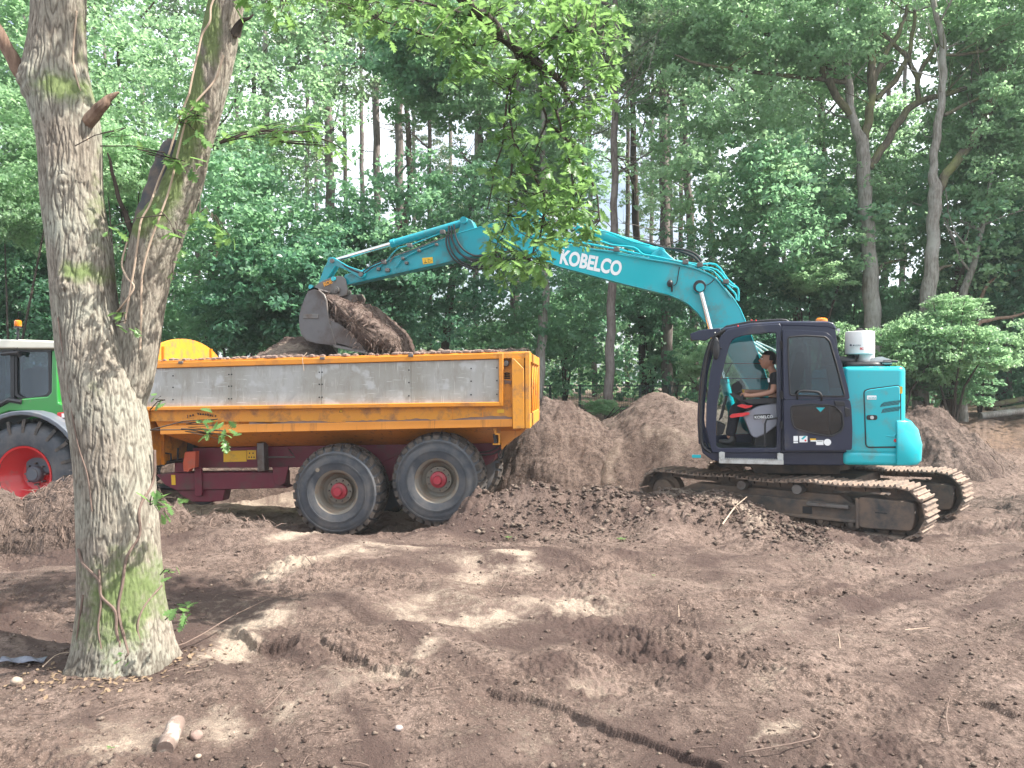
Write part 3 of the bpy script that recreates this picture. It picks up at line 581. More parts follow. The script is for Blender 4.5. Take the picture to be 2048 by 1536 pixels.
def limbs(b, pts, n, L, r0, z0=2., up=.5, dead=False, sub=2):
    for _ in range(n):
        S = [p for p in pts if p[2] > z0]
        if len(S) < 2: return
        i = random.randrange(len(S)-1); t = random.random(); p = Vector(S[i]).lerp(Vector(S[i+1]), t); a = random.uniform(0, 6.28)
        d = Vector((math.cos(a), math.sin(a), up+random.uniform(-.25, .25))).normalized(); l = L*random.uniform(.5, 1.2); r = r0*random.uniform(.5, 1.1)
        path = [p]; 
        for k in range(5): d = (d+Vector((random.uniform(-.3, .3), random.uniform(-.3, .3), random.uniform(-.15, .3 if not dead else .1)))).normalized(); path.append(path[-1]+d*l/5)
        b.tube(path, [r*(1-.16*k) for k in range(6)], 6)
        for _ in range(sub):
            q = path[random.randrange(1, 5)]; e = (d+Vector((random.uniform(-1, 1), random.uniform(-1, 1), random.uniform(-.3, .8)))).normalized(); ll = l*random.uniform(.25, .5)
            b.tube([q, q+e*ll*.5, q+(e+Vector((0, 0, .2)))*ll], [r*.4, r*.28, r*.12], 5)
def tree(name, label, Y, pix, radii_px, bark, crowns=(), nl=5, L=2.2, lr=.045, extra=(), group=None, cat='tree', dead=0, top=None, z0=2.2):
    P = [at(px, py, Y) for px, py in pix]; P[0].z = float(ground_h(np.array([P[0].x]), np.array([Y]), False)[0])-.1
    o = P[0].copy(); k = Y/F; R = [r*k for r in radii_px]
    if top:                       # trunk goes on above the frame
        d = (P[-1]-P[-2]).normalized(); d = (d+Vector((0, 0, .6))).normalized(); P.append(P[-1]+d*top); R.append(R[-1]*.45)
    root = empty(name, o); P = [p-o for p in P]; b = MB(); trunk_tube(b, P, R)
    for pts, rr in extra:
        e_ = MB(); Q = [at(a_, b_, Y+(c_ if c_ else 0))-o for a_, b_, c_ in [(p+(0,))[:3] for p in pts]]; trunk_tube(e_, Q, [r*k*1.1 for r in rr], 8)
        limbs(e_, Q, max(2, nl//2), L*.7, lr*.6, z0); e_.build('limb', M['mosslimb'], root, smooth=80)
    limbs(b, P, nl, L, lr, z0)
    if dead: limbs(b, P, dead, L*.9, .02, 3, up=.0, dead=True, sub=3)
    b.build('trunk', M[bark], root, smooth=80)
    for key, px, py, dY, sc in crowns:
        f_ = 3.6 if 20 <= Y <= 24.5 and key != 'pine' else 0
        if key != 'pine' and py < 520 and Y < 25: key = ({'leaf_a': 'leaf_b', 'leaf_b': 'leaf_c', 'leaf_c': 'leaf_c'}[key[0]], key[1])  # upper crowns take paler leaves: the brighter light is put into leaf colour
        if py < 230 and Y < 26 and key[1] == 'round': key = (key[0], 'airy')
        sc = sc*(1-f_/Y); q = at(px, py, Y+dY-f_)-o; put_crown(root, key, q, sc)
    tag(root, label, cat, group); return root
M['mosslimb'] = bark_mat('mossy_limb_bark', (.15, .13, .09), (.06, .05, .04), patch=(.17, .18, .07))
A_, B_, Cc = 'leaf_a', 'leaf_b', 'leaf_c'
T, Rn, Bu, Nr = 'tall', 'round', 'bush', 'near'
# the two forked grey trees on the right, in front of the wood
tree('oak_tree', 'grey forked oak with long mossy limbs behind the white air filter canister', 17, [(1752, 800), (1748, 690), (1743, 600), (1738, 500), (1730, 400), (1727, 330), (1724, 285), (1706, 240), (1696, 160), (1693, 90), (1700, 0)], [19, 16, 16, 14, 13.5, 13, 12, 8, 8, 7, 6], 'greybark',
     [((Cc, Rn), 1560, -40, 0, .8), ((Cc, Rn), 1900, -60, .5, .9), ((Cc, Rn), 1750, -160, -.5, .9), ((Cc, Bu), 1430, 60, .5, .9), ((Cc, Bu), 1980, 60, 0, .9), ((Cc, Bu), 1640, 60, -.8, .8)], nl=7, L=1.8, lr=.035, z0=6.5,
     extra=[([(1724, 290), (1735, 250), (1743, 190), (1742, 110), (1738, 20), (1745, -120)], [9, 8, 7.5, 7, 6, 3]), ([(1738, 335), (1770, 290), (1800, 240), (1835, 205), (1900, 186), (1960, 165), (2040, 120)], [8, 7, 7, 6, 5, 4, 2]),
            ([(1836, 205), (1833, 155), (1810, 110), (1770, 70), (1750, 30)], [5, 4.5, 4, 3, 2]), ([(1695, 165), (1640, 158), (1560, 150), (1480, 140), (1400, 128), (1350, 110)], [5, 4.5, 4, 3.5, 3, 1.5]),
            ([(1697, 155), (1640, 125), (1580, 95), (1520, 60), (1480, 20)], [6, 5.5, 5, 4, 2]), ([(1700, 230), (1660, 170), (1630, 100), (1605, 40), (1560, -10)], [7, 7, 6.5, 5, 3]), ([(1748, 560), (1765, 530), (1800, 520), (1815, 524)], [6, 3, 2, 1]),
            ([(1744, 180), (1765, 120), (1800, 60), (1815, 10)], [5, 5, 4, 3]), ([(1750, 200), (1790, 160), (1820, 100), (1830, 20)], [5, 5, 4, 3]), ([(1834, 160), (1860, 110), (1905, 60), (1950, 40)], [4, 4, 3, 2])], top=5)
tree('oak_tree', 'slim two stemmed oak leaning right beside the grey forked oak', 16.5, [(1838, 800), (1846, 700), (1856, 600), (1864, 520), (1867, 440), (1871, 385), (1866, 340), (1872, 280), (1883, 200), (1886, 130), (1882, 60), (1868, 0)], [17, 15, 15, 13, 12, 13, 8, 8, 7, 7, 6, 5], 'greybark',
     [((B_, Rn), 1980, -60, .6, .9), ((Cc, Bu), 2030, 220, 0, .8), ((Cc, Rn), 1880, -140, 0, .8)], nl=6, L=1.6, lr=.03, z0=6,
     extra=[([(1876, 385), (1895, 345), (1935, 295), (1965, 240), (1985, 190), (1992, 165)], [8, 8.5, 8, 7, 6, 4]), ([(1888, 230), (1950, 200), (2000, 175), (2048, 165)], [3.5, 3, 3, 2]), ([(1990, 180), (1975, 165), (1970, 155)], [3, 2, 1]), ([(1992, 190), (2020, 175), (2048, 160)], [4, 3, 3]),
            ([(1884, 110), (1930, 108), (1985, 95), (2040, 60)], [3, 3, 2.5, 1.5]), ([(1865, 545), (1885, 535), (1905, 530)], [4, 3, 2])], top=5)
# pale sunlit young oak leaves behind the counterweight
def shrub(label, px, py, Y, key, sc, stem=True, name='shrub', cat='shrub', group=None, dz=0):
    p = at(px, py, Y); gzv = float(ground_h(np.array([p.x]), np.array([Y]), False)[0]); root = empty(name, (p.x, Y, gzv)); b = MB(); h = max(.3, p.z-gzv)
    for i in range(5):
        a = random.uniform(0, 6.28); b.tube([(0, 0, -.1), (math.cos(a)*.2, math.sin(a)*.2, h*.5), (math.cos(a)*.7, math.sin(a)*.7, h*1.05)], [.03, .022, .008], 6)
    b.build('stem', M['branch'], root); put_crown(root, key, (0, 0, h), sc); tag(root, label, cat, group); return root
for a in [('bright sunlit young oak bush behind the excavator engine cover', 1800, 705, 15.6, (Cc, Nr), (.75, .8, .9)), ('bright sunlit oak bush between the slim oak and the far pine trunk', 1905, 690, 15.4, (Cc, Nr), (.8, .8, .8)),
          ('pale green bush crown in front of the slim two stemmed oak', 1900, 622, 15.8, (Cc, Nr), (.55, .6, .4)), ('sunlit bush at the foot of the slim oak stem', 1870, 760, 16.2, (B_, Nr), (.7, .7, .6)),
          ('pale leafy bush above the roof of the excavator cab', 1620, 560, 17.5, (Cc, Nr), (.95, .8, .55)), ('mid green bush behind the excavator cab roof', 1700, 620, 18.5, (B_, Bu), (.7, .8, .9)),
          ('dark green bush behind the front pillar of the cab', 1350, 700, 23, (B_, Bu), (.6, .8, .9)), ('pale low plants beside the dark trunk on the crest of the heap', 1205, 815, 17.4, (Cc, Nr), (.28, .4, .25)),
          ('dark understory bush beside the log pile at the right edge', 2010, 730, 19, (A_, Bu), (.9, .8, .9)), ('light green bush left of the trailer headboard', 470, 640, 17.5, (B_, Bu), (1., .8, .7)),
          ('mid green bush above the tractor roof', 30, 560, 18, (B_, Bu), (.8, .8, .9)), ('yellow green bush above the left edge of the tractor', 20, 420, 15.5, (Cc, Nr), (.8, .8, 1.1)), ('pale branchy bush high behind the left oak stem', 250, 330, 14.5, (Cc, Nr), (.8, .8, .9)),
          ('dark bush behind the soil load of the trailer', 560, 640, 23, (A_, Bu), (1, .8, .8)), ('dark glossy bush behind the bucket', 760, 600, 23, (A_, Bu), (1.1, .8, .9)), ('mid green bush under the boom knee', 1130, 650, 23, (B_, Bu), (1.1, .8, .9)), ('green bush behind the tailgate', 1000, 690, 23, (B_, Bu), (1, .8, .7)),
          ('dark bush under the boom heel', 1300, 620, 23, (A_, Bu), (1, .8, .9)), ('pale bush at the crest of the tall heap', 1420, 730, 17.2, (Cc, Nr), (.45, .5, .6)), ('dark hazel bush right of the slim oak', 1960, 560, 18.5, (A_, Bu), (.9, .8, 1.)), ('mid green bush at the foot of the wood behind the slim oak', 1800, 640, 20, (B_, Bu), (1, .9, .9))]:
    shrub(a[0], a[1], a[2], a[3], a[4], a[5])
trees = [
 ('pine_tree', 'straight reddish pine standing behind the bucket cylinder', 23, [(668, 790), (663, 600), (662, 450), (660, 380), (655, 200), (650, 0)], [12, 11, 10, 9, 8, 6], 'pinebark', [('pine', 650, -60, 0, 1.2)], 9, 1),
 ('oak_tree', 'dark leafed oak with sagging limbs behind the soil load of the trailer', 20, [(428, 780), (420, 660), (425, 560), (440, 400), (430, 250)], [14, 12, 10, 9, 6], 'darkbark', [((A_, Rn), 450, 440, 0, .95), ((A_, Rn), 590, 500, .5, .9), ((B_, Rn), 350, 200, .5, 1.1), ((A_, Bu), 540, 590, -.3, 1.3)], 8, 0),
 ('oak_tree', 'broad dark green oak between the bucket and the hanging leaves', 21, [(790, 780), (795, 640), (800, 500), (820, 380), (815, 250)], [10, 9, 8, 7, 5], 'darkbark', [((A_, Rn), 780, 450, 0, .9), ((A_, Rn), 860, 560, .5, .85), ((A_, Bu), 700, 540, -.5, 1.1), ((Cc, Bu), 890, 170, .5, 1.1)], 8, 0),
 ('oak_tree', 'smooth pale grey trunk beside the trailer tailgate', 18.5, [(1076, 830), (1080, 740), (1086, 650), (1090, 560), (1088, 400), (1085, 200)], [11, 10, 10, 9, 7, 5], 'greybark', [((B_, Rn), 1090, 600, 1, .8), ((B_, Bu), 1060, 300, 1, 1.1)], 5, 0),
 ('pine_tree', 'dark brown pine trunk standing at the left of the tall heap', 18, [(1216, 812), (1219, 740), (1222, 640), (1226, 500), (1229, 380), (1229, 200), (1232, 0)], [10, 9.5, 9, 8, 7, 7, 5], 'pinebark', [('pine', 1235, -80, 0, 1.0)], 6, 14),
 ('pine_tree', 'tall pine trunk with bare side twigs above the boom lettering', 22, [(1335, 800), (1333, 600), (1330, 450), (1328, 300), (1327, 180), (1330, 0)], [12, 11, 10, 9, 8, 6], 'pinebark', [('pine', 1330, -70, 0, 1.2)], 5, 22),
 ('pine_tree', 'thin pine just right of the tall bare twigged pine', 24, [(1392, 800), (1386, 600), (1380, 420), (1372, 330), (1365, 100)], [9, 8, 8, 7, 5], 'pinebark', [('pine', 1365, 20, 0, 1.)], 5, 10),
 ('oak_tree', 'dark curved oak rising behind the boom heel', 20, [(1480, 800), (1484, 640), (1490, 500), (1498, 400), (1520, 280), (1540, 180), (1560, 60)], [10, 9, 9, 8, 7, 6, 4], 'darkbark', [((B_, Rn), 1450, 330, .5, .95), ((A_, Rn), 1540, 420, .3, .9), ((Cc, T), 1430, 40, 1, .85)], 9, 0),
 ('oak_tree', 'bushy green oak filling the gap above the boom heel', 22, [(1600, 800), (1595, 640), (1590, 480), (1600, 330)], [10, 9, 8, 5], 'darkbark', [((A_, Rn), 1610, 480, 0, 1.0), ((B_, Rn), 1650, 330, .5, .9), ((A_, Rn), 1570, 600, 0, .7)], 7, 0),
 ('pine_tree', 'brown pine trunk at the right edge behind the sunlit bush', 19, [(2012, 800), (2014, 650), (2022, 520), (2030, 400), (2038, 200)], [11, 10, 9, 8, 6], 'pinebark', [('pine', 2040, 0, 0, 1.)], 4, 8),
 ('pine_tree', 'thick dark pine butt at the right behind the leaf litter', 17.5, [(1902, 815), (1903, 740), (1906, 640), (1925, 500), (1950, 350)], [12, 11, 10, 8, 6], 'darkbark', [((A_, Rn), 1960, 420, .5, .9), ((Cc, Bu), 1960, 260, .5, 1.)], 6, 0),
 ('oak_tree', 'pale short oak butt next to the thick dark pine butt', 16.8, [(1924, 822), (1922, 760), (1920, 700), (1925, 600), (1960, 480)], [11, 10, 10, 8, 5], 'greybark', [((B_, Rn), 1990, 480, .6, .7)], 4, 0),
 ('pine_tree', 'thin pine trunk rising behind the tractor beacon', 21, [(38, 800), (42, 650), (50, 520), (54, 380), (52, 200)], [10, 9, 8, 7, 6], 'pinebark', [((B_, T), 40, 100, 1, .9), ((Cc, Rn), 20, 280, -1, .8)], 6, 8),
 ('oak_tree', 'pale leafed oak filling the upper left between the two stems', 19, [(262, 790), (258, 600), (250, 420), (240, 240)], [9, 8, 7, 5], 'darkbark', [((Cc, Rn), 270, 180, 0, .9), ((Cc, Rn), 220, 330, -.5, .7), ((B_, Rn), 300, 560, 1, 1.), ((Cc, T), 330, -60, 1, .8)], 8, 0),
 ('oak_tree', 'tall airy oak in the upper left behind the leaning stem', 24, [(560, 790), (548, 600), (540, 450), (535, 300), (530, 100)], [9, 8, 8, 7, 5], 'greybark', [((Cc, T), 560, 130, 0, 1.0), ((Cc, Rn), 640, 60, 1, 1.1), ((B_, Rn), 500, 330, .5, .7)], 8, 0),
 ('pine_tree', 'slender pale pine in the bright gap above the bucket cylinder', 27, [(758, 790), (755, 600), (754, 400), (752, 200), (750, 0)], [8, 8, 7, 7, 5], 'pinebark', [('pine', 750, 0, 0, 1.0)], 3, 26),
 ('pine_tree', 'pine with bare radiating twigs right of the bright gap', 25, [(800, 790), (800, 600), (799, 430), (798, 260), (800, 60)], [10, 10, 9, 8, 6], 'pinebark', [('pine', 815, -40, 0, 1.0)], 3, 22),
 ('oak_tree', 'glossy dark oak crown above the boom knee', 21, [(880, 780), (900, 600), (930, 450), (960, 300), (950, 150)], [9, 8, 7, 6, 4], 'darkbark', [((B_, Rn), 930, 60, 0, .8), ((A_, Bu), 840, 90, 0, 1.3), ((A_, Rn), 960, 420, 1, .8)], 9, 0),
 ('pine_tree', 'broad pine behind the hanging oak leaves', 22, [(1028, 800), (1030, 640), (1034, 450), (1036, 300), (1030, 100)], [11, 10, 10, 9, 7], 'pinebark', [('pine', 1040, 330, 1, .9), ('pine', 1030, 30, 0, 1.0)], 5, 26),
 ('oak_tree', 'tall green oak above the boom at the centre right', 23, [(1290, 800), (1280, 600), (1270, 400), (1265, 200)], [8, 7, 7, 5], 'darkbark', [((Cc, T), 1340, 60, 0, .8), ((Cc, Bu), 1280, 60, 0, 1.2), ((A_, Rn), 1400, 560, .5, .75)], 8, 0),
 ('oak_tree', 'thick leafy oak left of the grey forked oak', 22, [(1660, 800), (1655, 650), (1650, 500), (1645, 300), (1640, 100)], [10, 10, 9, 7, 5], 'darkbark', [((B_, Rn), 1680, 470, -.5, .8), ((Cc, T), 1560, 120, .5, .8), ((B_, Bu), 1690, 130, 1, 1.)], 8, 0),
 ('oak_tree', 'dark oak crown at the upper right corner', 21, [(1980, 790), (1975, 600), (1970, 400), (1975, 150)], [9, 9, 8, 6], 'darkbark', [((Cc, T), 1990, 130, 0, .8), ((B_, Rn), 1800, 420, .5, .75), ((Cc, Rn), 1990, 330, -.5, .65)], 9, 0),
 ('oak_tree', 'green oak behind the fork of the foreground trunk', 22, [(180, 790), (170, 560), (160, 300), (150, 100)], [10, 9, 8, 5], 'darkbark', [((A_, Rn), 90, 620, 0, .9), ((B_, Rn), 130, 480, .5, .9), ((Cc, T), 120, 120, 0, 1.)], 8, 0),
]
for nm, lb, Yt, pix, rr, bk, crs, nl, dd in trees:
    tree(nm, lb, Yt, pix, rr, bk, crs, nl=nl, dead=dd, top=3 if nm == 'pine_tree' else 2)
# trees deeper in the wood, individuals of one group
deep = [(90, 32), (150, 28), (215, 36), (300, 30), (345, 40), (395, 26), (480, 34), (515, 28), (610, 36), (640, 46), (700, 40), (730, 34), (830, 44), (860, 36), (905, 40), (950, 30), (1130, 30), (1160, 42), (1190, 34), (1255, 38), (1300, 44), (1350, 32), (1360, 40), (1430, 28),
        (1530, 34), (1553, 30), (1575, 42), (1720, 26), (1765, 28), (1800, 32), (1940, 30), (2035, 27), (-150, 26), (-300, 30), (2200, 26), (2350, 30), (-60, 22), (2150, 21)]
PLACE = ['above the tractor cab roof', 'behind the left stem of the foreground oak', 'in the gap right of the left oak stem', 'in the fork of the foreground oak', 'behind the mossy right oak stem', 'above the arched headboard', 'above the left half of the trailer', 'over the left end of the soil load', 'left of the excavator bucket', 'just above the bucket link', 'behind the bucket cylinder rod', 'above the middle of the arm', 'in the bright gap left of the hanging leaves', 'at the right side of the bright gap', 'left of the hanging oak leaves', 'just behind the boom knee', 'right of the hanging oak leaves', 'above the letter K of the boom', 'above the middle of the boom lettering', 'above the last letter of the boom', 'behind the arm cylinder ear', 'behind the boom crest', 'right of the boom crest hoses', 'above the cab visor', 'above the cab roof front', 'above the cab roof middle', 'above the cab roof rear', 'behind the filter canister', 'just right of the grey forked oak', 'between the two forked grey oaks', 'right of the slim two stemmed oak', 'at the right edge of the picture']
for i, (px, Yt) in enumerate(deep):
    where = PLACE[i] if i < len(PLACE) else 'outside the view'
    lean = random.uniform(-18, 18); pine = i % 3 != 1; w_ = (7 if pine else 7)*24/Yt+1.0; wide = px < -40 or px > 2090
    pix = [(px, 790), (px+lean*.4, 560), (px+lean*.7, 330), (px+lean, 60)]
    gap = 640 < px < 900 or 1180 < px < 1420
    if pine and not wide: crs = [('pine', px+lean, -90-random.randint(0, 80), 0, 1.3)]+([('pine', px+lean*.8+random.randint(-25, 25), random.randint(180, 420), -2, .8)] if i % 2 == 0 else [((Cc, 'airy'), px+random.randint(-30, 30), random.randint(150, 420), -3, .75)])
    elif wide: crs = [((B_, T), px, 250, 0, 1.1), ((A_, Rn), px, 560, 0, 1.1), ((Cc, T), px+100, 20, 0, 1.)]
    else: crs = [((random.choice([A_, B_]), Rn), px+random.randint(-30, 30), random.randint(560, 700), 0, 1.0)] + ([] if gap else [((random.choice([B_, Cc]), Rn), px, random.randint(60, 400), 0, .8)])
    tree('pine_tree' if pine else 'oak_tree', ('slender distant pine ' if pine else 'leafy distant tree ')+where if i < 32 else ('slender pine beyond the edge of the wood' if pine else 'leafy broadleaf tree beyond the edge of the wood'), Yt, pix, [w_, w_*.9, w_*.75, w_*.5], 'pinebark' if pine else 'darkbark', crs, nl=2, dead=12 if pine and not wide else 0, L=2.2, group='pines deeper in the wood' if pine else 'broadleaf trees deeper in the wood')
# undergrowth and far wood that reads as one mass
r = np.random.default_rng(5)
def mass(name, n, yr, xr, zf, mat_, per, size, rad, label, cat, seed):
    r = np.random.default_rng(seed); Yc = r.uniform(*yr, n); Xc = r.uniform(*xr, n)*Yc; gzv = ground_h(Xc, Yc, False); Z = gzv+zf(r, Xc, Yc, n)
    me = leafcloud(name, np.stack([Xc, Yc, Z], -1), per, size, rad, mat_, seed=seed); o = bpy.data.objects.new(name, me); COL.objects.link(o); tag(o, label, cat, kind='stuff')
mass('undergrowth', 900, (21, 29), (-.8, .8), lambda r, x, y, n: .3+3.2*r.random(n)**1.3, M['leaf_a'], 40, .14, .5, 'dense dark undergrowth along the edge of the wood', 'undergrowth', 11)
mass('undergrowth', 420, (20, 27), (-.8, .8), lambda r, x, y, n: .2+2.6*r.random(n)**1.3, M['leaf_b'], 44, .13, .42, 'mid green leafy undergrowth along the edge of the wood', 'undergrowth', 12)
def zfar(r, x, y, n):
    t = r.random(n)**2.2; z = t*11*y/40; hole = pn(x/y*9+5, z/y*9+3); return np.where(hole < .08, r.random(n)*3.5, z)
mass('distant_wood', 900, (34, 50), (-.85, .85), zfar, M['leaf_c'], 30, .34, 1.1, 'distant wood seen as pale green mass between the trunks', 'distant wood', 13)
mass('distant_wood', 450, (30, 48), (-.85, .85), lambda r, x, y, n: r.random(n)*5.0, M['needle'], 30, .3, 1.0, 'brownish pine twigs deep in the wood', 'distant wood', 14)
# fence behind the heaps
fr = empty('wire_fence', (0, 20.5, 1.0)); tag(fr, 'dark green wire fence with thin posts along the edge of the wood', 'fence')
M['fence'] = mat('dark_green_fence', (.015, .04, .03), .5)
for i, px in enumerate(range(1040, 1420, 60)):
    p = at(px, 768, 20.5); b = MB(); b.box(p.x-.03, p.x+.03, -.03, .03, -.3, .68); b.build('fence_post', M['fence'], fr)
x0, x1 = at(1040, 768, 20.5).x, at(1400, 768, 20.5).x; b = MB()
for z in (.65, .05): b.box(x0, x1, -.012, .012, z-.015, z+.015)
b.build('rail', M['fence'], fr); b = MB()
for k in range(int((x1-x0)/.06)): b.box(x0+k*.06, x0+k*.06+.005, -.004, .004, 0, .65)
for k in range(8): b.box(x0, x1, -.003, .003, k*.08, k*.08+.005)
b.build('wire_mesh', M['fence'], fr, smooth=0)
# fallen logs at the right edge
for (xa, ya, xb, yb, r_, Yl, lb) in [(1975, 812, 2060, 798, 6, 17.6, 'pale fallen log on top of the log pile at the right edge'), (1960, 832, 2070, 822, 7, 17., 'grey fallen log at the bottom of the log pile at the right edge'), (1990, 822, 2070, 812, 5, 17.3, 'middle fallen log of the log pile at the right edge')]:
    p, q = at(xa, ya, Yl), at(xb, yb, Yl+.4); q = p+(q-p)*2.2; b = MB(); b.tube([Vector((0, 0, 0)), (q-p)*.4+Vector((0, 0, .03)), q-p], [r_*Yl/F, r_*Yl/F*.95, r_*Yl/F*.7], 12); o = b.build('fallen_log', M['greybark'] if 'grey' in lb else M['mosslimb']); o.location = p; tag(o, lb, 'log', 'log pile at the right edge')
# dead broken limbs leaning at the right
for P_, lb in [([(1932, 670, 17), (1960, 600, 17), (1985, 560, 17), (2045, 538, 17)], 'dead brown limb leaning up right behind the sunlit bush'), ([(1948, 668, 16.6), (1980, 640, 16.6), (2030, 632, 16.6), (2090, 610, 16.6)], 'dead pale limb reaching right below the leaning brown one')]:
    q = [at(*p) for p in P_]; g0 = Vector((q[0].x-.2, q[0].y+.3, gz(q[0].x-.2, q[0].y+.3)-.1)); q = [g0]+q; o0 = q[0].copy(); S = spline([p-o0 for p in q], 5); b = MB(); b.tube([Vector(s) for s in S], [.06*(1-.7*i/len(S)) for i in range(len(S))], 8)
    o = b.build('dead_limb', M['deadwood']); o.location = o0; tag(o, lb, 'dead limb')
# ---------------- excavator ----------------
EX = (4.07, 10.8, -.14); U = Frame(*EX, 12.6); ex = U.empty('excavator')
tag(ex, 'turquoise crawler excavator with white KOBELCO lettering on its boom', 'excavator')
NV = -1.25                        # near side of the house
def P(pts, v=NV): return U.poly(pts, v)
def V3(px, py, v=NV): return Vector(U(px, py, v))
# house deck
b = MB(); b.prism(P([(1402, 893), (1405, 906), (1425, 921), (1470, 929), (1690, 931), (1690, 904), (1420, 904)], -1.22), -1.22, 1.2); b.build('deck', M['navy'], ex, .012)
b = MB(); b.prism(P([(1500, 929), (1680, 931), (1680, 948), (1510, 946)], -.6), -.6, .6); b.latz([(.62, -.02), (.62, .13)], (0, 0, .70), 40); b.build('slew_ring', M['uframe'], ex)
# side step of galvanised metal
b = MB(); q0 = V3(1438, 911, -1.27); q1 = V3(1566, 923, -1.27)
b.box(q0.x, q1.x, -1.33, -1.22, q1.z-.035, q1.z+.02)
for i in range(26): u_ = q0.x+.03+(q1.x-q0.x-.06)*i/25; b.box(u_-.008, u_+.008, -1.34, -1.25, q1.z+.018, q1.z+.032)
for u_ in (q0.x, q1.x-.07): b.prism([(u_, q1.z), (u_+.07, q1.z), (u_+.07, q0.z+.04), (u_+.03, q0.z+.05), (u_, q0.z+.04)], -1.30, -1.24)
b.build('side_step', M['alu'], ex, .003)
# engine cover with rounded tail
def tail(ua, ub, vv, r, n=10):    # plan outline: straight sides, rounded rear corners
    pts = [(ua, -vv), (ub-r, -vv)]
    for i in range(1, n+1):
        a = math.pi/2*i/n; pts.append((ub-r+r*math.sin(a), -vv+r*(1-math.cos(a))*1.0))
    m = len(pts); pts += [(u_+.0, -v_) for u_, v_ in reversed(pts)]
    return pts
u0 = U.uz(1688, 800, NV)[0]; zt = U.uz(1740, 733, NV)[1]; zb = U.uz(1740, 931, NV)[1]; zc = U.uz(1820, 840, NV)[1]
UB = U.uz(1811, 800, NV)[0]+.02
b = MB(); b.plan(tail(u0, UB, 1.25, .10), zb+.13, zt); b.build('engine_cover', M['teal'], ex, .055, seg=4)
b = MB(); b.plan(tail(u0-.005, UB-.07, 1.262, .06), zb, zb+.165); b.build('lower_skirt', M['teal'], ex, .045, seg=4)
b = MB(); zl = zb+.012
prof = [(1.17, zl), (1.30, zl+.0), (1.40, zl+.06), (1.41, zl+.28), (1.37, zc-.08), (1.27, zc+.0), (1.25, zc)]
# counterweight: swept round the tail, its lower corners rounded
sec = [(-.03, 0), (.15, 0), (.19, .05), (.20, .25), (.155, zc-zl-.12), (.07, zc-zl-.01), (-.03, zc-zl)]
path = []
for i in range(0, 13):
    a = math.pi/2*i/12; path.append(((UB-.13+.13*math.sin(a)), -1.25+.13*(1-math.cos(a)), math.sin(a), -math.cos(a)))
path += [(UB+.16*math.sin(math.pi*k/8), -1.12+2.24*k/8, 1, 0) for k in range(1, 8)]
path += [(p[0], -p[1], p[2], -p[3]) for p in path[12::-1]]
vs = []; 
for (pu, pv, nu, nv) in path:
    for s_, z_ in sec: vs.append((pu+nu*s_*1.0, pv+nv*s_*.35, zl+z_))
n_, m_ = len(path), len(sec); fs = [(i*m_+j, (i+1)*m_+j, (i+1)*m_+(j+1) % m_, i*m_+(j+1) % m_) for i in range(n_-1) for j in range(m_)]+[tuple(range(m_)), tuple((n_-1)*m_+j for j in range(m_-1, -1, -1))]
b.add(vs, fs); b.build('counterweight', M['teal'], ex, .02, seg=3)
# service door in the cover
dv = -1.262; dp = rpoly(P([(1729, 783), (1738, 779), (1800, 771), (1801, 855), (1797, 893), (1733, 894)], dv), .04, 4)
b = MB(); b.prism(dp, dv, -1.24); svc = b.build('service_door', M['teal'], ex, .008)
op = rpoly(P([(1727, 781), (1737, 777), (1802, 769), (1803, 856), (1799, 896), (1731, 896)], dv), .045, 4)
b = MB(); b.ring(op, dp, -1.256, -1.245, 64); b.build('door_gap', M['black'], svc)
b = MB(); b.prism(rpoly(P([(1734, 791), (1753, 791), (1753, 799), (1734, 799)], dv-.004), .008), dv-.004, dv+.002); b.build('sticker', M['letter'], svc)
text('ACERA', .030, V3(1736.5, 797.5, dv-.006), (math.pi/2, 0, 0), M['teal'], svc, .001)
def slot(pa, pb, wpx):
    (a0, a1), (b0, b1) = pa, pb; return P([(a0, a1), (a0+wpx, a1), (b0+wpx, b1), (b0, b1)], dv-.002)
for i in range(15):
    x = 1760+i*2.62; y = 810-i*.36; h = 9.0 if i > 1 else 6+i*2
    for k, yy in enumerate((y, y+12.6)):
        if k == 1 and i < 1: continue
        b = MB(); b.prism(slot((x+3.1, yy-h+4), (x, yy+4), 1.25), dv-.003, dv+.001); b.build('louvre_slot', M['black'], svc, smooth=0)
b = MB(); b.prism(rpoly(P([(1733, 830), (1755, 830), (1755, 840), (1733, 840)], dv-.006), .03), dv-.006, dv); lt = b.build('latch', M['black'], svc, .003)
b = MB(); c_ = V3(1744, 835, dv-.014); b.lathe([(.022, -.004), (.022, .008)], c_, 14); b.build('latch_button', M['alu'], svc)
b = MB(); b.prism(rpoly(P([(1798, 773.5), (1805, 773), (1805, 787), (1798, 787.5)], -1.258), .01), -1.258, -1.248); b.build('warning_sticker', M['yellow'], ex)
b = MB(); b.lathe([(.022, -.002), (.022, .006)], V3(1791.5, 881, dv-.005), 16); b.build('reflector', M['red'], svc)
# raised crease on the cover
b = MB(); b.tube([V3(1772, 872, dv-.0), V3(1788, 873, dv-.002), V3(1797, 858, dv-.002), V3(1806, 842, dv+.006)], [.006, .012, .012, .006], 8); b.build('crease', M['teal'], svc)
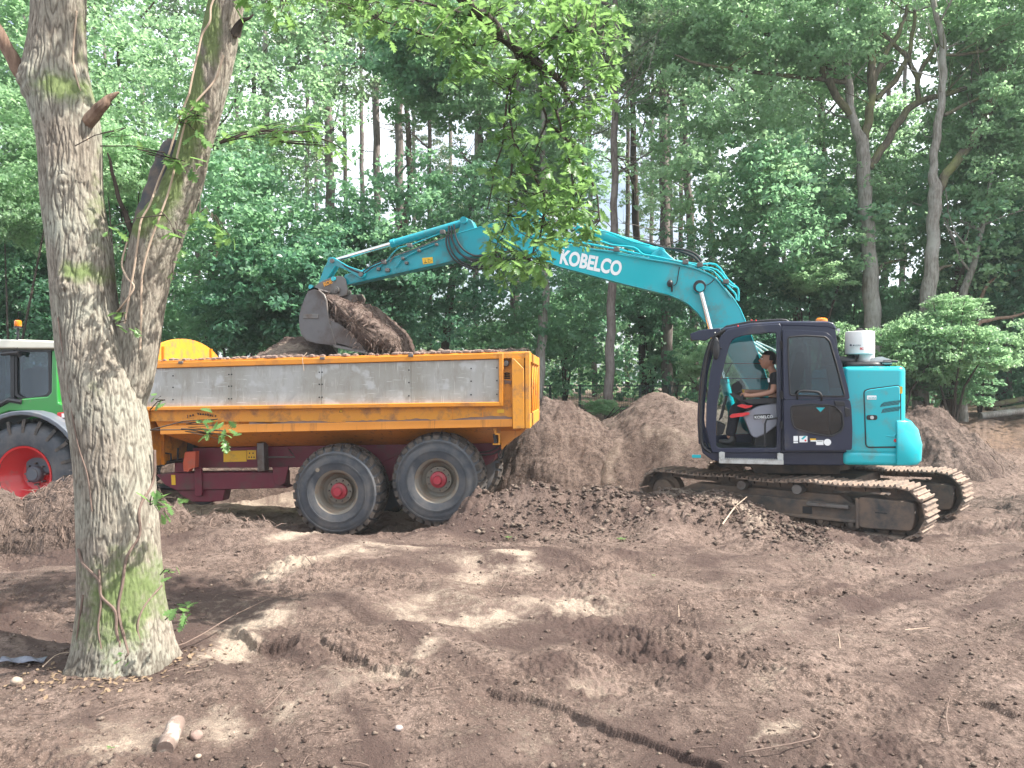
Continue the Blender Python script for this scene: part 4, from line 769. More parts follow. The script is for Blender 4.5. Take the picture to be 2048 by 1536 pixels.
# hood top, filter canister, elbow
zh = zt; b = MB(); b.plan(rpoly([(u0+.05, -1.05), (.80, -1.05), (.95, -.6), (.95, .9), (u0+.05, .9)], .12, 4), zh-.02, zh+.06); b.build('hood', M['black'], ex, .03, seg=3)
q = V3(1752, 714, -.75); q2 = V3(1783, 731, -.75)
b = MB(); q2.x = min(q2.x, UB-.1); b.prism([(q.x-.12, zh+.04), (q.x-.1, q.z-.02), (q.x+.02, q.z), (q.x+.14, q.z-.045), (q2.x, q2.z), (q2.x, zh+.04)], -.95, .3); b.build('hood_dome', M['alu'], ex, .04, seg=4)  # rear dome of the black hood, its silver reflection put into a metal colour
fc = V3(1719.5, 709, -.85); ft = V3(1719.5, 663, -.85); fr_ = (V3(1749, 700, -.85).x-V3(1690, 700, -.85).x)/2
b = MB(); b.latz([(fr_*.95, 0), (fr_, .01), (fr_, (ft.z-fc.z)-.02), (fr_*.97, (ft.z-fc.z)-.004), (fr_*.9, ft.z-fc.z)], (fc.x, -.85, fc.z), 48); can = b.build('air_filter_canister', M['white'], ex)
b = MB(); b.latz([(.05, 0), (.05, .03), (.02, .045)], (fc.x, -.85, ft.z-.005), 16); b.build('wing_nut', M['black'], can)
b = MB(); zlow = V3(1727, 726, -.85).z; b.latz([(fr_*.56, 0), (fr_*.6, fc.z-zlow)], (fc.x+.07, -.85, zlow), 32); b.build('filter_neck', M['white'], can)
b = MB(); b.box(fc.x-.14, fc.x+.34, -1.0, -.7, zh+.05, zlow+.015); b.box(fc.x+.25, fc.x+.42, -.98, -.92, zlow+.0, zlow+.03); b.build('filter_bracket', M['black'], can, .008)
b = MB(); e0 = V3(1681, 722, -.9); e1 = V3(1702, 722, -.9); b.tube(spline([e0+Vector((-.2, .1, 0)), e0, e1, e1+Vector((.02, .05, .05)), Vector((fc.x-.02, -.85, fc.z+.01))], 4), .062, 16); b.build('intake_elbow', M['hose'], can)
text('RESPA', .028, (fc.x-.10, -.85-fr_-.001, fc.z+.10), (math.pi/2, 0, 0), M['fender'], can, .001)
text('SC', .036, (fc.x-.035, -.85-fr_-.001, fc.z+.055), (math.pi/2, 0, 0), M['red'], can, .001, bold=.002)
b = MB(); b.ball((fc.x-.135, -.85-fr_*.80, fc.z+.115), .013, 8); b.ball((fc.x-.105, -.85-fr_*.88, fc.z+.112), .008, 8); b.build('logo_dots', M['navy'], can)
# ---------------- cab ----------------
FV = -.30                         # far side of the cab
cab_out = [(1400, 898), (1398, 860), (1399, 815), (1405, 745), (1417, 690), (1428, 668), (1450, 657), (1500, 647), (1560, 643.5), (1655, 643.5), (1668, 647), (1673, 655), (1678, 700), (1688, 742), (1700, 800), (1705, 850), (1705, 905), (1560, 906), (1424, 906), (1408, 902)]
opening = [(1433, 896), (1432, 850), (1435, 800), (1442, 756), (1459, 690), (1467, 677), (1490, 670), (1530, 666), (1553, 664.5), (1554, 780), (1554, 896), (1490, 896)]
rearopen = [(1576, 895), (1573, 800), (1572, 664), (1600, 664), (1655, 666), (1663, 674), (1675, 725), (1690, 790), (1697, 850), (1696, 896), (1640, 896)]
cab = empty('cab', parent=ex)
co = P(cab_out); 
b = MB(); xm = P([(1563, 780)])[0][0]
# near side: two openings with a pillar between
left_o = P([(1400, 898), (1398, 860), (1399, 815), (1405, 745), (1417, 690), (1428, 668), (1450, 657), (1500, 647), (1563, 643.5), (1563, 780), (1563, 906), (1424, 906)])
right_o = P([(1563, 906), (1563, 780), (1563, 643.5), (1655, 643.5), (1668, 647), (1673, 655), (1678, 700), (1688, 742), (1700, 800), (1705, 850), (1705, 905)])
lo = P([(1424, 905), (1412, 860), (1413, 810), (1420, 745), (1432, 690), (1444, 668), (1456, 659), (1500, 651), (1562.8, 647), (1562.8, 780), (1562.8, 905), (1470, 905.5)])
b.ring(lo, rpoly(P(opening), .03), NV, NV+.07, 90); b.build('side_frame', M['navy'], cab, .008)
b = MB(); b.ring(P([(1563.2, 905.5), (1563.2, 780), (1563.2, 647), (1600, 646), (1655, 646), (1666, 649), (1671, 657), (1676, 700), (1687, 744), (1699, 800), (1704, 850), (1704, 904.5)]), P(rearopen), NV+.01, NV+.08, 90); b.build('rear_side_frame', M['navy'], cab, .006)
# outer rolled front pillar (curved glass edge)
fp = [V3(a_, b_, NV+.02) for a_, b_ in [(1421, 905), (1405, 890), (1401, 850), (1402, 812), (1408, 745), (1420, 692), (1430, 672), (1450, 660)]]
b = MB(); b.tube([Vector(x) for x in spline(fp, 4)], .020, 8); b.build('front_pillar', M['black'], cab)
fp2 = [V3(a_, b_, NV+.05) for a_, b_ in [(1420, 902), (1411, 880), (1407, 850), (1408, 812), (1414, 745), (1426, 692)]]
b = MB(); b.tube([Vector(x) for x in spline(fp2, 4)], .009, 6); b.build('grab_rail', M['navy'], cab)
fpf = [Vector((p.x, FV, p.z)) for p in fp]
b = MB(); b.tube([Vector(x) for x in spline(fpf, 4)], .022, 8); b.build('front_pillar', M['navy'], cab)
# front glass, curved
S0 = spline([Vector((p.x-.005, NV+.03, p.z)) for p in fp[1:]], 4); vs = []
for p in S0: vs += [(p[0], NV+.03, p[2]), (p[0], FV, p[2])]
b = MB(); b.add(vs, [(2*i, 2*i+1, 2*i+3, 2*i+2) for i in range(len(S0)-1)]); fg = b.build('windscreen', M['glass'], cab)
# roof, rear wall, floor, far side
roof = P([(1438, 664), (1450, 655), (1500, 646), (1560, 642), (1655, 642), (1667, 645), (1673, 655), (1673, 661), (1655, 655), (1560, 652), (1500, 655), (1455, 664)])
b = MB(); b.prism(roof, NV+.005, FV+.02); b.build('roof', M['navy'], cab, .02, seg=3)
b = MB(); rw = P([(1673, 655), (1678, 700), (1688, 742), (1700, 800), (1705, 850), (1705, 905), (1698, 905), (1698, 850), (1693, 800), (1681, 742), (1671, 700), (1666, 655)]); b.prism(rw, NV+.08, FV); b.build('rear_wall', M['black'], cab)
b = MB(); b.prism(P([(1408, 896), (1704, 896), (1704, 905), (1420, 905)]), NV+.07, FV+.02); b.build('cab_floor', M['black'], cab)
b = MB(); b.ring([(u_, z_) for u_, z_ in co], rpoly(P([(1412, 850), (1414, 810), (1420, 745), (1434, 690), (1446, 672), (1500, 660), (1555, 657), (1655, 657), (1663, 680), (1680, 742), (1690, 800), (1695, 850), (1690, 870), (1420, 880)]), .03), FV-.04, FV, 90); b.build('far_side_frame', M['navy'], cab)
uz_ = U.uz(1600, 780)[0]; z1, z2 = U.uz(1500, 657)[1], U.uz(1500, 880)[1]
for (pa, pb) in (((1447, 727), (1600, 727)), ((1438, 757), (1600, 757))):
    b = MB(); q, r_ = V3(pa[0]-8, pa[1], FV), V3(pb[0]+60, pb[1], FV); b.tube([q, r_], .008, 6); b.build('guard_bar', M['black'], cab)
b = MB(); b.box(U.uz(1500, 700, FV)[0]-.5, U.uz(1600, 700, FV)[0]+.35, FV-.022, FV-.018, z2, z1); b.build('far_side_glass', M['glass'], cab)
# open door folded back along the rear half
dvn, dvf = NV-.10, NV-.035
d_out = rpoly(P([(1569, 901), (1568, 800), (1566, 660), (1600, 660), (1652, 664), (1664, 673), (1682, 722), (1696, 775), (1703, 815), (1705, 860), (1704, 900)], dvn), .03, 3)
up_in = rpoly(P([(1580, 790), (1577, 730), (1576, 674), (1610, 671), (1651, 673.5), (1660, 683), (1675, 735), (1690, 793), (1640, 792)], dvn), .03, 3)
lo_in = rpoly(P([(1581, 812), (1620, 808), (1668, 811), (1684, 826), (1687, 850), (1683, 862), (1662, 873), (1625, 867), (1588, 856), (1583, 840)], dvn), .04, 3)
door = empty('cab_door', parent=cab)
# split the door into an upper and a lower ring that share the waist
ud = P([(1567.5, 799), (1566, 660), (1600, 660), (1652, 664), (1664, 673), (1682, 722), (1696, 775), (1700, 799), (1640, 799)], dvn)
ld = P([(1567.5, 799.4), (1640, 799.4), (1700, 799.4), (1703, 815), (1705, 860), (1704, 900), (1640, 901), (1569, 901)], dvn)
up_o = rpoly(ud, .025, 3); lo_o = rpoly(ld, .02, 3)
def start_at(pts, ref):           # begin a polygon at the vertex nearest to a direction
    c0 = Vector((sum(p[0] for p in pts)/len(pts), sum(p[1] for p in pts)/len(pts))); i = max(range(len(pts)), key=lambda k: (Vector(pts[k])-c0).normalized().dot(Vector(ref)));  return pts[i:]+pts[:i]
b = MB(); b.ring(start_at(up_o, (-.7, .7)), start_at(up_in, (-.7, .7)), dvn, dvf, 110); b.ring(start_at(lo_o, (-.9, -.5)), start_at(lo_in, (-.9, -.5)), dvn, dvf, 110); b.build('door_panel', M['navy'], cab if 0 else door, .01, seg=2)
b = MB(); b.prism(up_in, dvn+.022, dvn+.028); b.build('upper_pane', M['tint'], door)
b = MB(); b.prism(lo_in, dvn+.022, dvn+.028); b.build('lower_pane', M['tint'], door)
b = MB(); L_ = [Vector((p[0], dvn-.004, p[1])) for p in up_in]; b.tube(L_+[L_[0]], .011, 6); L_ = [Vector((p[0], dvn-.004, p[1])) for p in lo_in]; b.tube(L_+[L_[0]], .011, 6); b.build('rubber_seal', M['black'], door)
b = MB(); hp = [(1595, 798), (1595, 788), (1602, 782), (1625, 782.5), (1638, 785), (1643, 792), (1643, 801)]; b.tube([Vector(x) for x in spline([V3(a_, b_, dvn-(.06 if 0 < i < 6 else .0)) for i, (a_, b_) in enumerate(hp)], 4)], .013, 8); b.build('door_handle', M['black'], door)
b = MB(); b.prism(rpoly(P([(1668, 802), (1688, 803), (1691, 812), (1672, 811)], dvn-.02), .01), dvn-.025, dvn+.01); b.build('door_lock', M['black'], door, .005)
b = MB(); b.prism(rpoly(P([(1689, 814), (1699, 818), (1700, 832), (1691, 834)], dvn-.01), .01), dvn-.018, dvn+.01); b.build('latch_plate', M['black'], door, .004)
for yy in (690, 790, 850):
    b = MB(); q = V3(1563, yy, NV-.02); b.cyl(q+Vector((0, 0, -.05)), q+Vector((0, 0, .05)), .016, 10); b.build('hinge', M['black'], door)
# stickers on the door
def stk(pts, m, nm='sticker', dd=.004): b = MB(); b.prism(P(pts, dvn-dd), dvn-dd, dvn-dd+.003); return b.build(nm, m, door, smooth=0)
stk([(1587, 872), (1596, 872), (1596, 882), (1587, 882)], M['letter']); stk([(1587, 883.2), (1596, 883.2), (1596, 886.3), (1587, 886.3)], M['letter'])
stk([(1598.5, 872), (1615, 872), (1615, 884.5), (1599, 884.8)], M['letter']); stk([(1608, 872.3), (1613, 872.3), (1606, 879), (1602, 878)], M['teal'], dd=.006); b = MB(); b.lathe([(.012, 0), (.012, .004)], V3(1611, 881, dvn-.0075), 12); b.build('sticker', M['red'], door)
stk([(1620, 877), (1632, 877), (1632, 880.2), (1620, 880.2)], M['yellow']); stk([(1621, 880.4), (1632, 880.4), (1632, 883), (1621, 883)], M['letter'])
stk([(1632.3, 880.5), (1647, 880.5), (1647, 890), (1632.3, 890)], M['letter']); stk([(1634, 882), (1645, 882), (1645, 883), (1634, 883)], M['fender'], dd=.006)
b = MB(); b.lathe([(.042, 0), (.042, .004)], V3(1655, 884.5, dvn-.006), 24); b.build('round_sticker', M['letter'], door)
b = MB(); b.prism(P([(1632, 815), (1650, 815), (1641, 824)], dvn+.018), dvn+.018, dvn+.021); b.build('triangle_sticker', M['teal'], door, smooth=0)
# roof hatch, visor, beacon
b = MB(); b.prism(P([(1440, 660), (1452, 651), (1500, 641), (1560, 637), (1572, 638), (1581, 643), (1575, 648), (1500, 650), (1455, 660)], -1.15), -1.15, -.4); hat = b.build('roof_hatch', M['black'], cab, .01)
b = MB(); b.prism(P([(1380, 668), (1400, 660), (1440, 656), (1442, 668), (1428, 672), (1412, 681), (1383, 680)], NV+.02), NV+.02, NV+.10); b.prism(P([(1381, 670), (1402, 663), (1440, 659), (1438, 664), (1404, 669), (1384, 677)], NV+.1), NV+.1, FV-.05); b.build('sun_visor', M['navy'], cab, .006)
for a_, c_, m_ in ((1430, 665.5, 'alu'), (1476, 652, 'red'), (1503, 640.5, 'red'), (1512, 641, 'red')):
    b = MB(); b.ball(V3(a_, c_, NV-.0 if a_ != 1503 else -1.16), .011, 8); b.build('bolt', M[m_], cab)
q = V3(1643, 643, -.95); b = MB(); b.latz([(.07, -.02), (.075, .0), (.07, .03), (.05, .045), (.0, .05)], q, 20); b.build('beacon', M['orange_lamp'], cab)
b = MB(); b.box(*sorted((V3(1677, 0).x, V3(1683, 0).x)), NV+.1, NV+.14, V3(1680, 661).z, V3(1680, 656).z); b.tube([V3(1680, 660, NV+.12), V3(1674, 670, NV+.12)], .008, 6); b.build('rear_lamp', M['alu'], cab)
# mirror on the front pillar
b = MB(); mc = V3(1432, 697, NV-.05); b.ball((0, 0, 0), 1, 16, (.045, .02, .145)); b.v = [(x_+mc.x, y_+mc.y, z_+mc.z) for x_, y_, z_ in b.v]; mir = b.build('mirror', M['black'], cab)
b = MB(); b.tube(spline([V3(1424, 706, NV-.05), V3(1424, 690, NV-.06), V3(1430, 682, NV-.06), V3(1437, 684, NV-.06), V3(1439, 694, NV-.04), V3(1444, 697, NV)], 4), .006, 6); b.build('mirror_arm', M['black'], mir)
b = MB(); b.box(V3(1384, 0).x, V3(1402, 0).x, NV+.05, NV+.09, V3(0, 888).z, V3(0, 883).z); b.build('side_marker', M['teal'], cab, .004)
# inside the cab: seat, console, levers
seat = empty('seat', parent=cab); CV = -.76
b = MB(); b.prism(rpoly(P([(1505, 815), (1580, 812), (1584, 832), (1510, 832)], CV), .04), CV-.24, CV+.24); b.build('cushion', M['black'], seat, .03, seg=3)
b = MB(); b.prism(rpoly(P([(1566, 815), (1585, 815), (1606, 730), (1602, 705), (1590, 703), (1578, 740)], CV), .05), CV-.23, CV+.23); b.build('backrest', M['black'], seat, .03, seg=3)
b = MB(); b.prism(rpoly(P([(1515, 832), (1580, 832), (1575, 893), (1505, 893)], CV), .03), CV-.2, CV+.2); b.build('seat_base', M['black'], seat, .02)
cv = -1.10
b = MB(); b.prism(rpoly(P([(1484, 826), (1500, 821), (1516, 812), (1550, 806), (1574, 808), (1572, 840), (1553, 852), (1535, 866), (1512, 877), (1503, 872), (1491, 842)], cv), .05, 4), cv, cv+.16); con = b.build('side_console', M['grey_box'], seat, .025, seg=3)
b = MB(); b.prism(rpoly(P([(1507.5, 829.5), (1541, 827.5), (1541, 836.5), (1507.5, 839)], cv-.005), .01), cv-.006, cv+.002); b.build('name_plate', M['black'], con)
text('KOBELCO', .050, V3(1509, 837.3, cv-.009), (math.pi/2, -.05, 0), M['letter'], con, .002, bold=.001)
for pts, w_ in (([(1459, 832), (1464, 828), (1497, 824), (1500, 828), (1485, 833), (1461, 836)], .05), ([(1474, 811), (1484, 808), (1496, 811), (1505, 810.5), (1503, 814), (1490, 817), (1476, 813)], .05)):
    b = MB(); b.prism(rpoly(P(pts, cv-.02), .012), cv-.05, cv+.0); b.build('red_lever', M['red'], seat, .007)
b = MB(); b.prism(rpoly(P([(1488, 800), (1500, 797), (1552, 797), (1556, 806), (1502, 808), (1480, 800)], cv), .015), cv-.02, cv+.09); b.build('armrest', M['black'], seat, .012)
b = MB(); b.prism(rpoly(P([(1459, 787), (1466, 786), (1484, 794), (1486, 799), (1478, 801), (1464, 793)], cv), .01), cv-.03, cv+.1); b.tube([V3(1479, 799, cv+.03), V3(1490, 812, cv+.03), V3(1500, 822, cv+.05)], .03, 10); b.build('control_pod', M['black'], seat, .01)
b = MB(); b.tube([V3(1484, 800, cv+.03), V3(1484, 790, cv+.03), V3(1481, 783, cv+.03)], [.018, .016, .024], 10); b.build('joystick', M['black'], seat)
b = MB(); b.tube([V3(1530, 894, NV-.01), V3(1530, 848, NV-.01), V3(1533, 839, NV-.01), V3(1556, 836, NV+.0)], .012, 8); b.box(V3(1522, 0).x, V3(1546, 0).x, NV-.03, NV+.05, V3(0, 897).z, V3(0, 893).z); b.build('entry_handrail', M['black'], cab)
b = MB(); b.prism(P([(1450, 792), (1456, 791), (1445, 835), (1437, 842)], -.9), -.92, -.86); b.prism(P([(1434, 842), (1452, 850), (1446, 868), (1434, 872)], -.95), -.95, -.6); b.build('travel_pedals', M['black'], cab, .008)
b = MB(); b.prism(rpoly(P([(1462, 770), (1478, 762), (1486, 774), (1472, 790), (1464, 786)], -.42), .02), -.44, -.4); b.tube([V3(1476, 788, -.42), V3(1482, 830, -.45)], .012, 6); b.build('monitor', M['black'], cab, .008)
b = MB(); b.prism(P([(1484, 779), (1496, 779), (1496, 786), (1484, 786)], -.40), -.41, -.4); b.build('yellow_tag', M['yellow'], cab)
# ---------------- operator ----------------
op_ = U.empty('person'); tag(op_, 'person in black t-shirt and dark trousers seated in the excavator cab, hands on the joystick', 'person')
pv = -.78
def skinobj(name, chains, m, parent, sub=2):
    verts = []; edges = []; rad = []; roots = []
    for ch in chains:
        start = ch[0]; prev = None
        if isinstance(start, int): prev = start; ch = ch[1:]
        else: roots.append(len(verts))
        for p, r_ in ch:
            verts.append(tuple(p)); rad.append(r_ if isinstance(r_, tuple) else (r_, r_))
            if prev is not None: edges.append((prev, len(verts)-1))
            prev = len(verts)-1
    me = bpy.data.meshes.new(name); me.from_pydata(verts, edges, []); o = bpy.data.objects.new(name, me); COL.objects.link(o); o.parent = parent
    me.materials.append(m); sk = o.modifiers.new('skin', 'SKIN'); ld = me.skin_vertices[0] if me.skin_vertices else None
    if ld is None: me.skin_vertices.new() if hasattr(me.skin_vertices, 'new') else None
    ld = me.skin_vertices[0].data
    for i, r_ in enumerate(rad): ld[i].radius = r_
    for i in range(len(verts)): ld[i].use_root = i in roots
    sk.use_smooth_shade = True; sb = o.modifiers.new('sub', 'SUBSURF'); sb.levels = sub; sb.render_levels = sub
    return o
def p3(px, py, v): return V3(px, py, v)
try:
    hipz = p3(1551, 808, pv)
    near_sh, far_sh = pv-.17, pv+.17
    HEAD = p3(1536.5, 721, pv)
    body = [[(p3(1553, 806, pv), (.15, .12)), (p3(1554, 785, pv), (.14, .105)), (p3(1555, 762, pv), (.16, .11)), (p3(1552, 750, pv), (.13, .09)), (p3(1546, 744, pv), (.055, .055)), (p3(1541, 736, pv), (.052, .052)), (p3(1540, 728, pv), (.06, .06))],
            [3, (p3(1551, 752, near_sh), .058), (p3(1549, 768, near_sh-.04), .048), (p3(1546, 784, near_sh-.05), .043), (p3(1522, 789.5, near_sh-.06), .038), (p3(1500, 791.5, -1.02), .029), (p3(1492, 790, -1.05), (.034, .02)), (p3(1486, 789, -1.06), (.036, .018))],
            [3, (p3(1551, 752, far_sh), .058), (p3(1546, 770, far_sh+.05), .046), (p3(1538, 785, far_sh+.06), .042), (p3(1512, 784, far_sh+.04), .034), (p3(1494, 783, far_sh), .027), (p3(1488, 783, far_sh), (.034, .02))],
            [0, (p3(1547, 812, pv-.11), .095), (p3(1510, 810, pv-.14), .082), (p3(1470, 815, pv-.17), .066), (p3(1466, 838, pv-.16), .056), (p3(1461, 862, pv-.15), .040), (p3(1458, 878, pv-.15), .036)],
            [0, (p3(1547, 812, pv+.11), .095), (p3(1510, 810, pv+.14), .082), (p3(1474, 816, pv+.17), .066), (p3(1468, 840, pv+.16), .054), (p3(1464, 862, pv+.15), .040), (p3(1460, 878, pv+.15), .036)]]
    for k, (dx, dy, dv_) in enumerate([(-5, 1, -.030), (-6.5, 2, -.012), (-6.5, 2.5, .008), (-5, 3.2, .026)]):   # fingers curled over the joystick
        a0 = p3(1487, 788.5+k*.6, -1.06+dv_*.9); a1 = p3(1487+dx*.6, 786.5+k*1.1, -1.06+dv_); a2 = p3(1487+dx, 789+k*1.3, -1.055+dv_); a3 = p3(1487+dx*.8, 793+k*1.0, -1.04+dv_)
        body.append([(a0, .0115), (a1, .0105), (a2, .0095), (a3, .0075)])
    body.append([(p3(1491, 789, -1.03), .013), (p3(1486, 786, -1.005), .011), (p3(1482, 787, -.995), .009)])
    bd = skinobj('body', body, M['skin'], op_)
    b = MB()                       # head: sculpted profile facing the bucket (towards -u), tilted slightly up
    n = 40; vs = []
    for i in range(n+1):
        th = math.pi*i/n
        for k in range(n):
            ph = 2*math.pi*k/n; x = -math.sin(th)*math.cos(ph); y = math.sin(th)*math.sin(ph); z = math.cos(th)
            X = x*.098; Y_ = y*.076; Z = z*.118
            f = max(0, -x)
            if z < 0: X *= 1-.10*(-z)*(1 if x > 0 else .2); Y_ *= 1-.28*(-z)**1.4; X += (-.012)*max(0, -z)
            gs = lambda zc_, s_, yw: math.exp(-((z-zc_)/s_)**2-(y/yw)**2)*f
            X -= .024*gs(-.12, .15, .16); X -= .008*gs(.10, .12, .10); X += .010*gs(.12, .10, .6)*abs(y)*2; X -= .012*gs(-.52, .08, .28); X -= .012*gs(-.86, .16, .4); X += .006*gs(-.42, .05, .3); X -= .006*gs(.30, .12, .6)
            if x > .3: X += .006*(1-abs(z))
            vs.append((X, Y_, Z))
    fs = [(i*n+k, i*n+(k+1) % n, (i+1)*n+(k+1) % n, (i+1)*n+k) for i in range(n) for k in range(n)]
    b.add(vs, fs)
    for s_ in (-1, 1): b.ball((.012, s_*.077, -.012), 1, 10, (.016, .008, .03))
    rot = Matrix.Rotation(math.radians(8), 4, 'Y'); hd = b.build('head', M['skin'], bd, smooth=180); hd.location = HEAD; hd.rotation_euler = (0, math.radians(7), 0)
    for s_ in (-1, 1):
        b = MB(); b.ball((-.083, s_*.030, .012), .011, 10); e_ = b.build('eye', M['letter'], hd); b = MB(); b.ball((-.091, s_*.031, .012), .006, 8); 
        b.tube([(-.088, s_*.012, .031), (-.090, s_*.03, .037), (-.078, s_*.05, .032)], [.003, .0045, .003], 5); b.build('eyebrow', M['hair'], hd)
    b = MB(); vs2 = []; keep = {}
    for idx, (X, Y_, Z) in enumerate(vs):
        keep[idx] = (Z > .058 and X > -.085) or (X > .0 and Z > -.005) or (X > .035 and Z > -.045)
    b.add([(X*1.055+.003, Y_*1.06, Z*1.06+.004) for X, Y_, Z in vs], [f for f in fs if all(keep[i] for i in f)]); hr = b.build('hair', M['hair'], hd, smooth=180)
    so_ = hr.modifiers.new('thick', 'SOLIDIFY'); so_.thickness = .010; so_.offset = 0
    b = MB(); b.tube([(-.106, -.018, -.052), (-.112, 0, -.053), (-.106, .018, -.052)], .0035, 6); b.build('mouth', M['hubm'], hd)
    sh = [[(p3(1553, 803, pv), (.165, .13)), (p3(1554, 785, pv), (.158, .118)), (p3(1555, 764, pv), (.178, .122)), (p3(1553, 752, pv), (.145, .10)), (p3(1549, 747.5, pv), (.075, .07))],
          [3, (p3(1551, 752, near_sh), .070), (p3(1549.5, 762, near_sh-.03), .064), (p3(1547.5, 773, near_sh-.045), .062)], [3, (p3(1551, 752, far_sh), .070), (p3(1547, 762, far_sh+.03), .064), (p3(1543, 774, far_sh+.045), .062)]]
    skinobj('shirt', sh, M['shirt'], bd)
    tr = [[(p3(1553, 806, pv), (.165, .125)), (p3(1547, 812, pv-.11), .105), (p3(1510, 810, pv-.14), .092), (p3(1470, 815, pv-.17), .078), (p3(1466, 838, pv-.16), .070), (p3(1461, 862, pv-.15), .062), (p3(1458, 874, pv-.15), .060)],
          [0, (p3(1547, 812, pv+.11), .105), (p3(1510, 810, pv+.14), .092), (p3(1474, 816, pv+.17), .078), (p3(1468, 840, pv+.16), .068), (p3(1464, 862, pv+.15), .060), (p3(1461, 874, pv+.15), .058)]]
    skinobj('trousers', tr, M['trousers'], bd)
    for s_, dx in ((-.16, 0), (.16, 4)):
        skinobj('shoe', [[(p3(1464+dx, 870, pv+s_), (.05, .05)), (p3(1463+dx, 884, pv+s_), (.052, .045)), (p3(1447+dx, 884, pv+s_), (.05, .036)), (p3(1437+dx, 881, pv+s_), (.042, .028))]], M['shoeleather'], bd)
    b = MB(); b.prism(P([(1535, 757), (1539, 756), (1539.5, 764), (1536, 765)], near_sh-.085), near_sh-.088, near_sh-.083); b.build('shirt_print', M['letter'], bd)
except Exception as err:
    print('PERSON', err)
    import traceback; traceback.print_exc()
# ---------------- boom ----------------
BN, BF = -.17, .17
boom = empty('boom', parent=ex)
side = [(1545, 812), (1520, 812), (1497, 776), (1455, 702), (1432, 668), (1410, 643), (1396, 625), (1377, 607), (1360, 597), (1338, 588), (1300, 579), (1255, 568), (1186, 549.5), (1120, 532), (1090, 522), (1062, 511), (1042, 500), (1032, 488), (1036, 476), (1050, 470), (1075, 472),
        (1101, 478), (1162, 493), (1235, 507), (1284, 517), (1357, 529), (1394, 539), (1420, 550), (1438, 563), (1452, 578), (1467, 596), (1480, 616), (1489, 637), (1506, 680), (1531, 746), (1549, 795)]
sp_ = P(side, BN); b = MB(); b.prism(sp_, BN, BF); b.build('boom_beam', M['teal'], boom, .006)
# flange lines along the plate edges (weld flanges that stand proud)
def flange(pts, v, w_=.012, par=boom, m='teal'):
    b = MB(); b.tube([V3(a_, c_, v) for a_, c_ in pts], w_, 6); b.build('flange', M[m], par)
flange([(1500, 778), (1456, 703), (1433, 669), (1411, 644), (1397, 626), (1378, 608), (1360, 598), (1338, 589), (1300, 580), (1255, 569), (1186, 550.5), (1120, 533), (1064, 512)], BN-.002, .009)
flange([(1101, 479), (1162, 494), (1235, 508), (1284, 518), (1357, 530), (1394, 540), (1420, 551), (1438, 564), (1452, 579), (1467, 597), (1480, 617), (1489, 638), (1506, 681), (1531, 747)], BN-.002, .009)
# lettering along the boom
q0, q1 = V3(1118, 525.5, BN-.003), V3(1240, 551, BN-.003); ang = math.atan2(q1.z-q0.z, q1.x-q0.x)
lt = text('KOBELCO', .285, q0, (math.pi/2, -ang, 0), M['letter'], boom, .002, bold=.011, shear=-.05)
wd = lt.data.vertices; xs = [v_.co.x for v_ in wd]; lt.scale = ((q1-q0).length/(max(xs)-min(xs)), 1.0, 1)
# ears for the arm cylinder and the pins
b = MB(); b.prism(P([(1296, 519), (1305, 505), (1316, 499), (1328, 500), (1342, 513), (1365, 530)], -.1), -.1, .1); b.build('cylinder_ear', M['teal'], boom, .01)
def hyd(name, a_, b_, rb, rr, k, par, barrel='teal', rod='chrome', cap=.06):   # cylinder barrel from a to k, rod on to b
    a_, b_ = Vector(a_), Vector(b_); m_ = a_.lerp(b_, k); d = (b_-a_).normalized(); g_ = MB(); g_.cyl(a_+d*.04, m_, rb, 20); g_.cyl(m_-d*cap, m_+d*.015, rb*1.14, 20); g_.cyl(a_+d*.03, a_+d*.09, rb*1.1, 20)
    for q in (a_,): g_.cyl(q+Vector((0, -rb*1.25, 0)), q+Vector((0, rb*1.25, 0)), rb*.95, 18)
    o = g_.build(name, M[barrel], par, .004); g_ = MB(); g_.cyl(m_, b_, rr, 16); g_.build('piston_rod', M[rod], o)
    g_ = MB(); g_.cyl(b_+Vector((0, -rb*1.2, 0)), b_+Vector((0, rb*1.2, 0)), rb*.95, 18); g_.build('rod_eye', M[barrel], o); return o
hyd('arm_cylinder', V3(1321, 507, 0), V3(1074, 428, 0), .078, .045, .66, boom)
b = MB(); b.lathe([(.036, -.13), (.036, .13)], V3(1321, 507, 0), 18); b.build('pin', M['teal_arm'], boom)
for s_ in (-.235, .235):
    hyd('boom_cylinder', V3(1468, 838, s_), V3(1400, 576, s_), .062, .034, .30, boom)
b = MB(); q = V3(1399, 574, -.2); b.lathe([(.088, -.09), (.088, -.03), (.075, -.02), (.06, .03)], q, 24); b.lathe([(.088, .43), (.075, .37), (.06, .3)][::-1], q, 24); b.lathe([(.05, -.105), (.05, -.09)], q, 16); b.build('cylinder_pin', M['black'], boom, .004)
b = MB(); b.lathe([(.11, -.008), (.11, .02)], V3(1399, 574, BN), 28); b.build('pin_boss', M['teal'], boom, .004)
# work lamp and its cable
b = MB(); q = V3(1340, 567, BN-.06); b.ball((0, 0, 0), 1, 12, (.045, .05, .055)); b.v = [(x_+q.x, y_+q.y, z_+q.z) for x_, y_, z_ in b.v]; b.cyl(V3(1343, 571, BN-.05), V3(1344, 583, BN-.02), .014, 8); b.build('work_lamp', M['black'], boom)
b = MB(); b.tube(spline([V3(1347, 572, BN-.04), V3(1353, 566, BN-.03), V3(1356, 552, BN-.015), V3(1357, 545, BN-.02), V3(1359, 534, BN-.015)], 5), .007, 6); b.tube(spline([V3(1408, 571, BN-.04), V3(1418, 568, BN-.05), V3(1430, 556, BN-.03), V3(1428, 545, BN-.02), V3(1420, 540, BN-.02)], 5), .007, 6); b.build('lamp_cable', M['hose'], boom)
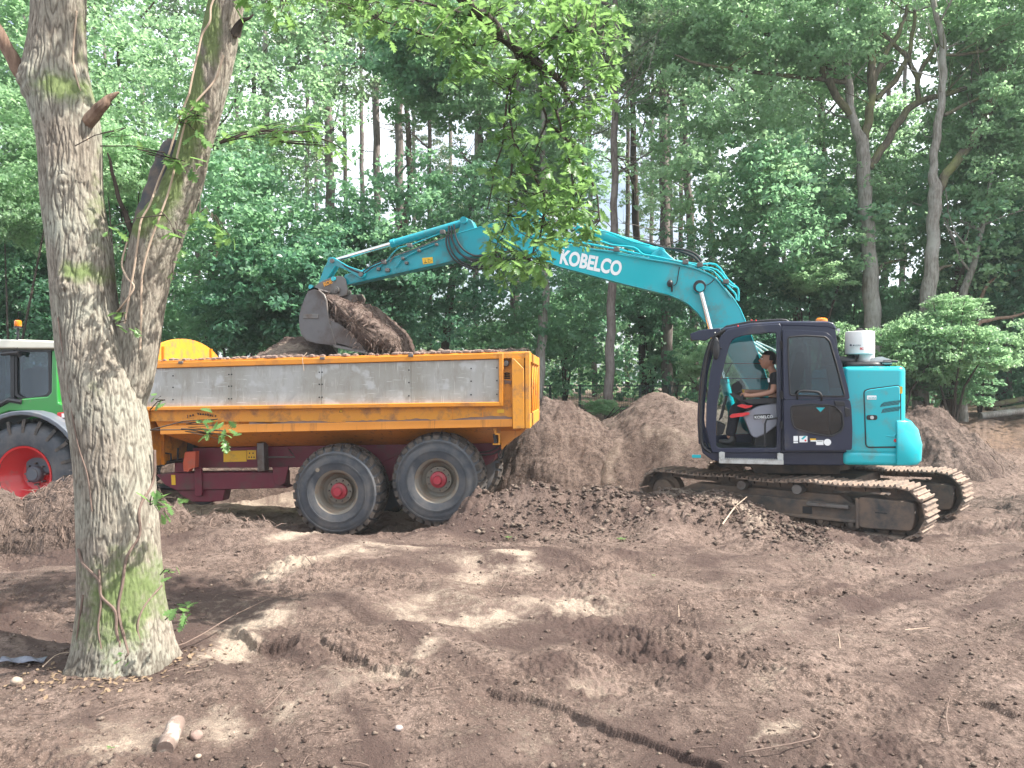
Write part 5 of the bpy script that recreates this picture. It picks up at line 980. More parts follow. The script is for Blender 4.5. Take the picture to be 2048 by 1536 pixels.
# steel lines and hoses along the back of the boom
LINES = [[(1040, 452), (1073, 455), (1097, 471), (1115, 474), (1170, 481), (1200, 482), (1225, 490), (1268, 495), (1285, 508), (1310, 513), (1370, 526), (1398, 533), (1434, 540), (1460, 570), (1476, 577), (1477, 602)],
         [(1040, 455), (1055, 470), (1110, 478), (1180, 488), (1230, 498), (1275, 507), (1330, 519), (1392, 534), (1425, 542), (1450, 567), (1470, 587), (1473, 600)],
         [(1055, 463), (1130, 476), (1200, 493), (1240, 497), (1265, 508), (1300, 517), (1350, 521), (1395, 528), (1432, 529), (1455, 558), (1474, 575)],
         [(1170, 497), (1230, 504), (1262, 511), (1300, 519), (1360, 529), (1402, 541), (1430, 556), (1446, 574), (1462, 596)]]
for i, L_ in enumerate(LINES):
    v_ = BN-.03+.07*(i % 3); b = MB(); b.tube([Vector(x) for x in spline([V3(a_, c_, v_) for a_, c_ in L_], 3)], .013, 8); b.build('hydraulic_line', M['teal'], boom)
for a_, c_ in ((1233, 499), (1371, 524), (1400, 530), (1452, 563), (1055, 457), (1058, 467)):
    b = MB(); q = V3(a_, c_, BN-.03); b.box(q.x-.04, q.x+.04, BN-.06, BN+.10, q.z-.03, q.z+.03); b.build('line_clamp', M['steel'], boom, .006)
for L_, v_ in (([(1150, 437), (1176, 450), (1205, 461), (1260, 481), (1300, 487), (1330, 496), (1365, 499), (1390, 508), (1404, 522)], -.02), ([(1140, 440), (1180, 455), (1240, 476), (1290, 484), (1318, 494), (1352, 500), (1385, 512), (1400, 526)], .06)):
    b = MB(); b.tube([Vector(x) for x in spline([V3(a_, c_, v_) for a_, c_ in L_], 5)], .020, 8); b.build('rubber_hose', M['hose'], boom)
for L_, v_ in (([(1165, 452), (1190, 462), (1215, 464), (1262, 482), (1300, 491)], -.09), ([(1500, 680), (1540, 705), (1560, 730)], .1), ([(1512, 683), (1548, 700), (1570, 718)], .05), ([(1507, 690), (1535, 712), (1555, 740)], 0.), ([(1515, 705), (1540, 728), (1552, 750)], -.05)):
    b = MB(); b.tube([Vector(x) for x in spline([V3(a_, c_, v_) for a_, c_ in L_], 5)], .014, 8); b.build('hydraulic_line', M['alu'] if v_ > -.08 else M['teal'], boom)
b = MB(); b.prism(P([(1500, 800), (1560, 790), (1570, 905), (1465, 905), (1470, 850)], -.24), -.24, -.19); b.prism(P([(1500, 800), (1560, 790), (1570, 905), (1465, 905), (1470, 850)], .24), .19, .24); b.build('boom_bracket', M['teal'], ex, .01)
# right-hand housing seen through the cab glass
b = MB(); b.box(-.5, u0+.1, .35, 1.22, .75, zt-.35); b.build('tool_box', M['teal'], ex, .05, seg=3)
b = MB(); b.box(-.15, u0+.1, -.22, .33, .75, zt-.5); b.build('centre_housing', M['black'], ex, .03)
# ---------------- arm, linkage, bucket ----------------
arm = empty('arm', parent=ex); AN, AF = -.135, .135
ap = P([(692, 568), (686, 558), (690, 549), (716, 543), (740, 533), (767, 522), (820, 502), (877, 481), (914, 466), (960, 453), (1005, 442), (1036, 424), (1065, 411), (1078, 413), (1087, 440), (1085, 462), (1070, 482), (1050, 500), (1010, 500), (960, 507), (902, 521), (780, 548)], AN)
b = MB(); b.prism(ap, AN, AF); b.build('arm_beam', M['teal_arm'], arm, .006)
flange([(693, 569), (780, 549), (902, 522), (960, 508), (1010, 501), (1048, 499)], AN-.002, .008, arm, 'teal_arm')
flange([(718, 544), (768, 523), (878, 482), (914, 467), (960, 454), (1005, 443), (1037, 425)], AN-.002, .008, arm, 'teal_arm')
b = MB(); b.tube([V3(905, 520, AN-.003), V3(884, 485, AN-.003)], .006, 6); b.build('weld_seam', M['teal_arm'], arm)
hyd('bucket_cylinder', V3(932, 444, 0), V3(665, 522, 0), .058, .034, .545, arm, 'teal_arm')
b = MB(); b.prism(P([(915, 468), (922, 446), (932, 436), (943, 440), (950, 456)], -.1), -.1, .1); b.build('cylinder_ear', M['teal_arm'], arm, .008)
b = MB(); b.lathe([(.055, -.15), (.055, .15)], V3(932, 444, 0), 18); b.build('pin', M['teal_arm'], arm)
for v0_, v1_ in ((-.185, -.145), (.145, .185)):   # side links
    g_ = MB(); a_, c_ = V3(665, 522, v0_), V3(722, 549, v0_); d = (c_-a_).normalized(); nrm = Vector((-d.z, 0, d.x)); pr = []
    for k in range(9): t = math.pi*(.5+k/8); pr.append((a_.x+.06*(math.cos(t)*d.x+math.sin(t)*nrm.x), a_.z+.06*(math.cos(t)*d.z+math.sin(t)*nrm.z)))
    for k in range(9): t = math.pi*(-.5+k/8); pr.append((c_.x+.062*(math.cos(t)*d.x+math.sin(t)*nrm.x), c_.z+.062*(math.cos(t)*d.z+math.sin(t)*nrm.z)))
    mid = a_.lerp(c_, .5); pr.insert(9, (mid.x-nrm.x*.035, mid.z-nrm.z*.035)); pr.append((mid.x+nrm.x*.035, mid.z+nrm.z*.035))
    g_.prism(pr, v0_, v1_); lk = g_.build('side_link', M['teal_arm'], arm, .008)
    g_ = MB()
    for q in (a_, c_): g_.lathe([(.034, (v0_-.03 if v0_ < 0 else v1_)), (.034, (v0_ if v0_ < 0 else v1_+.03))], (q.x, 0, q.z), 14)
    g_.build('pin_cap', M['steel'], lk)
b = MB(); b.prism(P([(657, 520), (672, 528), (658, 552), (650, 566), (640, 578), (634, 574), (640, 558), (648, 535)], -.08), -.08, .08); b.build('bucket_link', M['teal_arm'], arm, .008)
for L_ in ([(684, 528), (697, 535), (722, 545), (734, 536), (752, 527), (770, 519)], [(688, 532), (705, 541), (726, 547), (745, 535), (765, 525)]):
    b = MB(); b.tube([Vector(x) for x in spline([V3(a_, c_, AN-.05) for a_, c_ in L_], 4)], .009, 6); b.build('rubber_hose', M['hose'], arm)
for L_, m_ in (([(754, 541), (763, 530), (775, 520), (788, 504), (800, 495), (820, 490), (884, 466)], 'teal_arm'), ([(780, 524), (788, 513), (806, 518 - 12), (840, 500 - 6), (885, 476)], 'steel'), ([(791, 536), (806, 518), (838, 501), (872, 488)], 'teal_arm')):
    b = MB(); b.tube([Vector(x) for x in spline([V3(a_, c_, AN-.03) for a_, c_ in L_], 3)], .011, 8); b.build('hydraulic_line', M[m_], arm)
for a_, c_, s_ in ((757, 538, 1), (768, 524, 1.4), (775, 540, 1.2), (820, 491, 1.3), (838, 501, .9), (806, 517, .9), (873, 489, .8), (885, 464, 1.3), (813, 526, .9)):
    b = MB(); q = V3(a_, c_, AN-.03); b.box(q.x-.028*s_, q.x+.028*s_, AN-.055, AN+.02, q.z-.024*s_, q.z+.024*s_); b.build('fitting', M['steel'], arm, .008)
b = MB(); b.prism(rpoly(P([(844, 516), (865, 514), (866, 526), (846, 528.5)], AN-.006), .005), AN-.006, AN-.0); st = b.build('warning_sticker', M['yellow'], arm)
def wireframe_tri(pts, par, m_, v, w_=.003):
    g_ = MB(); L_ = [V3(a_, c_, v) for a_, c_ in pts]; g_.tube(L_+[L_[0]], w_, 4); g_.build('warning_symbol', M[m_], par, smooth=0)
wireframe_tri([(856, 518), (864.3, 521.2), (857, 525.5)], st, 'black', AN-.007); b = MB(); b.tube([V3(850, 519, AN-.007), V3(851, 524, AN-.007)], .003, 4); b.tube([V3(848.5, 525.5, AN-.007), V3(854, 525, AN-.007)], .005, 4); b.build('warning_symbol', M['black'], st)
for L_ in ([(898, 452), (897, 478), (905, 505), (925, 525), (955, 533), (985, 528), (1000, 512)], [(903, 452), (905, 480), (918, 505), (940, 517), (965, 520), (985, 512)], [(908, 449), (912, 475), (925, 497), (945, 510), (965, 512)], [(893, 470), (893, 490), (905, 515), (930, 532), (960, 537), (995, 527), (1015, 505)], [(900, 470), (915, 500), (938, 519), (975, 525), (1005, 508)]):
    b = MB(); b.tube([Vector(x) for x in spline([V3(a_, c_, AN-.06) for a_, c_ in L_], 6)], .014, 8); b.build('rubber_hose', M['hose'], arm)
b = MB(); b.lathe([(.075, -.20), (.075, .20)], V3(1050, 482, 0), 24); b.lathe([(.04, -.22), (.04, -.20)], V3(1050, 482, 0), 14); b.build('hinge_pin', M['teal'], arm, .004)
b = MB(); b.prism(P([(1045, 419), (1053, 417), (1053, 425), (1046, 426)], AN-.004), AN-.004, AN); b.build('arm_sticker', M['letter'], arm); b = MB(); b.prism(P([(1048, 418.3), (1053, 417.5), (1051, 421.5)], AN-.006), AN-.006, AN-.003); b.build('arm_sticker', M['red'], arm)
# quick coupler
qc = empty('quick_coupler', parent=ex)
for v0_ in (-.20, .17):
    b = MB(); b.prism(rpoly(P([(628, 573), (640, 564), (668, 552), (684, 551.5), (691, 558), (695, 580), (694, 590), (680, 594), (668, 593), (655, 592), (640, 584), (630, 579)], v0_), .03, 3), v0_, v0_+.03); b.build('coupler_plate', M['steel'], qc, .005)
b = MB(); b.lathe([(.035, -.225), (.035, -.19)], V3(678.5, 561, 0), 18); b.lathe([(.035, -.225), (.035, -.19)], V3(634, 577, 0), 18); b.build('coupler_pin', M['teal'], qc)
b = MB(); b.lathe([(.055, -.25), (.055, .25)], V3(684, 583, 0), 20); b.lathe([(.03, -.27), (.03, -.25)], V3(684, 583, 0), 14); b.build('bucket_pin', M['steel'], qc)
q0, q1 = V3(648, 573, -.205), V3(671, 563.5, -.205); ang = math.atan2(q1.z-q0.z, q1.x-q0.x); text('RDE', .085, q0, (math.pi/2, -ang, 0), M['orange2'], qc, .003, bold=.004, sx=1.0)
# bucket
BW0, BW1 = -.62, .62
bk = empty('bucket', parent=ex)
sidep = [(616, 583), (628, 578), (637, 581), (647, 590), (652, 602), (654, 622), (657, 640), (663, 660), (670, 688), (655, 687), (632, 685), (614, 680), (603, 668), (599, 650), (599, 632), (604, 612)]
for v0_ in (BW0, BW1-.03):
    b = MB(); b.prism(P(sidep, BW0), v0_, v0_+.03); b.prism(P([(660, 640), (669, 685), (731, 702), (700, 664), (678, 648)], BW0), v0_+.004, v0_+.026); sp = b.build('side_plate', M['bucket'], bk, .004)
    b = MB(); pp = [(637, 581), (647, 590), (652, 602), (654, 622), (657, 640), (663, 660), (671, 690)]; b.tube([V3(a_, c_, BW0)+Vector((0, v0_-BW0+.015, 0)) for a_, c_ in pp], .016, 8); b.build('side_cutter', M['steel'], sp)
sh = P([(636, 580), (627, 577), (615, 582), (603, 611), (598, 632), (598, 651), (602, 669), (613, 681), (632, 686.5), (668, 691), (731, 704)], BW0)
inn = [(x_+dx*.02, z_+.02) for (x_, z_), dx in zip(sh, [0, 0, 1, 1, 1, 1, 1, .6, 0, 0, 0])]
b = MB(); b.prism(sh+inn[::-1], BW0+.002, BW1-.002); b.build('shell', M['bucket'], bk, .003)
b = MB(); q0, q1 = V3(668, 692, BW0), V3(734, 706, BW0); b.prism([(q0.x, q0.z-.02), (q0.x, q0.z+.015), (q1.x, q1.z+.01), (q1.x, q1.z-.018)], BW0-.015, BW1+.015); b.build('cutting_edge', M['steel'], bk, .004)
b = MB(); b.prism(P([(606, 628), (636, 628), (636, 637), (606, 637)], BW0-.012), BW0-.012, BW0); b.build('wear_plate', M['steel'], bk, .004)
b = MB(); b.prism(P([(668, 586), (694, 588), (712, 590), (716, 600), (706, 612), (690, 604), (664, 596), (640, 590), (630, 582)], -.12), -.14, -.10); b.prism(P([(668, 586), (694, 588), (712, 590), (716, 600), (706, 612), (690, 604), (664, 596), (640, 590), (630, 582)], .12), .10, .14); b.prism(P([(700, 586), (714, 586), (720, 596), (717, 608), (708, 612), (704, 600)], 0), .2, .24); b.build('hanger', M['steel'], bk, .01)
# soil in the bucket and sliding out of it
def lump(name, outline, v0_, v1_, frame, label, parent=None, nv=40, seed=0, bulge=.5, m='soil_dark', npt=110, nin=14):
    o2 = resample(outline, npt); c = (sum(p[0] for p in o2)/npt, sum(p[1] for p in o2)/npt); V = []; vv = np.linspace(-1, 1, nv)
    for s in vv:
        k = (1-abs(s)**5.)**.35*(1) if abs(s) < 1 else .0; k = max(k, .02)
        for (x_, z_) in o2: V.append((c[0]+(x_-c[0])*k, (v0_+v1_)/2+s*(v1_-v0_)/2, c[1]+(z_-c[1])*k))
    V = np.array(V); f = [frame]; nrm = V-np.array([c[0], (v0_+v1_)/2, c[1]]); nrm /= np.linalg.norm(nrm, axis=1)[:, None]
    x_, y_, z_ = V.T; dsp = .07*pn(x_*2.2+seed, y_*2.2, z_*2.2)+.06*np.abs(pn(x_*6, y_*6+seed, z_*6))+.03*pn(x_*14, y_*14, z_*14+seed)+.016*pn(x_*32, y_*32, z_*32)
    V = V+nrm*dsp[:, None]; o = npmesh(name, V, gridfaces(nv, npt, True), M[m], attrs={'sand': np.zeros(len(V)), 'wet_shade': .7*(pn(x_*4, y_*4, z_*4) > .1), 'litter': np.zeros(len(V))}); return o, V
so1, VV = lump('bucket_soil', P([(640, 584), (662, 588), (688, 599), (706, 604), (718, 616), (740, 633), (760, 647), (778, 660), (789, 676), (792, 700), (788, 708), (770, 708), (752, 704), (730, 699), (720, 688), (700, 672), (690, 655), (668, 640), (655, 622), (652, 600)], -.5), -.6, .5, U, '', seed=3, npt=150, nv=70)
so1.location = U.o; so1.rotation_euler = (0, 0, -U.t); tag(so1, 'rooty brown soil sliding out of the excavator bucket', 'soil load')
b = MB()
for _ in range(2600):             # hanging fibres on the falling soil
    i = random.randrange(len(VV)); p = Vector(VV[i]); 
    if p.y > .2: continue
    L = random.uniform(.05, .22); low = random.random() < .6
    d = Vector((random.uniform(-.4, .5), random.uniform(-.5, .1), -random.uniform(.3, 1.) if low else random.uniform(-.4, .3))).normalized()*L; s = Vector((random.uniform(-1, 1), random.uniform(-.3, .3), random.uniform(-.3, .3))).normalized()*random.uniform(.003, .007)
    p = p+(p-Vector((-2.2, 0, 3.4))).normalized()*.01; mid = p+d*.55+Vector((0, -.02, .02)); b.add([p-s, p+s, mid+s*.8, mid-s*.8, p+d], [(0, 1, 2, 3), (3, 2, 4)])
b.build('root_fibres', M['fibre'], so1, smooth=0)['kind'] = 'stuff'
b = MB()
for _ in range(260):
    q = V3(random.uniform(735, 800), random.uniform(695, 712), random.uniform(-.5, .4)); b.ball(q, random.uniform(.006, .02), 6)
b.build('falling_crumbs', M['clod'], so1, smooth=0)['kind'] = 'stuff'
# ---------------- crawler tracks ----------------
th = 41.0; tt_ = math.radians(th); td = Vector((math.cos(tt_), -math.sin(tt_), 0)); tn = Vector((math.sin(tt_), math.cos(tt_), 0))
TL, SW = 3.75, .56; hh = .65; rad = hh/2
near_mid = Vector((4.63, 8.6, 0))-td*(TL/2-.03)
TZ = -.125
def track(offset):
    c = near_mid+tn*(offset+SW/2); tk = bpy.data.objects.new('crawler_track', None); COL.objects.link(tk)
    wm = Matrix.Translation((c.x, c.y, TZ)) @ Matrix.Rotation(-tt_, 4, 'Z') @ Matrix.Rotation(math.radians(-.7), 4, 'Y')
    exm = Matrix.Translation(U.o) @ Matrix.Rotation(-U.t, 4, 'Z'); tk.parent = ex; loc = exm.inverted() @ wm; tk.matrix_local = loc
    r0 = rad-.045; xc = TL/2-rad; path = []     # outline of the chain, in (u, z) with its direction
    n = 400; straight = 2*xc; arc = math.pi*r0; tot = 2*straight+2*arc; ns = 46
    def pos(s):
        s %= tot
        if s < straight: u_ = -xc+s; return (u_, hh-.045-.035*math.sin(math.pi*(s/straight))**1.0*abs(math.sin(3*math.pi*s/straight))-.0, 0.)
        s -= straight
        if s < arc: a = s/r0; return (xc+r0*math.sin(a), rad+r0*math.cos(a), -a)
        s -= arc
        if s < straight: return (xc-s, .045, -math.pi)
        s -= straight; a = s/r0; return (-xc-r0*math.sin(a), rad-r0*math.cos(a), -math.pi-a)
    sm = MB(); sp_ = tot/ns; w2 = sp_*.47
    prof = [(-w2, .0), (-w2, .018), (-w2+.012, .045), (-w2+.024, .045), (-w2+.034, .018), (-.015, .016), (-.008, .038), (.008, .038), (.015, .016), (w2-.034, .018), (w2-.024, .045), (w2-.012, .045), (w2, .018), (w2, .0)]
    sm.prism(prof, -SW/2, SW/2); me = None
    for i in range(ns):
        u_, z_, a = pos(i*sp_+.03)
        if me is None: o = sm.build('track_shoe', M['shoe'], tk, smooth=0); me = o.data
        else: o = bpy.data.objects.new('track_shoe', me); COL.objects.link(o); o.parent = tk
        o.location = (u_, random.uniform(-.004, .004), z_); o.rotation_euler = (0, -a, 0)
    # chain links under the shoes
    b = MB()
    for i in range(ns):
        u_, z_, a = pos(i*sp_+.03); ca, sa = math.cos(a), math.sin(a)
        for vs_ in (-.09, .05):
            q = []
            for (lx, lz) in ((-w2*1.05, -.075), (w2*1.05, -.075), (w2*.8, -.002), (-w2*.8, -.002)): q.append((u_+lx*ca-lz*sa, z_+lx*sa+lz*ca))
            b.prism(q, vs_, vs_+.04)
    b.build('link_chain', M['uframe'], tk, smooth=0)
    # side frame
    b = MB(); b.prism([(-xc+.12, .16), (xc-.42, .16), (xc-.42, .36), (-xc+.5, .40), (-xc+.12, .36)], -.16, .16); b.prism([(-xc+.2, .36), (xc-.5, .34), (xc-.7, .46), (-xc+.5, .47)], -.10, .10)
    b.prism([(-xc+.25, .145), (xc-.42, .145), (xc-.42, .185), (-xc+.25, .185)], -.20, .20); b.prism(rpoly([(xc-.44, .10), (xc+.14, .12), (xc+.17, .25), (xc+.17, .45), (xc-.44, .47)], .05), -.205, .19)
    b.prism([(xc-.47, .09), (xc-.43, .09), (xc-.43, .44), (xc-.47, .46)], -.22, .2); fr2 = b.build('track_frame', M['uframe'], tk, .012)
    b = MB(); b.box(xc-1.05, xc-.55, -.225, -.15, .31, .355); b.build('step_plate', M['steel'], tk, .008); b = MB(); b.box(-xc+.35, -xc+.85, -.225, -.15, .31, .35); b.build('step_plate', M['steel'], tk, .008)
    b = MB(); b.box(xc-1.12, xc-1.0, -.166, -.15, .20, .29); b.build('grease_hole', M['black'], tk, .01)
    b = MB(); b.box(xc-.25, xc-.12, -.209, -.2, .295, .31); b.build('slot', M['black'], tk)
    for i in range(7):
        b = MB(); u_ = -xc+.42+i*(2*xc-.95)/6; b.lathe([(.06, -.15), (.085, -.13), (.085, .13), (.06, .15)], (u_, 0, .135), 18); b.lathe([(.03, -.19), (.03, -.15)], (u_, 0, .135), 12); b.build('bottom_roller', M['uframe'], tk)
    for u_ in (-.35, .38):
        b = MB(); b.lathe([(.062, -.22), (.068, -.2), (.068, -.02), (.05, 0)], (u_, 0, .50), 20); b.build('carrier_roller', M['steel'], tk, .005)
    b = MB(); b.lathe([(.20, -.08), (.235, -.07), (.235, .07), (.20, .08)], (-xc, 0, rad), 36); b.lathe([(.15, -.16), (.165, -.15), (.165, -.08)], (-xc, 0, rad), 28); b.build('idler', M['uframe'], tk, .005)
    b = MB(); b.lathe([(.20, -.03), (.22, -.03), (.22, .03), (.2, .03)], (xc, 0, rad), 36)
    for k in range(18):
        a = 2*math.pi*k/18; q = [(xc+math.cos(a+d_)*r_, rad+math.sin(a+d_)*r_) for d_, r_ in ((-.08, .21), (.08, .21), (.04, .26), (-.04, .26))]; b.prism(q, -.025, .025)
    b.build('sprocket', M['uframe'], tk)
track(0.0); track(1.99)
# car body between the tracks
cm = near_mid+tn*(1.0+SW/2); b = MB(); b.box(-.75, .75, -1.0, 1.0, .30, .58); b.plan(rpoly([(-1., -.95), (-.6, -.95), (-.25, -.3), (.25, -.3), (.6, -.95), (1., -.95), (1., .95), (.6, .95), (.25, .3), (-.25, .3), (-.6, .95), (-1., .95)], .05), .22, .42)
o = b.build('car_body', M['uframe'], None, .02); o.parent = ex; wm = Matrix.Translation((cm.x, cm.y, TZ)) @ Matrix.Rotation(-tt_, 4, 'Z'); exm = Matrix.Translation(U.o) @ Matrix.Rotation(-U.t, 4, 'Z'); o.matrix_local = exm.inverted() @ wm
# ---------------- trailer ----------------
T_ = Frame(0, 11.0, -.45, 5.0); tr = T_.empty('tipping_trailer')
tag(tr, 'orange tandem axle tipping trailer with grey plywood sides loaded with soil', 'trailer')
def TP(pts, v=0.): return T_.poly(pts, v)
def TV(px, py, v=0.): return Vector(T_(px, py, v))
W = 2.45; uF, uR = T_(285, 730)[0], T_(1060, 730)[0]
def rect(a, c, d, e): return [a, c, d, e]
body = empty('body', parent=tr)
rail = TP([(284, 726.5), (1003, 706), (1003, 717.5), (284, 737.5)]); b = MB(); b.prism(rail, -.035, .045); b.build('top_rail', M['orange'], body, .008)
cap_ = TP([(284, 722.5), (1060, 702.5), (1060, 706), (284, 726)]); b = MB(); b.prism(cap_, -.005, .09); b.build('rim_flange', M['orange2'], body, .006)
b = MB(); b.prism([(u_, z_) for u_, z_ in TP([(284, 723), (1060, 703), (1060, 716), (284, 736)])], W-.08, W+.03); b.build('top_rail', M['orange'], body, .008)
# plywood boards: five along the side, butted together
xs_ = [286, 462, 643, 822, 998]
for i in range(4):
    a_, c_ = xs_[i]+.25, xs_[i+1]-.25; f_ = lambda x, y0, y1: y0+(y1-y0)*(x-286)/712
    b = MB(); b.prism(TP([(a_, f_(a_, 738.2, 718.5)), (c_, f_(c_, 738.2, 718.5)), (c_, f_(c_, 814.3, 804)), (a_, f_(a_, 814.3, 804))], -.002), -.002, .016); bd_ = b.build('plywood_board', M['ply'], body, .002)
    for x in ([a_+(1 if i else 60), c_-4] if i < 3 else [c_-4, a_+120]):
        for k in (.2, .5, .82):
            if x > c_: continue
            b = MB(); y = f_(x, 738, 718.5)*(1-k)+f_(x, 814, 804)*k; b.lathe([(.010, -.008), (.012, .002)], TV(x, y, -.001), 8); b.build('bolt', M['black'], bd_)
b = MB(); b.prism(TP([(284, 814), (1003, 803.5), (1007, 812), (284, 821)]), -.05, .05); b.build('lower_rail', M['orange'], body, .008)
b = MB(); b.prism(TP([(998.5, 706.5), (1007, 706.5), (1007.5, 812), (998.5, 812)]), -.05, .04); b.build('corner_post', M['orange'], body, .008)
for x, y in ((304, 727), (362, 725), (645, 716.5), (822, 711)):
    b = MB(); q = TV(x, y, -.03); b.box(q.x-.035, q.x+.035, -.05, .02, q.z-.02, q.z+.02); b.build('hinge_lug', M['steel'], body, .006)
# lower side, leaning in, and its lip
b = MB(); A = TP([(300, 821), (1028, 811)], .06); B2 = TP([(318, 853), (1028, 838.5)], .13)
b.add([(A[0][0], .06, A[0][1]), (A[1][0], .06, A[1][1]), (B2[1][0], .13, B2[1][1]-.02), (B2[0][0], .13, B2[0][1]-.02), (A[0][0], .12, A[0][1]), (A[1][0], .12, A[1][1]), (B2[1][0], .19, B2[1][1]-.02), (B2[0][0], .19, B2[0][1]-.02)], [(0, 3, 2, 1), (4, 5, 6, 7), (0, 1, 5, 4), (2, 3, 7, 6), (0, 4, 7, 3), (1, 2, 6, 5)]); b.build('lower_side', M['orange_s'], body)
b = MB(); b.prism(TP([(320, 852), (1025, 838), (1025, 853.5), (320, 869)], -.03), -.03, .17); b.build('side_sill', M['orange_s'], body, .006)
for x in (905, 965): b = MB(); b.prism(TP([(x, 818), (x+2, 818), (x+2, 838), (x, 838)], .09), .055, .13); b.build('stiffener', M['orange'], body)
# soil lying on the sill
vs = []; n = 150
for i in range(n+1):
    x = 500+(1024-500)*i/n; y0 = 852-(x-320)*14/705; h_ = max(0, 2.5+5.5*float(pn(np.array(x*.021), np.array(3.3)))+2*float(pn(np.array(x*.09), np.array(1.3)))+(4 if x > 900 else 0)*sst(900, 1020, x))
    p = TV(x, y0, .0); q = TV(x, y0-h_, .10); vs += [(p.x, -.015, p.z+.003), (q.x, .07, q.z+.004), (q.x, .125, q.z+.006)]
b = MB(); b.add(vs, [(3*i+j, 3*i+3+j, 3*i+4+j, 3*i+1+j) for i in range(n) for j in (0, 1)]); b.build('soil_on_sill', M['clod'], body)
# stickers and lettering on the lower side
def tst(pts, m, v=.05, nm='sticker'): b = MB(); b.prism(TP(pts, v), v, v+.004); return b.build(nm, m, body, smooth=0)
tst([(345, 835), (358, 835), (358, 842), (345, 842)], M['yellow'], .07); tst([(663, 827), (676, 827), (676, 834.5), (663, 834.5)], M['yellow'], .07); tst([(678.5, 825), (686, 825), (686, 832), (678.5, 832)], M['yellow'], .07); tst([(994.5, 819), (1008, 818.5), (1008, 825.5), (994.5, 826)], M['yellow'], .05)
for i, ch in enumerate('Jan Veenhuis'):
    x = 374.5+i*5.0; y = 832.5-4.0*math.sin(math.pi*min(1, i/10))*1.0-(i*.1); text(ch, .052, TV(x, y+2, .045), (math.pi/2, -.12+.02*i, 0), M['black'], body, .002, bold=.002)
for pts in ([(678.6, 824.5), (682, 817.5), (685.6, 824.5)], [(1014.5, 814.5), (1018, 808), (1021.5, 814.5)]):
    L_ = [TV(a_, c_, .05 if a_ < 900 else .08) for a_, c_ in pts]; b = MB(); b.add([L_[0], L_[1], L_[2]], [(0, 1, 2)]); o = b.build('warning_triangle', M['yellow'], body, smooth=0); b = MB(); L2 = [x+Vector((0, -.004, 0)) for x in L_]; b.tube(L2+[L2[0]], .0025, 4); b.build('triangle_edge', M['black'], body)
tst([(1013.5, 816), (1022, 816), (1022, 826), (1013.5, 826)], M['yellow'], .08)
for x in (1015, 1018, 1020): tst([(x, 819), (x+1.3, 819), (x+1.3, 822), (x, 822)], M['black'], .077)
# recessed bay with bolt and hoses, then the tailgate posts
b = MB(); b.prism(TP([(1007.8, 716), (1026, 715.5), (1026, 840), (1007.8, 841)], .10), .10, .16); b.build('bay_plate', M['orange2'], body)
b = MB(); q = TV(1012, 727, .02); b.lathe([(.035, -.04), (.045, -.03), (.045, .08)], q, 20); b.build('hinge_boss', M['steel'], body, .004)
for k in range(4): b = MB(); b.tube(spline([TV(1007, 748+k*3, .08), TV(1013, 746+k*3.5, .05), TV(1024, 748+k*3, .08)], 4), .010, 6); b.build('hose', M['hose'], body)
b = MB(); b.prism(TP([(1008, 760), (1024, 762), (1022, 770), (1016, 767), (1009, 769)], .06), .05, .10); b.build('soil_clump', M['clod'], body, .01)
b = MB(); b.prism(TP([(1008, 783), (1024, 783), (1024, 784.5), (1008, 784.5)], .09), .085, .1); b.build('seam', M['maroon'], body)
b = MB(); b.prism(TP([(1003, 706.5), (1060, 704.5), (1060, 716), (1003, 717)], -.02), -.03, .05); b.build('end_rail', M['orange2'], body, .006)
b = MB(); b.prism(TP([(1023.5, 716.8), (1028, 716.8), (1048, 737), (1049.5, 857), (1025.5, 858)], -.05), -.06, .10); b.build('rear_post', M['orange2'], body, .008)
b = MB(); b.prism(TP([(1029, 716.8), (1048, 716.2), (1048, 735)], -.05), -.052, .08); b.build('gusset', M['orange2'], body, .004)
uG = T_(1050.3, 780, -.06)[0]; zt_, zb_ = T_(1060, 703.5, -.06)[1+1], T_(1060, 857, -.06)[2]
# tailgate: frame, sunk panels and cross ribs facing the rear
tg = empty('tailgate', parent=tr); ue = T_(1060, 780, -.06)[0]
b = MB(); b.box(uG, ue, -.06, .06, zb_, zt_-.0); b.box(uG, ue, W-.06, W+.06, zb_, zt_); b.box(uG+.002, ue-.002, .06, W-.06, zt_-.14, zt_-.002); b.box(uG+.002, ue-.002, .06, W-.06, zb_+.002, zb_+.20); b.build('tailgate_frame', M['orange2'], tg, .008)
b = MB(); b.box(uG+.004, uG+.02, .06, W-.06, zb_+.2, zt_-.14); b.build('tailgate_panel', M['orange2'], tg)
for k in range(4):
    y0_ = .06+k*(W-.12)/4; y1_ = y0_+(W-.12)/4; b = MB(); b.box(uG+.02, ue-.01, y1_-.03, y1_+.0, zb_+.2, zt_-.14) if k < 3 else None
    za, zc_ = zb_+.2, zt_-.14
    for (ya, zA, yb, zB) in ((y0_, za, y1_, zc_), (y0_, zc_, y1_, za)): b.tube([(uG+.03, ya, zA), (uG+.03, yb, zB)], .018, 6)
    b.build('cross_rib', M['orange2'], tg)
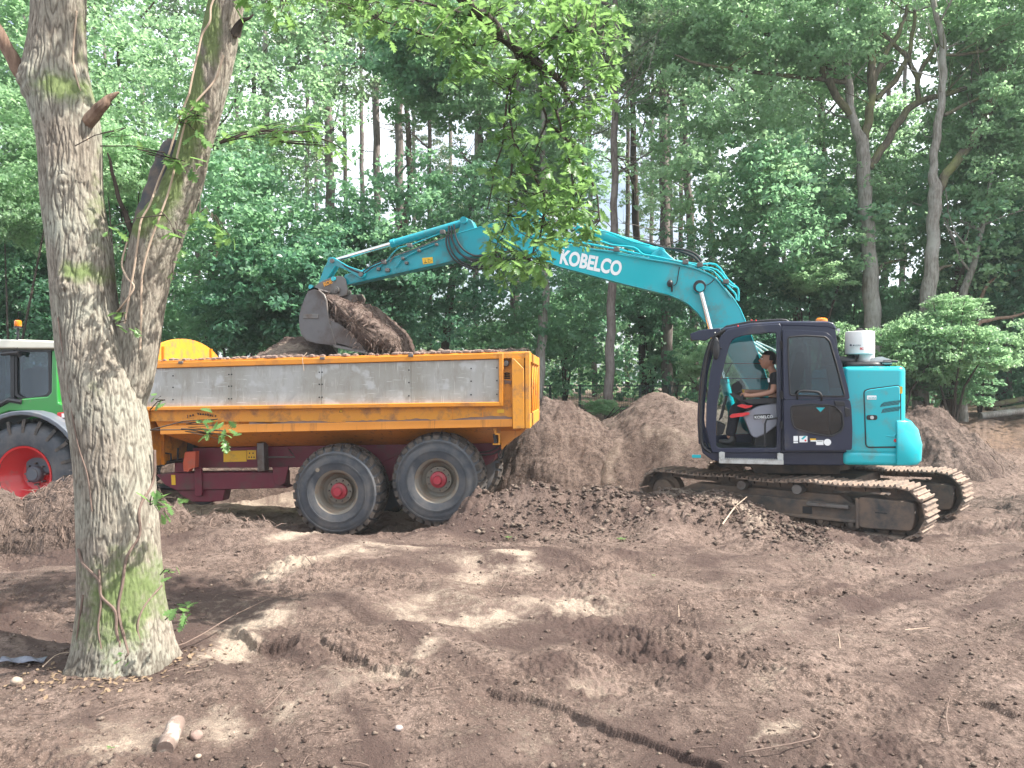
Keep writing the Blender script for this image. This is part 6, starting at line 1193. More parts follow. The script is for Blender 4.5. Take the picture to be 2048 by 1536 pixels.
# headboard with its arched top
zr = T_(285, 724)[2]; pk = T_(370, 678, 1.2)[2]; hb = []
for k in range(25):
    t = k/24; v_ = W*t; hb.append((v_, zr+(pk-zr)*min(1, math.sin(math.pi*t)**.55*1.0)))
b = MB(); pts3 = [(uF, v_, z_) for v_, z_ in hb]+[(uF, W, .9), (uF, 0, .9)]; nn = len(pts3); b.add(pts3+[(x+.05, y, z) for x, y, z in pts3], [tuple(range(nn)), tuple(range(2*nn-1, nn-1, -1))]+[(i, i+nn, (i+1) % nn+nn, (i+1) % nn) for i in range(nn)]); b.build('headboard', M['orange2'], body)
for v_ in (.03, .45, 2.0, 2.42):
    b = MB(); i = int(v_/W*24); b.box(uF+.05, uF+.09, v_-.02, v_+.02, .9, hb[i][1]-.03); b.build('headboard_rib', M['orange'], body)
# inner walls and hull
zs = T_(600, 817)[2]; b = MB(); b.box(uF+.05, uG, .06, .08, zs-.2, zr-.02); b.box(uF+.05, uG, W-.08, W-.06, zs-.3, zr-.02); b.build('inner_wall', M['orange2'], body)
b = MB(); A0 = TP([(322, 866), (1060, 852)], .15); B0 = TP([(400, 894), (1000, 886)], .7)
def hull(uA, zA, uB, zB, uC, zC, uD, zD): # near slope, floor, far slope
    vs = [(uA, .16, zA), (uB, .16, zB), (uD, .7, zD), (uC, .7, zC), (uC, W-.7, zC), (uD, W-.7, zD), (uB, W-.16, zB), (uA, W-.16, zA)]; return vs
vs = hull(A0[0][0], A0[0][1], uG, A0[1][1], B0[0][0], B0[0][1], B0[1][0]+.05, B0[1][1]); b.add(vs, [(0, 3, 2, 1), (3, 4, 5, 2), (4, 7, 6, 5), (0, 7, 4, 3), (1, 2, 5, 6), (0, 1, 6, 7)]); b.build('hull', M['orange_s'], body)
b = MB(); b.prism(TP([(320, 822), (324, 869), (345, 869), (345, 822)], .2), .19, W-.15); b.build('front_wall', M['orange'], body)
# soil load
nu, nv = 260, 110; uu = np.linspace(uF+.06, uG-.01, nu); vv = np.linspace(.085, W-.085, nv); UU, VV2 = np.meshgrid(uu, vv, indexing='ij')
rimz = np.interp(uu, [uF, uR], [zr, T_(1060, 705)[2]])[:, None]
hc = T_(595, 684, 1.3); H2 = rimz-.05+.05*np.sin(math.pi*(VV2/W))+.38*np.exp(-((UU-hc[0])/.52)**4-((VV2-1.45)/.75)**2)+.07*sst(.2, .7, (UU-uF)/(uR-uF))*np.sin(math.pi*VV2/W)+.05*pn(UU*2.2, VV2*2.2)+.05*np.abs(pn(UU*5, VV2*5))+.03*pn(UU*12, VV2*12)+.015*pn(UU*28, VV2*28)
H2 = np.where(VV2 < .25, np.maximum(H2, rimz-.02+.045*pn(UU*3+9, VV2*3)+.03*pn(UU*9, VV2*9)), H2)
ld = npmesh('soil_load', np.stack([UU, VV2, H2], -1).reshape(-1, 3), gridfaces(nu, nv), M['soil_dark'], attrs={'sand': .35*sst(0, .4, pn(UU*2, VV2*2))+0*UU, 'wet_shade': .9*np.exp(-((UU-hc[0]-.1)/.5)**4-((VV2-1.45)/.7)**2), 'litter': 0*UU})
ld.location = T_.o; ld.rotation_euler = (0, 0, -T_.t); tag(ld, 'brown soil filling the orange trailer with a dark heap in the middle', 'soil load')
b = MB()
for _ in range(520):
    x = random.choice([random.gauss(570, 60), random.gauss(840, 45), random.gauss(930, 30), random.gauss(440, 60), random.uniform(300, 1000)]); x = min(1000, max(300, x)); q = TV(x, 722-(x-300)*.0272, .02); s_ = .006+.035*random.random()**2.2; b.ball((q.x, random.uniform(.0, .07), q.z+s_*.3), s_, 6, (1.5, 1, .7))
b.build('rim_crumbs', M['clod'], ld, smooth=0)['kind'] = 'stuff'
b = MB()
for _ in range(500):
    i, j = random.randrange(nu), random.randrange(nv//2); p = Vector((UU[i, j], VV2[i, j], H2[i, j]+.005)); a = random.uniform(0, 6.28); d = Vector((math.cos(a), math.sin(a), random.uniform(-.2, .6)))*random.uniform(.05, .18); s = Vector((-d.y, d.x, .4)).normalized()*.004; b.add([p-s, p+s, p+d], [(0, 1, 2)])
b.build('root_fibres', M['fibre'], ld, smooth=0)['kind'] = 'stuff'
st_ = MB(); st_.tube([TV(600, 721, .0), TV(608, 712, -.0), TV(614, 705, .02)], .006, 5); st_.tube([TV(605, 716, -.04), TV(606, 728, -.06), TV(608, 742, -.05)], .004, 5); st_.build('pale_twig', M['fibre_pale'], ld)
# chassis
ch = empty('chassis', parent=tr); CVn = .72
b = MB(); b.prism(TP([(385, 896), (1000, 884), (1000, 905), (960, 925), (700, 932), (575, 935), (388, 936)], CVn), CVn, CVn+.12); b.prism(TP([(385, 896), (1000, 884), (1000, 905), (960, 925), (700, 932), (575, 935), (388, 936)], CVn), W-CVn-.12, W-CVn); b.build('main_beam', M['maroon'], ch, .01)
b = MB(); b.prism(TP([(447, 902), (493, 901), (493, 923), (447, 924)], CVn-.006), CVn-.006, CVn); b.build('yellow_plate', M['yellow'], ch); b = MB(); b.prism(TP([(494, 900.5), (512, 900.5), (512, 918.5), (494, 919)], CVn-.006), CVn-.006, CVn); b.build('pictogram_plate', M['yellow'], ch)
for a_, c_ in ((498, 905), (505, 905), (497, 913), (502, 913), (507, 913)): b = MB(); b.prism(TP([(a_, c_), (a_+2, c_), (a_+2, c_+3), (a_, c_+3)], CVn-.009), CVn-.009, CVn-.006); b.build('pictogram', M['black'], ch)
b = MB(); b.prism(TP([(514, 886), (528, 885), (530, 942), (516, 943)], .5), .48, .66); b.build('prop_post', M['steel'], ch, .01)
b = MB(); b.tube([TV(530, 914, .6), TV(590, 914, .6), TV(578, 899, .62)], .014, 6); b.build('brace_rod', M['steel'], ch)
b = MB(); b.prism(TP([(312, 949), (352, 946), (566, 944), (566, 972), (575, 976), (352, 981), (330, 970)], .62), .62, .92); b.build('drawbar', M['maroon'], ch, .012)
b = MB(); b.prism(TP([(352, 981), (450, 979), (445, 1002), (420, 1004), (385, 1004), (365, 992)], .66), .66, .90); b.build('drawbar_foot', M['maroon'], ch, .01)
b = MB(); b.lathe([(.20, .0), (.26, .02), (.26, .2), (.2, .22)], TV(404, 978, 1.05), 28); b.build('jockey_wheel', M['tyre'], ch)
b = MB(); b.prism(TP([(388, 935), (402, 935), (404, 990), (396, 994), (389, 990)], .58), .58, .64); b.build('hanger_bracket', M['maroon'], ch, .008); b = MB(); b.prism(TP([(544, 935), (577, 933), (570, 966), (560, 972), (549, 968)], .58), .58, .64); b.build('hanger_bracket', M['maroon'], ch, .008)
b = MB(); b.prism(TP([(342, 950), (350, 950), (351, 970), (343, 970)], .61), .612, .62); b.build('yellow_sticker', M['yellow'], ch)
b = MB(); b.prism(rpoly(TP([(370, 904), (391, 903), (390, 935), (380, 938), (376, 944), (367, 942), (366, 925)], .4), .01), .4, .52); b.build('wheel_chock', M['red'] if 0 else M['orange_lamp'] if 0 else mat('faded_red_plastic', (.50, .09, .04), .6, var=.15, dirt=.2), ch, .02)
b = MB(); b.prism(TP([(380, 880), (392, 880), (396, 906), (378, 906)], .9), .8, 1.6); b.build('tipping_ram', M['black'], ch, .02)
b = MB(); b.tube([TV(310, 933, .6), TV(335, 925, .6), TV(352, 922, .6), TV(372, 921, .6)], .028, 8); b.tube([TV(342, 922, .55), TV(342, 908, .55), TV(330, 906, .55), TV(328, 909, .55)], .014, 8); b.tube([TV(355, 925, .6), TV(356, 896, .6)], .016, 8); b.tube([TV(318, 935, .6), TV(319, 948, .6)], .014, 6); b.build('jack_levers', M['black'], ch)
b = MB(); b.prism(TP([(352, 918), (372, 917), (372, 945), (349, 945), (349, 925)], .62), .62, .8); b.build('jack_body', M['maroon'], ch, .01)
for L_ in ([(300, 910), (310, 925), (306, 940), (312, 952), (318, 960)], [(298, 930), (308, 945), (300, 960), (310, 962)], [(300, 890), (308, 905), (312, 915)]):
    b = MB(); b.tube(spline([TV(a_, c_, .7) for a_, c_ in L_], 5), .012, 6); b.build('hose', M['hose'], ch)
# rear underside: bracket, cables, maroon cross member
b = MB(); b.prism(TP([(985, 856), (993, 856), (993, 866), (1000, 867), (1000, 890), (985, 890), (985, 887), (997, 887), (997, 870), (990, 870)], .1), .1, .16); b.build('lamp_bracket', M['orange2'], ch, .004)
b = MB(); b.prism(rpoly(TP([(986, 868), (992, 867), (995, 886), (988, 888)], .13), .01), .12, .3); b.build('valve', M['black'], ch, .01)
b = MB(); b.prism(TP([(940, 884), (1003, 880), (985, 925), (965, 935)], .75), .75, 1.7); b.build('rear_crossmember', M['maroon'], ch, .01)
for L_ in ([(955, 910), (985, 908), (1005, 895), (1018, 872), (1020, 860)], [(950, 905), (980, 902), (1002, 888), (1012, 868)], [(1016, 880), (1008, 900), (1005, 914), (999, 917), (997, 906), (1003, 898)], [(998, 862), (1010, 858), (1026, 862), (1022, 856)]):
    b = MB(); b.tube(spline([TV(a_, c_, .4) for a_, c_ in L_], 5), .013, 6); b.build('cable', M['hose'], ch)
b = MB(); b.prism(TP([(1000, 858), (1052, 856), (1040, 870), (1018, 884), (1003, 900)], .3), .3, W-.3); b.build('tail_hull', M['orange_s'], body)
# wheels
def wheel_pair(px, py, v0_, label=None, detail=True, flip=False):
    c = TV(px, py, 0); R = .695; w_ = empty('wheel', (c.x, v0_, c.z), parent=tr); s = -1 if flip else 1
    pr = [(.315, .05), (.33, .015), (.40, .0), (.50, -.012), (.58, .0), (.625, .04), (.655, .09), (.662, .14), (.662, .44), (.655, .49), (.625, .54), (.58, .58), (.40, .58), (.33, .56), (.315, .53)]
    b = MB(); b.lathe([(r_, v_) for r_, v_ in pr], n=72, close=False)
    for r_, v_ in ((.43, -.008), (.445, -.01), (.56, -.011), (.575, -.008)): b.lathe([(r_-.004, v_+.006), (r_-.003, v_-.004), (r_+.003, v_-.004), (r_+.004, v_+.006)], n=72, close=False)
    tyre = b.build('tyre', M['tyre'], w_, smooth=50)
    b = MB(); nb_ = 30
    for k in range(nb_):
        for row, (va, vb, tw) in enumerate(((.015, .20, .5), (.22, .36, 0), (.38, .565, .5))):
            a0 = 2*math.pi*(k+tw)/nb_; dl = .072; sk_ = .045*(1 if row == 0 else -1 if row == 2 else .5)
            q = []
            for (aa, v_, r_) in ((a0-dl, va, .0), (a0+dl, va, 0), (a0+dl+sk_, vb, 0), (a0-dl+sk_, vb, 0)):
                for rr in ((.655 if .1 < v_ < .5 else .60), (.697 if .1 < v_ < .5 else .655)): q.append((rr*math.cos(aa), v_, rr*math.sin(aa)))
            b.add(q, [(0, 2, 4, 6), (1, 7, 5, 3), (0, 1, 3, 2), (2, 3, 5, 4), (4, 5, 7, 6), (6, 7, 1, 0)])
    b.build('tread', M['tread'], w_, smooth=0)
    b = MB(); b.lathe([(.300, .035), (.325, .02), (.335, .03), (.33, .05), (.285, .075), (.262, .14), (.255, .22), (.2, .235), (.19, .17), (.10, .16)], n=48, close=False); b.build('rim', M['rim'], w_, smooth=40)
    b = MB(); b.lathe([(.0, .035), (.055, .035), (.062, .05), (.07, .10), (.115, .12), (.125, .165)], n=32, close=False); b.build('hub', M['hubm'], w_, smooth=40)
    for k in range(10): a = 2*math.pi*k/10; b = MB(); b.lathe([(.012, .135), (.014, .175)], (.158*math.cos(a), 0, .158*math.sin(a)), 6); b.build('wheel_nut', M['steel'], w_)
    w_.rotation_euler = (0, random.uniform(0, 1), math.pi if flip else 0)
    if flip: w_.location.y = v0_+.58
    return w_
w1 = wheel_pair(672, 985, .0); wheel_pair(873, 962, .0); wheel_pair(690, 983, W-.58, flip=True); wheel_pair(880, 960, W-.58, flip=True)
b = MB(); b.lathe([(.03, -.018), (.03, -.012)], Vector((-.28, 0, .32)), 14); b.build('chalk_dot', M['rim'], w1)
c1, c2 = TV(672, 985), TV(873, 962); b = MB()
for v_ in (.66, W-.8): b.prism([(c1.x-.1, c1.z-.08), (c1.x-.1, c1.z+.1), ((c1.x+c2.x)/2, c2.z+.3), (c2.x+.1, c2.z+.1), (c2.x+.1, c2.z-.08), ((c1.x+c2.x)/2, c1.z+.12)], v_, v_+.14)
b.cyl((c1.x, .2, c1.z), (c1.x, W-.2, c1.z), .06); b.cyl((c2.x, .2, c2.z), (c2.x, W-.2, c2.z), .06); b.build('bogie', M['maroon'], ch, .01)
# ---------------- tractor ----------------
TR = Frame(-7.62, 11.75, -.45, 6.0); tt = TR.empty('tractor'); tag(tt, 'green tractor with cream roof, grey rear fender and red wheel behind the oak trunk', 'tractor')
def RP(pts, v=0.): return TR.poly(pts, v)
def RV(px, py, v=0.): return Vector(TR(px, py, v))
def twheel(c, R, rr, wd, nl, name='wheel'):
    w_ = empty(name, c, parent=tt); k = R/.86
    b = MB(); b.lathe([(rr, .06), (rr+.02, .02), (R*.72, -.01), (R*.86, .01), (R*.93, .06), (R*.945, wd*.5), (R*.93, wd-.06), (R*.86, wd-.01), (R*.72, wd+.01), (rr+.02, wd-.02), (rr, wd-.06)], n=64, close=False); b.build('tyre', M['tyre'], w_, smooth=50)
    b = MB()
    for s_ in (0, 1):
        for i in range(nl):
            a0 = 2*math.pi*(i+.5*s_)/nl; q = []
            v_a, v_b = (-.01, wd*.55) if s_ == 0 else (wd+.01, wd*.45)
            st_ = [(a0, v_a, R*.80), (a0, v_a+(.03 if s_ == 0 else -.03), R*.95), (a0+.20, v_b, R*.955)]
            for (a, v_, r_) in st_:
                for da in (-.032, .032):
                    for dr in (-.03, .05*k): q.append(((r_+dr)*math.cos(a+da), v_, (r_+dr)*math.sin(a+da)))
            b.add(q, [(0, 4, 5, 1), (2, 3, 7, 6), (1, 5, 7, 3), (4, 8, 9, 5), (6, 7, 11, 10), (5, 9, 11, 7), (8, 10, 11, 9), (0, 1, 3, 2)])
    b.build('tread', M['tread'], w_, smooth=0)
    b = MB(); b.lathe([(rr-.02, .02), (rr+.012, .01), (rr+.012, .05), (rr-.02, .10), (rr*.55, .30*wd/.6), (rr*.30, .33*wd/.6), (rr*.28, .26*wd/.6), (0.0, .26*wd/.6)], n=48, close=False); b.build('rim', M['redrim'], w_, smooth=30)
    b = MB(); b.lathe([(rr*.2, .18*wd/.6), (rr*.24, .22*wd/.6), (rr*.24, .3*wd/.6)], n=24); b.build('hub', M['fender'], w_)
    for i in range(8): a = 2*math.pi*i/8; b = MB(); b.lathe([(.016, .24*wd/.6), (.018, .32*wd/.6)], (rr*.37*math.cos(a), 0, rr*.37*math.sin(a)), 6); b.build('wheel_nut', M['steel'], w_)
    return w_
rc = RV(46, 952); twheel((rc.x, 0, rc.z), .86, .445, .62, 20); wz = twheel((rc.x, 2.5, rc.z), .86, .445, .62, 20); wz.rotation_euler = (0, 0, math.pi)
fw = (rc.x-2.75, .12, rc.z-.22); twheel(fw, .64, .33, .5, 18); wz = twheel((fw[0], 2.4, fw[2]), .64, .33, .5, 18); wz.rotation_euler = (0, 0, math.pi)
# fender: arched plate over the wheel
arc_o, arc_i = [], []
for k in range(17):
    a = math.radians(165-k*9.2); arc_o.append((rc.x+1.03*math.cos(a), rc.z+(1.0)*math.sin(a))); arc_i.append((rc.x+.95*math.cos(a), rc.z+.93*math.sin(a)))
b = MB(); n_ = 17; vs = [(u_, -.03, z_) for u_, z_ in arc_o]+[(u_, -.03, z_) for u_, z_ in arc_i]+[(u_, .6, z_) for u_, z_ in arc_o]+[(u_, .6, z_) for u_, z_ in arc_i]
fs = []
for k in range(n_-1): fs += [(k, k+1, n_+k+1, n_+k), (2*n_+k, 3*n_+k, 3*n_+k+1, 2*n_+k+1), (k, 2*n_+k, 2*n_+k+1, k+1), (n_+k, n_+k+1, 3*n_+k+1, 3*n_+k)]
b.add(vs, fs); b.build('fender', M['fender'], tt, .015)
gv = .32
# green side body sweeping over the fender
gb = [(-60, 820), (0, 806), (30, 800), (60, 796), (96, 793), (104, 785), (105, 702), (115, 700), (117, 790), (118, 806), (136, 812), (141, 845), (143, 862), (128, 848), (100, 832), (60, 822), (20, 822), (-60, 850)]
b = MB(); b.prism(RP(gb, gv-.05), gv-.07, gv+.30); b.build('rear_body', M['green'], tt, .02, seg=3); b = MB(); b.prism(RP(gb, gv-.05), 2.1-.1, 2.5); b.build('rear_body', M['green'], tt, .02, seg=3)
b = MB(); b.prism(rpoly(RP([(116, 825), (139, 824), (140, 836), (117, 836)], gv-.08), .01), gv-.1, gv-.06); tl = b.build('tail_light', M['red'], tt, .008); b = MB(); b.prism(RP([(124, 827), (130, 827), (130, 835), (124, 835)], gv-.1), gv-.108, gv-.1); b.build('white_lens', M['letter'], tl)
b = MB(); b.prism(rpoly(RP([(117, 782), (131, 786), (131, 806), (118, 802)], gv+.1), .02), gv+.02, gv+.3); b.build('orange_reflector', M['orange_lamp'], tt, .01)
# cab
cb = empty('cab', parent=tt); cvn = gv-.02
roof = RP([(-75, 681), (-60, 678), (40, 679), (112, 682), (116, 686), (116, 697), (60, 697), (-70, 696), (-78, 690)], cvn-.1)
b = MB(); b.prism(roof, cvn-.12, 2.35); b.build('roof', M['cream'], cb, .03, seg=3)
b = MB(); b.ring(rpoly(RP([(30, 699), (104, 700), (105, 788), (98, 795), (50, 802), (30, 790)], cvn), .02), rpoly(RP([(35, 704), (98, 704), (99, 784), (92, 790), (52, 797), (36, 788)], cvn), .04), cvn-.02, cvn+.05, 60); b.build('rear_window_frame', M['black'], cb)
b = MB(); b.prism(rpoly(RP([(35, 704), (98, 704), (99, 784), (92, 790), (52, 797), (36, 788)], cvn), .04), cvn+.01, cvn+.016); b.build('side_glass', M['tint'], cb)
b = MB(); b.ring(rpoly(RP([(-72, 699), (31, 699), (31, 808), (10, 835), (-40, 850), (-66, 840)], cvn), .02), rpoly(RP([(-64, 704), (23, 704), (24, 800), (6, 826), (-38, 842), (-58, 834)], cvn), .03), cvn-.03, cvn+.04, 70); b.build('door_frame', M['black'], cb)
b = MB(); b.prism(rpoly(RP([(-64, 704), (23, 704), (24, 800), (6, 826), (-38, 842), (-58, 834)], cvn), .03), cvn+.0, cvn+.006); b.build('door_glass', M['tint'], cb)
b = MB(); b.tube([RV(4, 708, cvn-.09), RV(36, 705, cvn-.1), RV(40, 712, cvn-.06)], .03, 8); b.tube([RV(-4, 812, cvn-.05), RV(18, 800, cvn-.06), RV(44, 804, cvn-.05)], .04, 8); b.build('grab_handles', M['black'], cb)
b = MB(); b.box(RV(-72, 0).x, RV(112, 0).x, 2.2, 2.24, RV(0, 800).z, RV(0, 700).z); b.build('far_side_glass', M['tint'], cb)
for u_ in (RV(-68, 0).x, RV(28, 0).x, RV(108, 0).x): b = MB(); b.box(u_-.04, u_+.04, 2.18, 2.26, RV(0, 805).z, RV(0, 697).z); b.build('pillar', M['black'], cb)
b = MB(); b.prism(RP([(60, 797), (86, 797), (84, 745), (78, 735), (66, 740)], 1.2), .95, 1.45); b.build('seat', M['black'], cb, .04, seg=3)
b = MB(); b.ball(RV(75, 742, 1.2), .1, 12); b.tube([RV(10, 800, 1.2), RV(18, 772, 1.2)], .02, 8); b.lathe([(.16, 0), (.18, .01), (.18, .03), (.16, .04)], RV(20, 770, 1.2), 20); b.build('steering_wheel', M['black'], cb)
q = RV(36, 690, cvn-.1); b = MB(); b.tube([q+Vector((0, 0, -.05)), q+Vector((0, 0, .26))], .018, 8); b.latz([(.055, .26), (.055, .285), (.045, .29)], q, 20); bs = b.build('beacon_stand', M['black'], cb)
b = MB(); b.latz([(.045, .29), (.052, .30), (.052, .37), (.035, .385)], q, 20); b.build('beacon', M['orange_lamp'], cb)
# hood, grille, chassis (mostly outside the frame)
x0 = RV(-66, 0).x; b = MB(); b.prism([(x0, 1.2), (x0, 2.0), (x0-.6, 1.95), (x0-1.7, 1.72), (x0-2.0, 1.45), (x0-2.0, .95), (x0-.2, .95)], .95, 1.75); b.build('hood', M['green'], tt, .05, seg=3)
b = MB(); b.box(x0-2.1, rc.x+.35, 1.05, 1.65, .55, 1.0); b.box(rc.x-.2, rc.x+.3, .3, 2.4, .75, 1.05); b.cyl((fw[0], .3, fw[2]), (fw[0], 2.3, fw[2]), .09); b.cyl((rc.x, .2, rc.z), (rc.x, 2.4, rc.z), .13); b.build('chassis', M['fender'], tt, .03)
b = MB(); b.box(rc.x+.3, rc.x+.75, 1.2, 1.5, .35, .5); b.tube([(rc.x+.7, 1.35, .45), (-5.2-TR.o[0]-.0, 1.1, .42)], .05, 8); b.build('tow_hitch', M['black'], tt)
b = MB(); b.cyl((x0-.1, .82, 1.0), (x0-.1, .82, 2.6), .05); b.build('exhaust', M['steel'], tt)
# ---------------- foreground oak ----------------
OY = 4.8; base = at(244, 1318, OY); base.z = gz(base.x, OY); oak = empty('oak_tree', base)
tag(oak, 'large forked oak trunk with ridged bark and green moss in the left foreground', 'tree')
def stem(pts, nz, na, flare=0., amp=.011, collar=(), yoff=0.):
    ys_ = np.array([p[0] for p in pts], float); S = np.array([(p[1], p[2]) for p in pts], float); t = np.linspace(0, 1, nz)
    y = ys_[0]+(ys_[-1]-ys_[0])*t; o = np.argsort(ys_); SP = np.array(spline([(a_, b_, c_) for a_, (b_, c_) in zip(ys_, S)], 12)); oo = np.argsort(SP[:, 0])
    c = np.interp(y, SP[oo, 0], SP[oo, 1]); r = np.interp(y, SP[oo, 0], SP[oo, 2]); th = np.linspace(0, 2*np.pi, na, endpoint=False)
    k = OY/F; cx = (c-1024)*k; cz = CAMZ-(y-768)*k; R = (r*k)[:, None]*np.ones((1, na)); Th = th[None, :]; Z = cz[:, None]+0*Th
    R = R*(1+.018*pn(np.cos(Th)*1.2+0*Z, np.sin(Th)*1.2+0*Z, Z*1.3))
    if flare: R = R+flare*np.exp(-np.clip(Z-(base.z), 0, 9)/.12)*(.5+.9*np.maximum(0, pn(np.cos(Th)*2.2+3+0*Z, np.sin(Th)*2.2+0*Z, 0*Z)))
    X = cx[:, None]+R*np.cos(Th); Yv = OY+yoff+R*np.sin(Th)
    wx = .010*pn(X*9, Yv*9, Z*5); s1 = pn((X+wx)*44, (Yv+wx)*44, Z*6.5); s2 = pn((X-wx)*60, Yv*60, Z*12+7); hor = pn(X*9, Yv*9, Z*30)
    g1 = np.exp(-(s1/.13)**2); g2 = np.exp(-(s2/.11)**2)*(.35+.65*sst(-.1, .3, hor)); ridge = 1-g1; rid2 = 1-g2; d = amp*(.25-1.0*g1-.5*g2*(1-g1)+.35*np.clip(np.abs(s1), 0, 1)+.12*hor+.15*pn(X*90, Yv*90, Z*60))
    for (py_, pxc, hh_, rw) in collar:
        zc_ = CAMZ-(py_-768)*k; xc_ = (pxc-1024)*k; dd = np.sqrt((X-xc_)**2+(Z-zc_)**2+np.where(Yv > OY+yoff, .3, 0)**2); d = d+hh_*np.exp(-(dd/rw)**2)+hh_*.3*np.sin(dd/rw*9)*np.exp(-(dd/rw)**2)
    R2 = R+d; X = cx[:, None]+R2*np.cos(Th); Yv = OY+yoff+R2*np.sin(Th); groove = np.clip(g1*.75+g2*.4+.75*np.exp(-np.clip(Z-base.z, 0, 9)/.10)*(flare > 0)*(.5+pn(X*9, Yv*9, Z*9)), 0, 1)
    py = 768+(CAMZ-Z)/k; px = X/k+1024
    return np.stack([X-base.x, Yv-base.y, Z-base.z], -1).reshape(-1, 3), groove, px, py, gridfaces(nz, na, True)
def moss_a(px, py):
    m = np.zeros_like(px)
    for (cx, cy, rx, ry, a_) in ((280, 1180, 80, 110, .62), (250, 1230, 90, 60, .5), (215, 1150, 50, 70, .35), (190, 555, 60, 30, .55), (300, 790, 30, 60, .15), (150, 190, 70, 45, .6), (205, 380, 22, 260, .35), (235, 770, 30, 70, .25), (170, 60, 14, 120, .4), (110, 300, 50, 60, .2), (300, 1250, 50, 40, .4)):
        m = np.maximum(m, a_*np.exp(-((px-cx)/rx)**2-((py-cy)/ry)**2))
    return m
def moss_b(px, py):
    m = np.zeros_like(px)
    for (cx, cy, rx, ry, a_) in ((395, 200, 26, 120, .9), (350, 350, 30, 90, .95), (315, 430, 45, 40, .9), (430, 60, 22, 90, .85), (375, 290, 28, 60, .9), (290, 460, 40, 30, .6), (320, 500, 30, 60, .3)):
        m = np.maximum(m, a_*np.exp(-((px-cx)/rx)**2-((py-cy)/ry)**2))
    return m
A_pts = [(1365, 246, 112), (1320, 246, 104), (1260, 245, 98), (1200, 244, 90), (1100, 239, 82), (1000, 234, 80), (900, 226, 79), (820, 213, 80), (760, 203, 79), (700, 188, 73), (600, 170, 65), (500, 160, 63), (400, 145, 61), (300, 140, 62), (240, 132, 66), (180, 117, 66), (130, 112, 61), (60, 116, 53), (0, 118, 52), (-150, 122, 50), (-500, 140, 44), (-1000, 150, 36), (-1500, 160, 24), (-1900, 165, 10)]
B_pts = [(820, 250, 34), (760, 262, 40), (700, 271, 42), (650, 277, 43), (600, 283, 45), (540, 293, 48), (480, 309, 51), (440, 325, 50), (400, 347, 45), (350, 366, 40), (300, 381, 36), (200, 408, 37), (100, 430, 38), (0, 449, 36), (-150, 478, 33), (-400, 520, 28), (-800, 590, 22), (-1200, 640, 14), (-1500, 660, 6)]
parts = []; off = 0; VA = []; FA = []; GA = []; MA = []
A_pts = [(y, c+(0 if y < 1250 else 2), r*(.92 if y < 1150 else .88)) for y, c, r in A_pts]; B_pts = [(y, c, r*.94) for y, c, r in B_pts]
for pts, nz, na, fl, mf, am, col, yo in ((A_pts, 1500, 260, .055, moss_a, .0072, [(375, 158, .015, .06), (580, 165, .02, .07), (175, 75, .03, .09), (210, 195, .02, .07)], 0), (B_pts, 1100, 150, 0, moss_b, .005, [(440, 300, .02, .10), (650, 245, .01, .06)], .03)):
    # finer rings only where the frame shows the stem
    V, gr, px, py, Fq = stem(pts, nz, na, fl, am, col, yo); VA.append(V); FA.append(Fq+off); off += len(V); GA.append(gr.ravel()); MA.append(mf(px, py).ravel())
trunk = npmesh('trunk', np.concatenate(VA), np.concatenate(FA), M['oakbark'], oak, attrs={'groove': np.concatenate(GA), 'moss': np.concatenate(MA)})
def OB(px, py, dy=0.): q = at(px, py, OY); return Vector((q.x-base.x, dy, q.z-base.z))
kpx = OY/F
b = MB(); trunk_tube(b, [OB(268, 470, .12), OB(276, 420, .16), OB(288, 370, .18), OB(300, 315, .20), OB(312, 285, .20), OB(324, 262, .2)], [28*kpx, 27*kpx, 25*kpx, 22*kpx, 21*kpx, 16*kpx], 18, 6, .004); b.build('dead_stub', mat('dark_blue_grey_bark', (.07, .075, .085), .9, var=.4, dirt=.3, dcol=(.2, .15, .12), ds=5, bmp=.8, bs_=20), oak)
b = MB(); trunk_tube(b, [OB(75, 185), OB(52, 150, -.06), OB(38, 115, -.1), OB(14, 60, -.14), OB(-12, 0, -.16), OB(-50, -90, -.1), OB(-120, -220, 0)], [18*kpx, 14*kpx, 12*kpx, 10*kpx, 9*kpx, 7*kpx, 4*kpx], 14, 5, .003); b.build('dead_limb', M['deadwood'], oak)
b = MB(); trunk_tube(b, [OB(180, 255, -.05), OB(208, 238, -.1), OB(228, 222, -.12), OB(242, 208, -.12), OB(258, 199, -.12)], [14*kpx, 12*kpx, 10*kpx, 6*kpx, 2*kpx], 10, 4, .003); b.tube([OB(228, 224, -.12), OB(236, 216, -.13), OB(232, 226, -.13)], [.03, .018, .004], 7); b.build('broken_stub', M['deadwood'], oak)
b = MB(); trunk_tube(b, [OB(262, 470, .05), OB(240, 420, .05), OB(222, 370, .06), OB(212, 325, .06), OB(206, 300, .06)], [8*kpx, 5*kpx, 4*kpx, 3*kpx, 1.5*kpx], 7, 4, .003); b.build('bare_twig', M['branch'], oak); b = MB(); trunk_tube(b, [OB(470, 70, 0), OB(485, 48, -.03), OB(500, 42, -.03), OB(510, 33, -.03)], [12*kpx, 6*kpx, 3*kpx, 1.5*kpx], 7, 3, .002); b.build('bare_twig', M['branch'], oak)
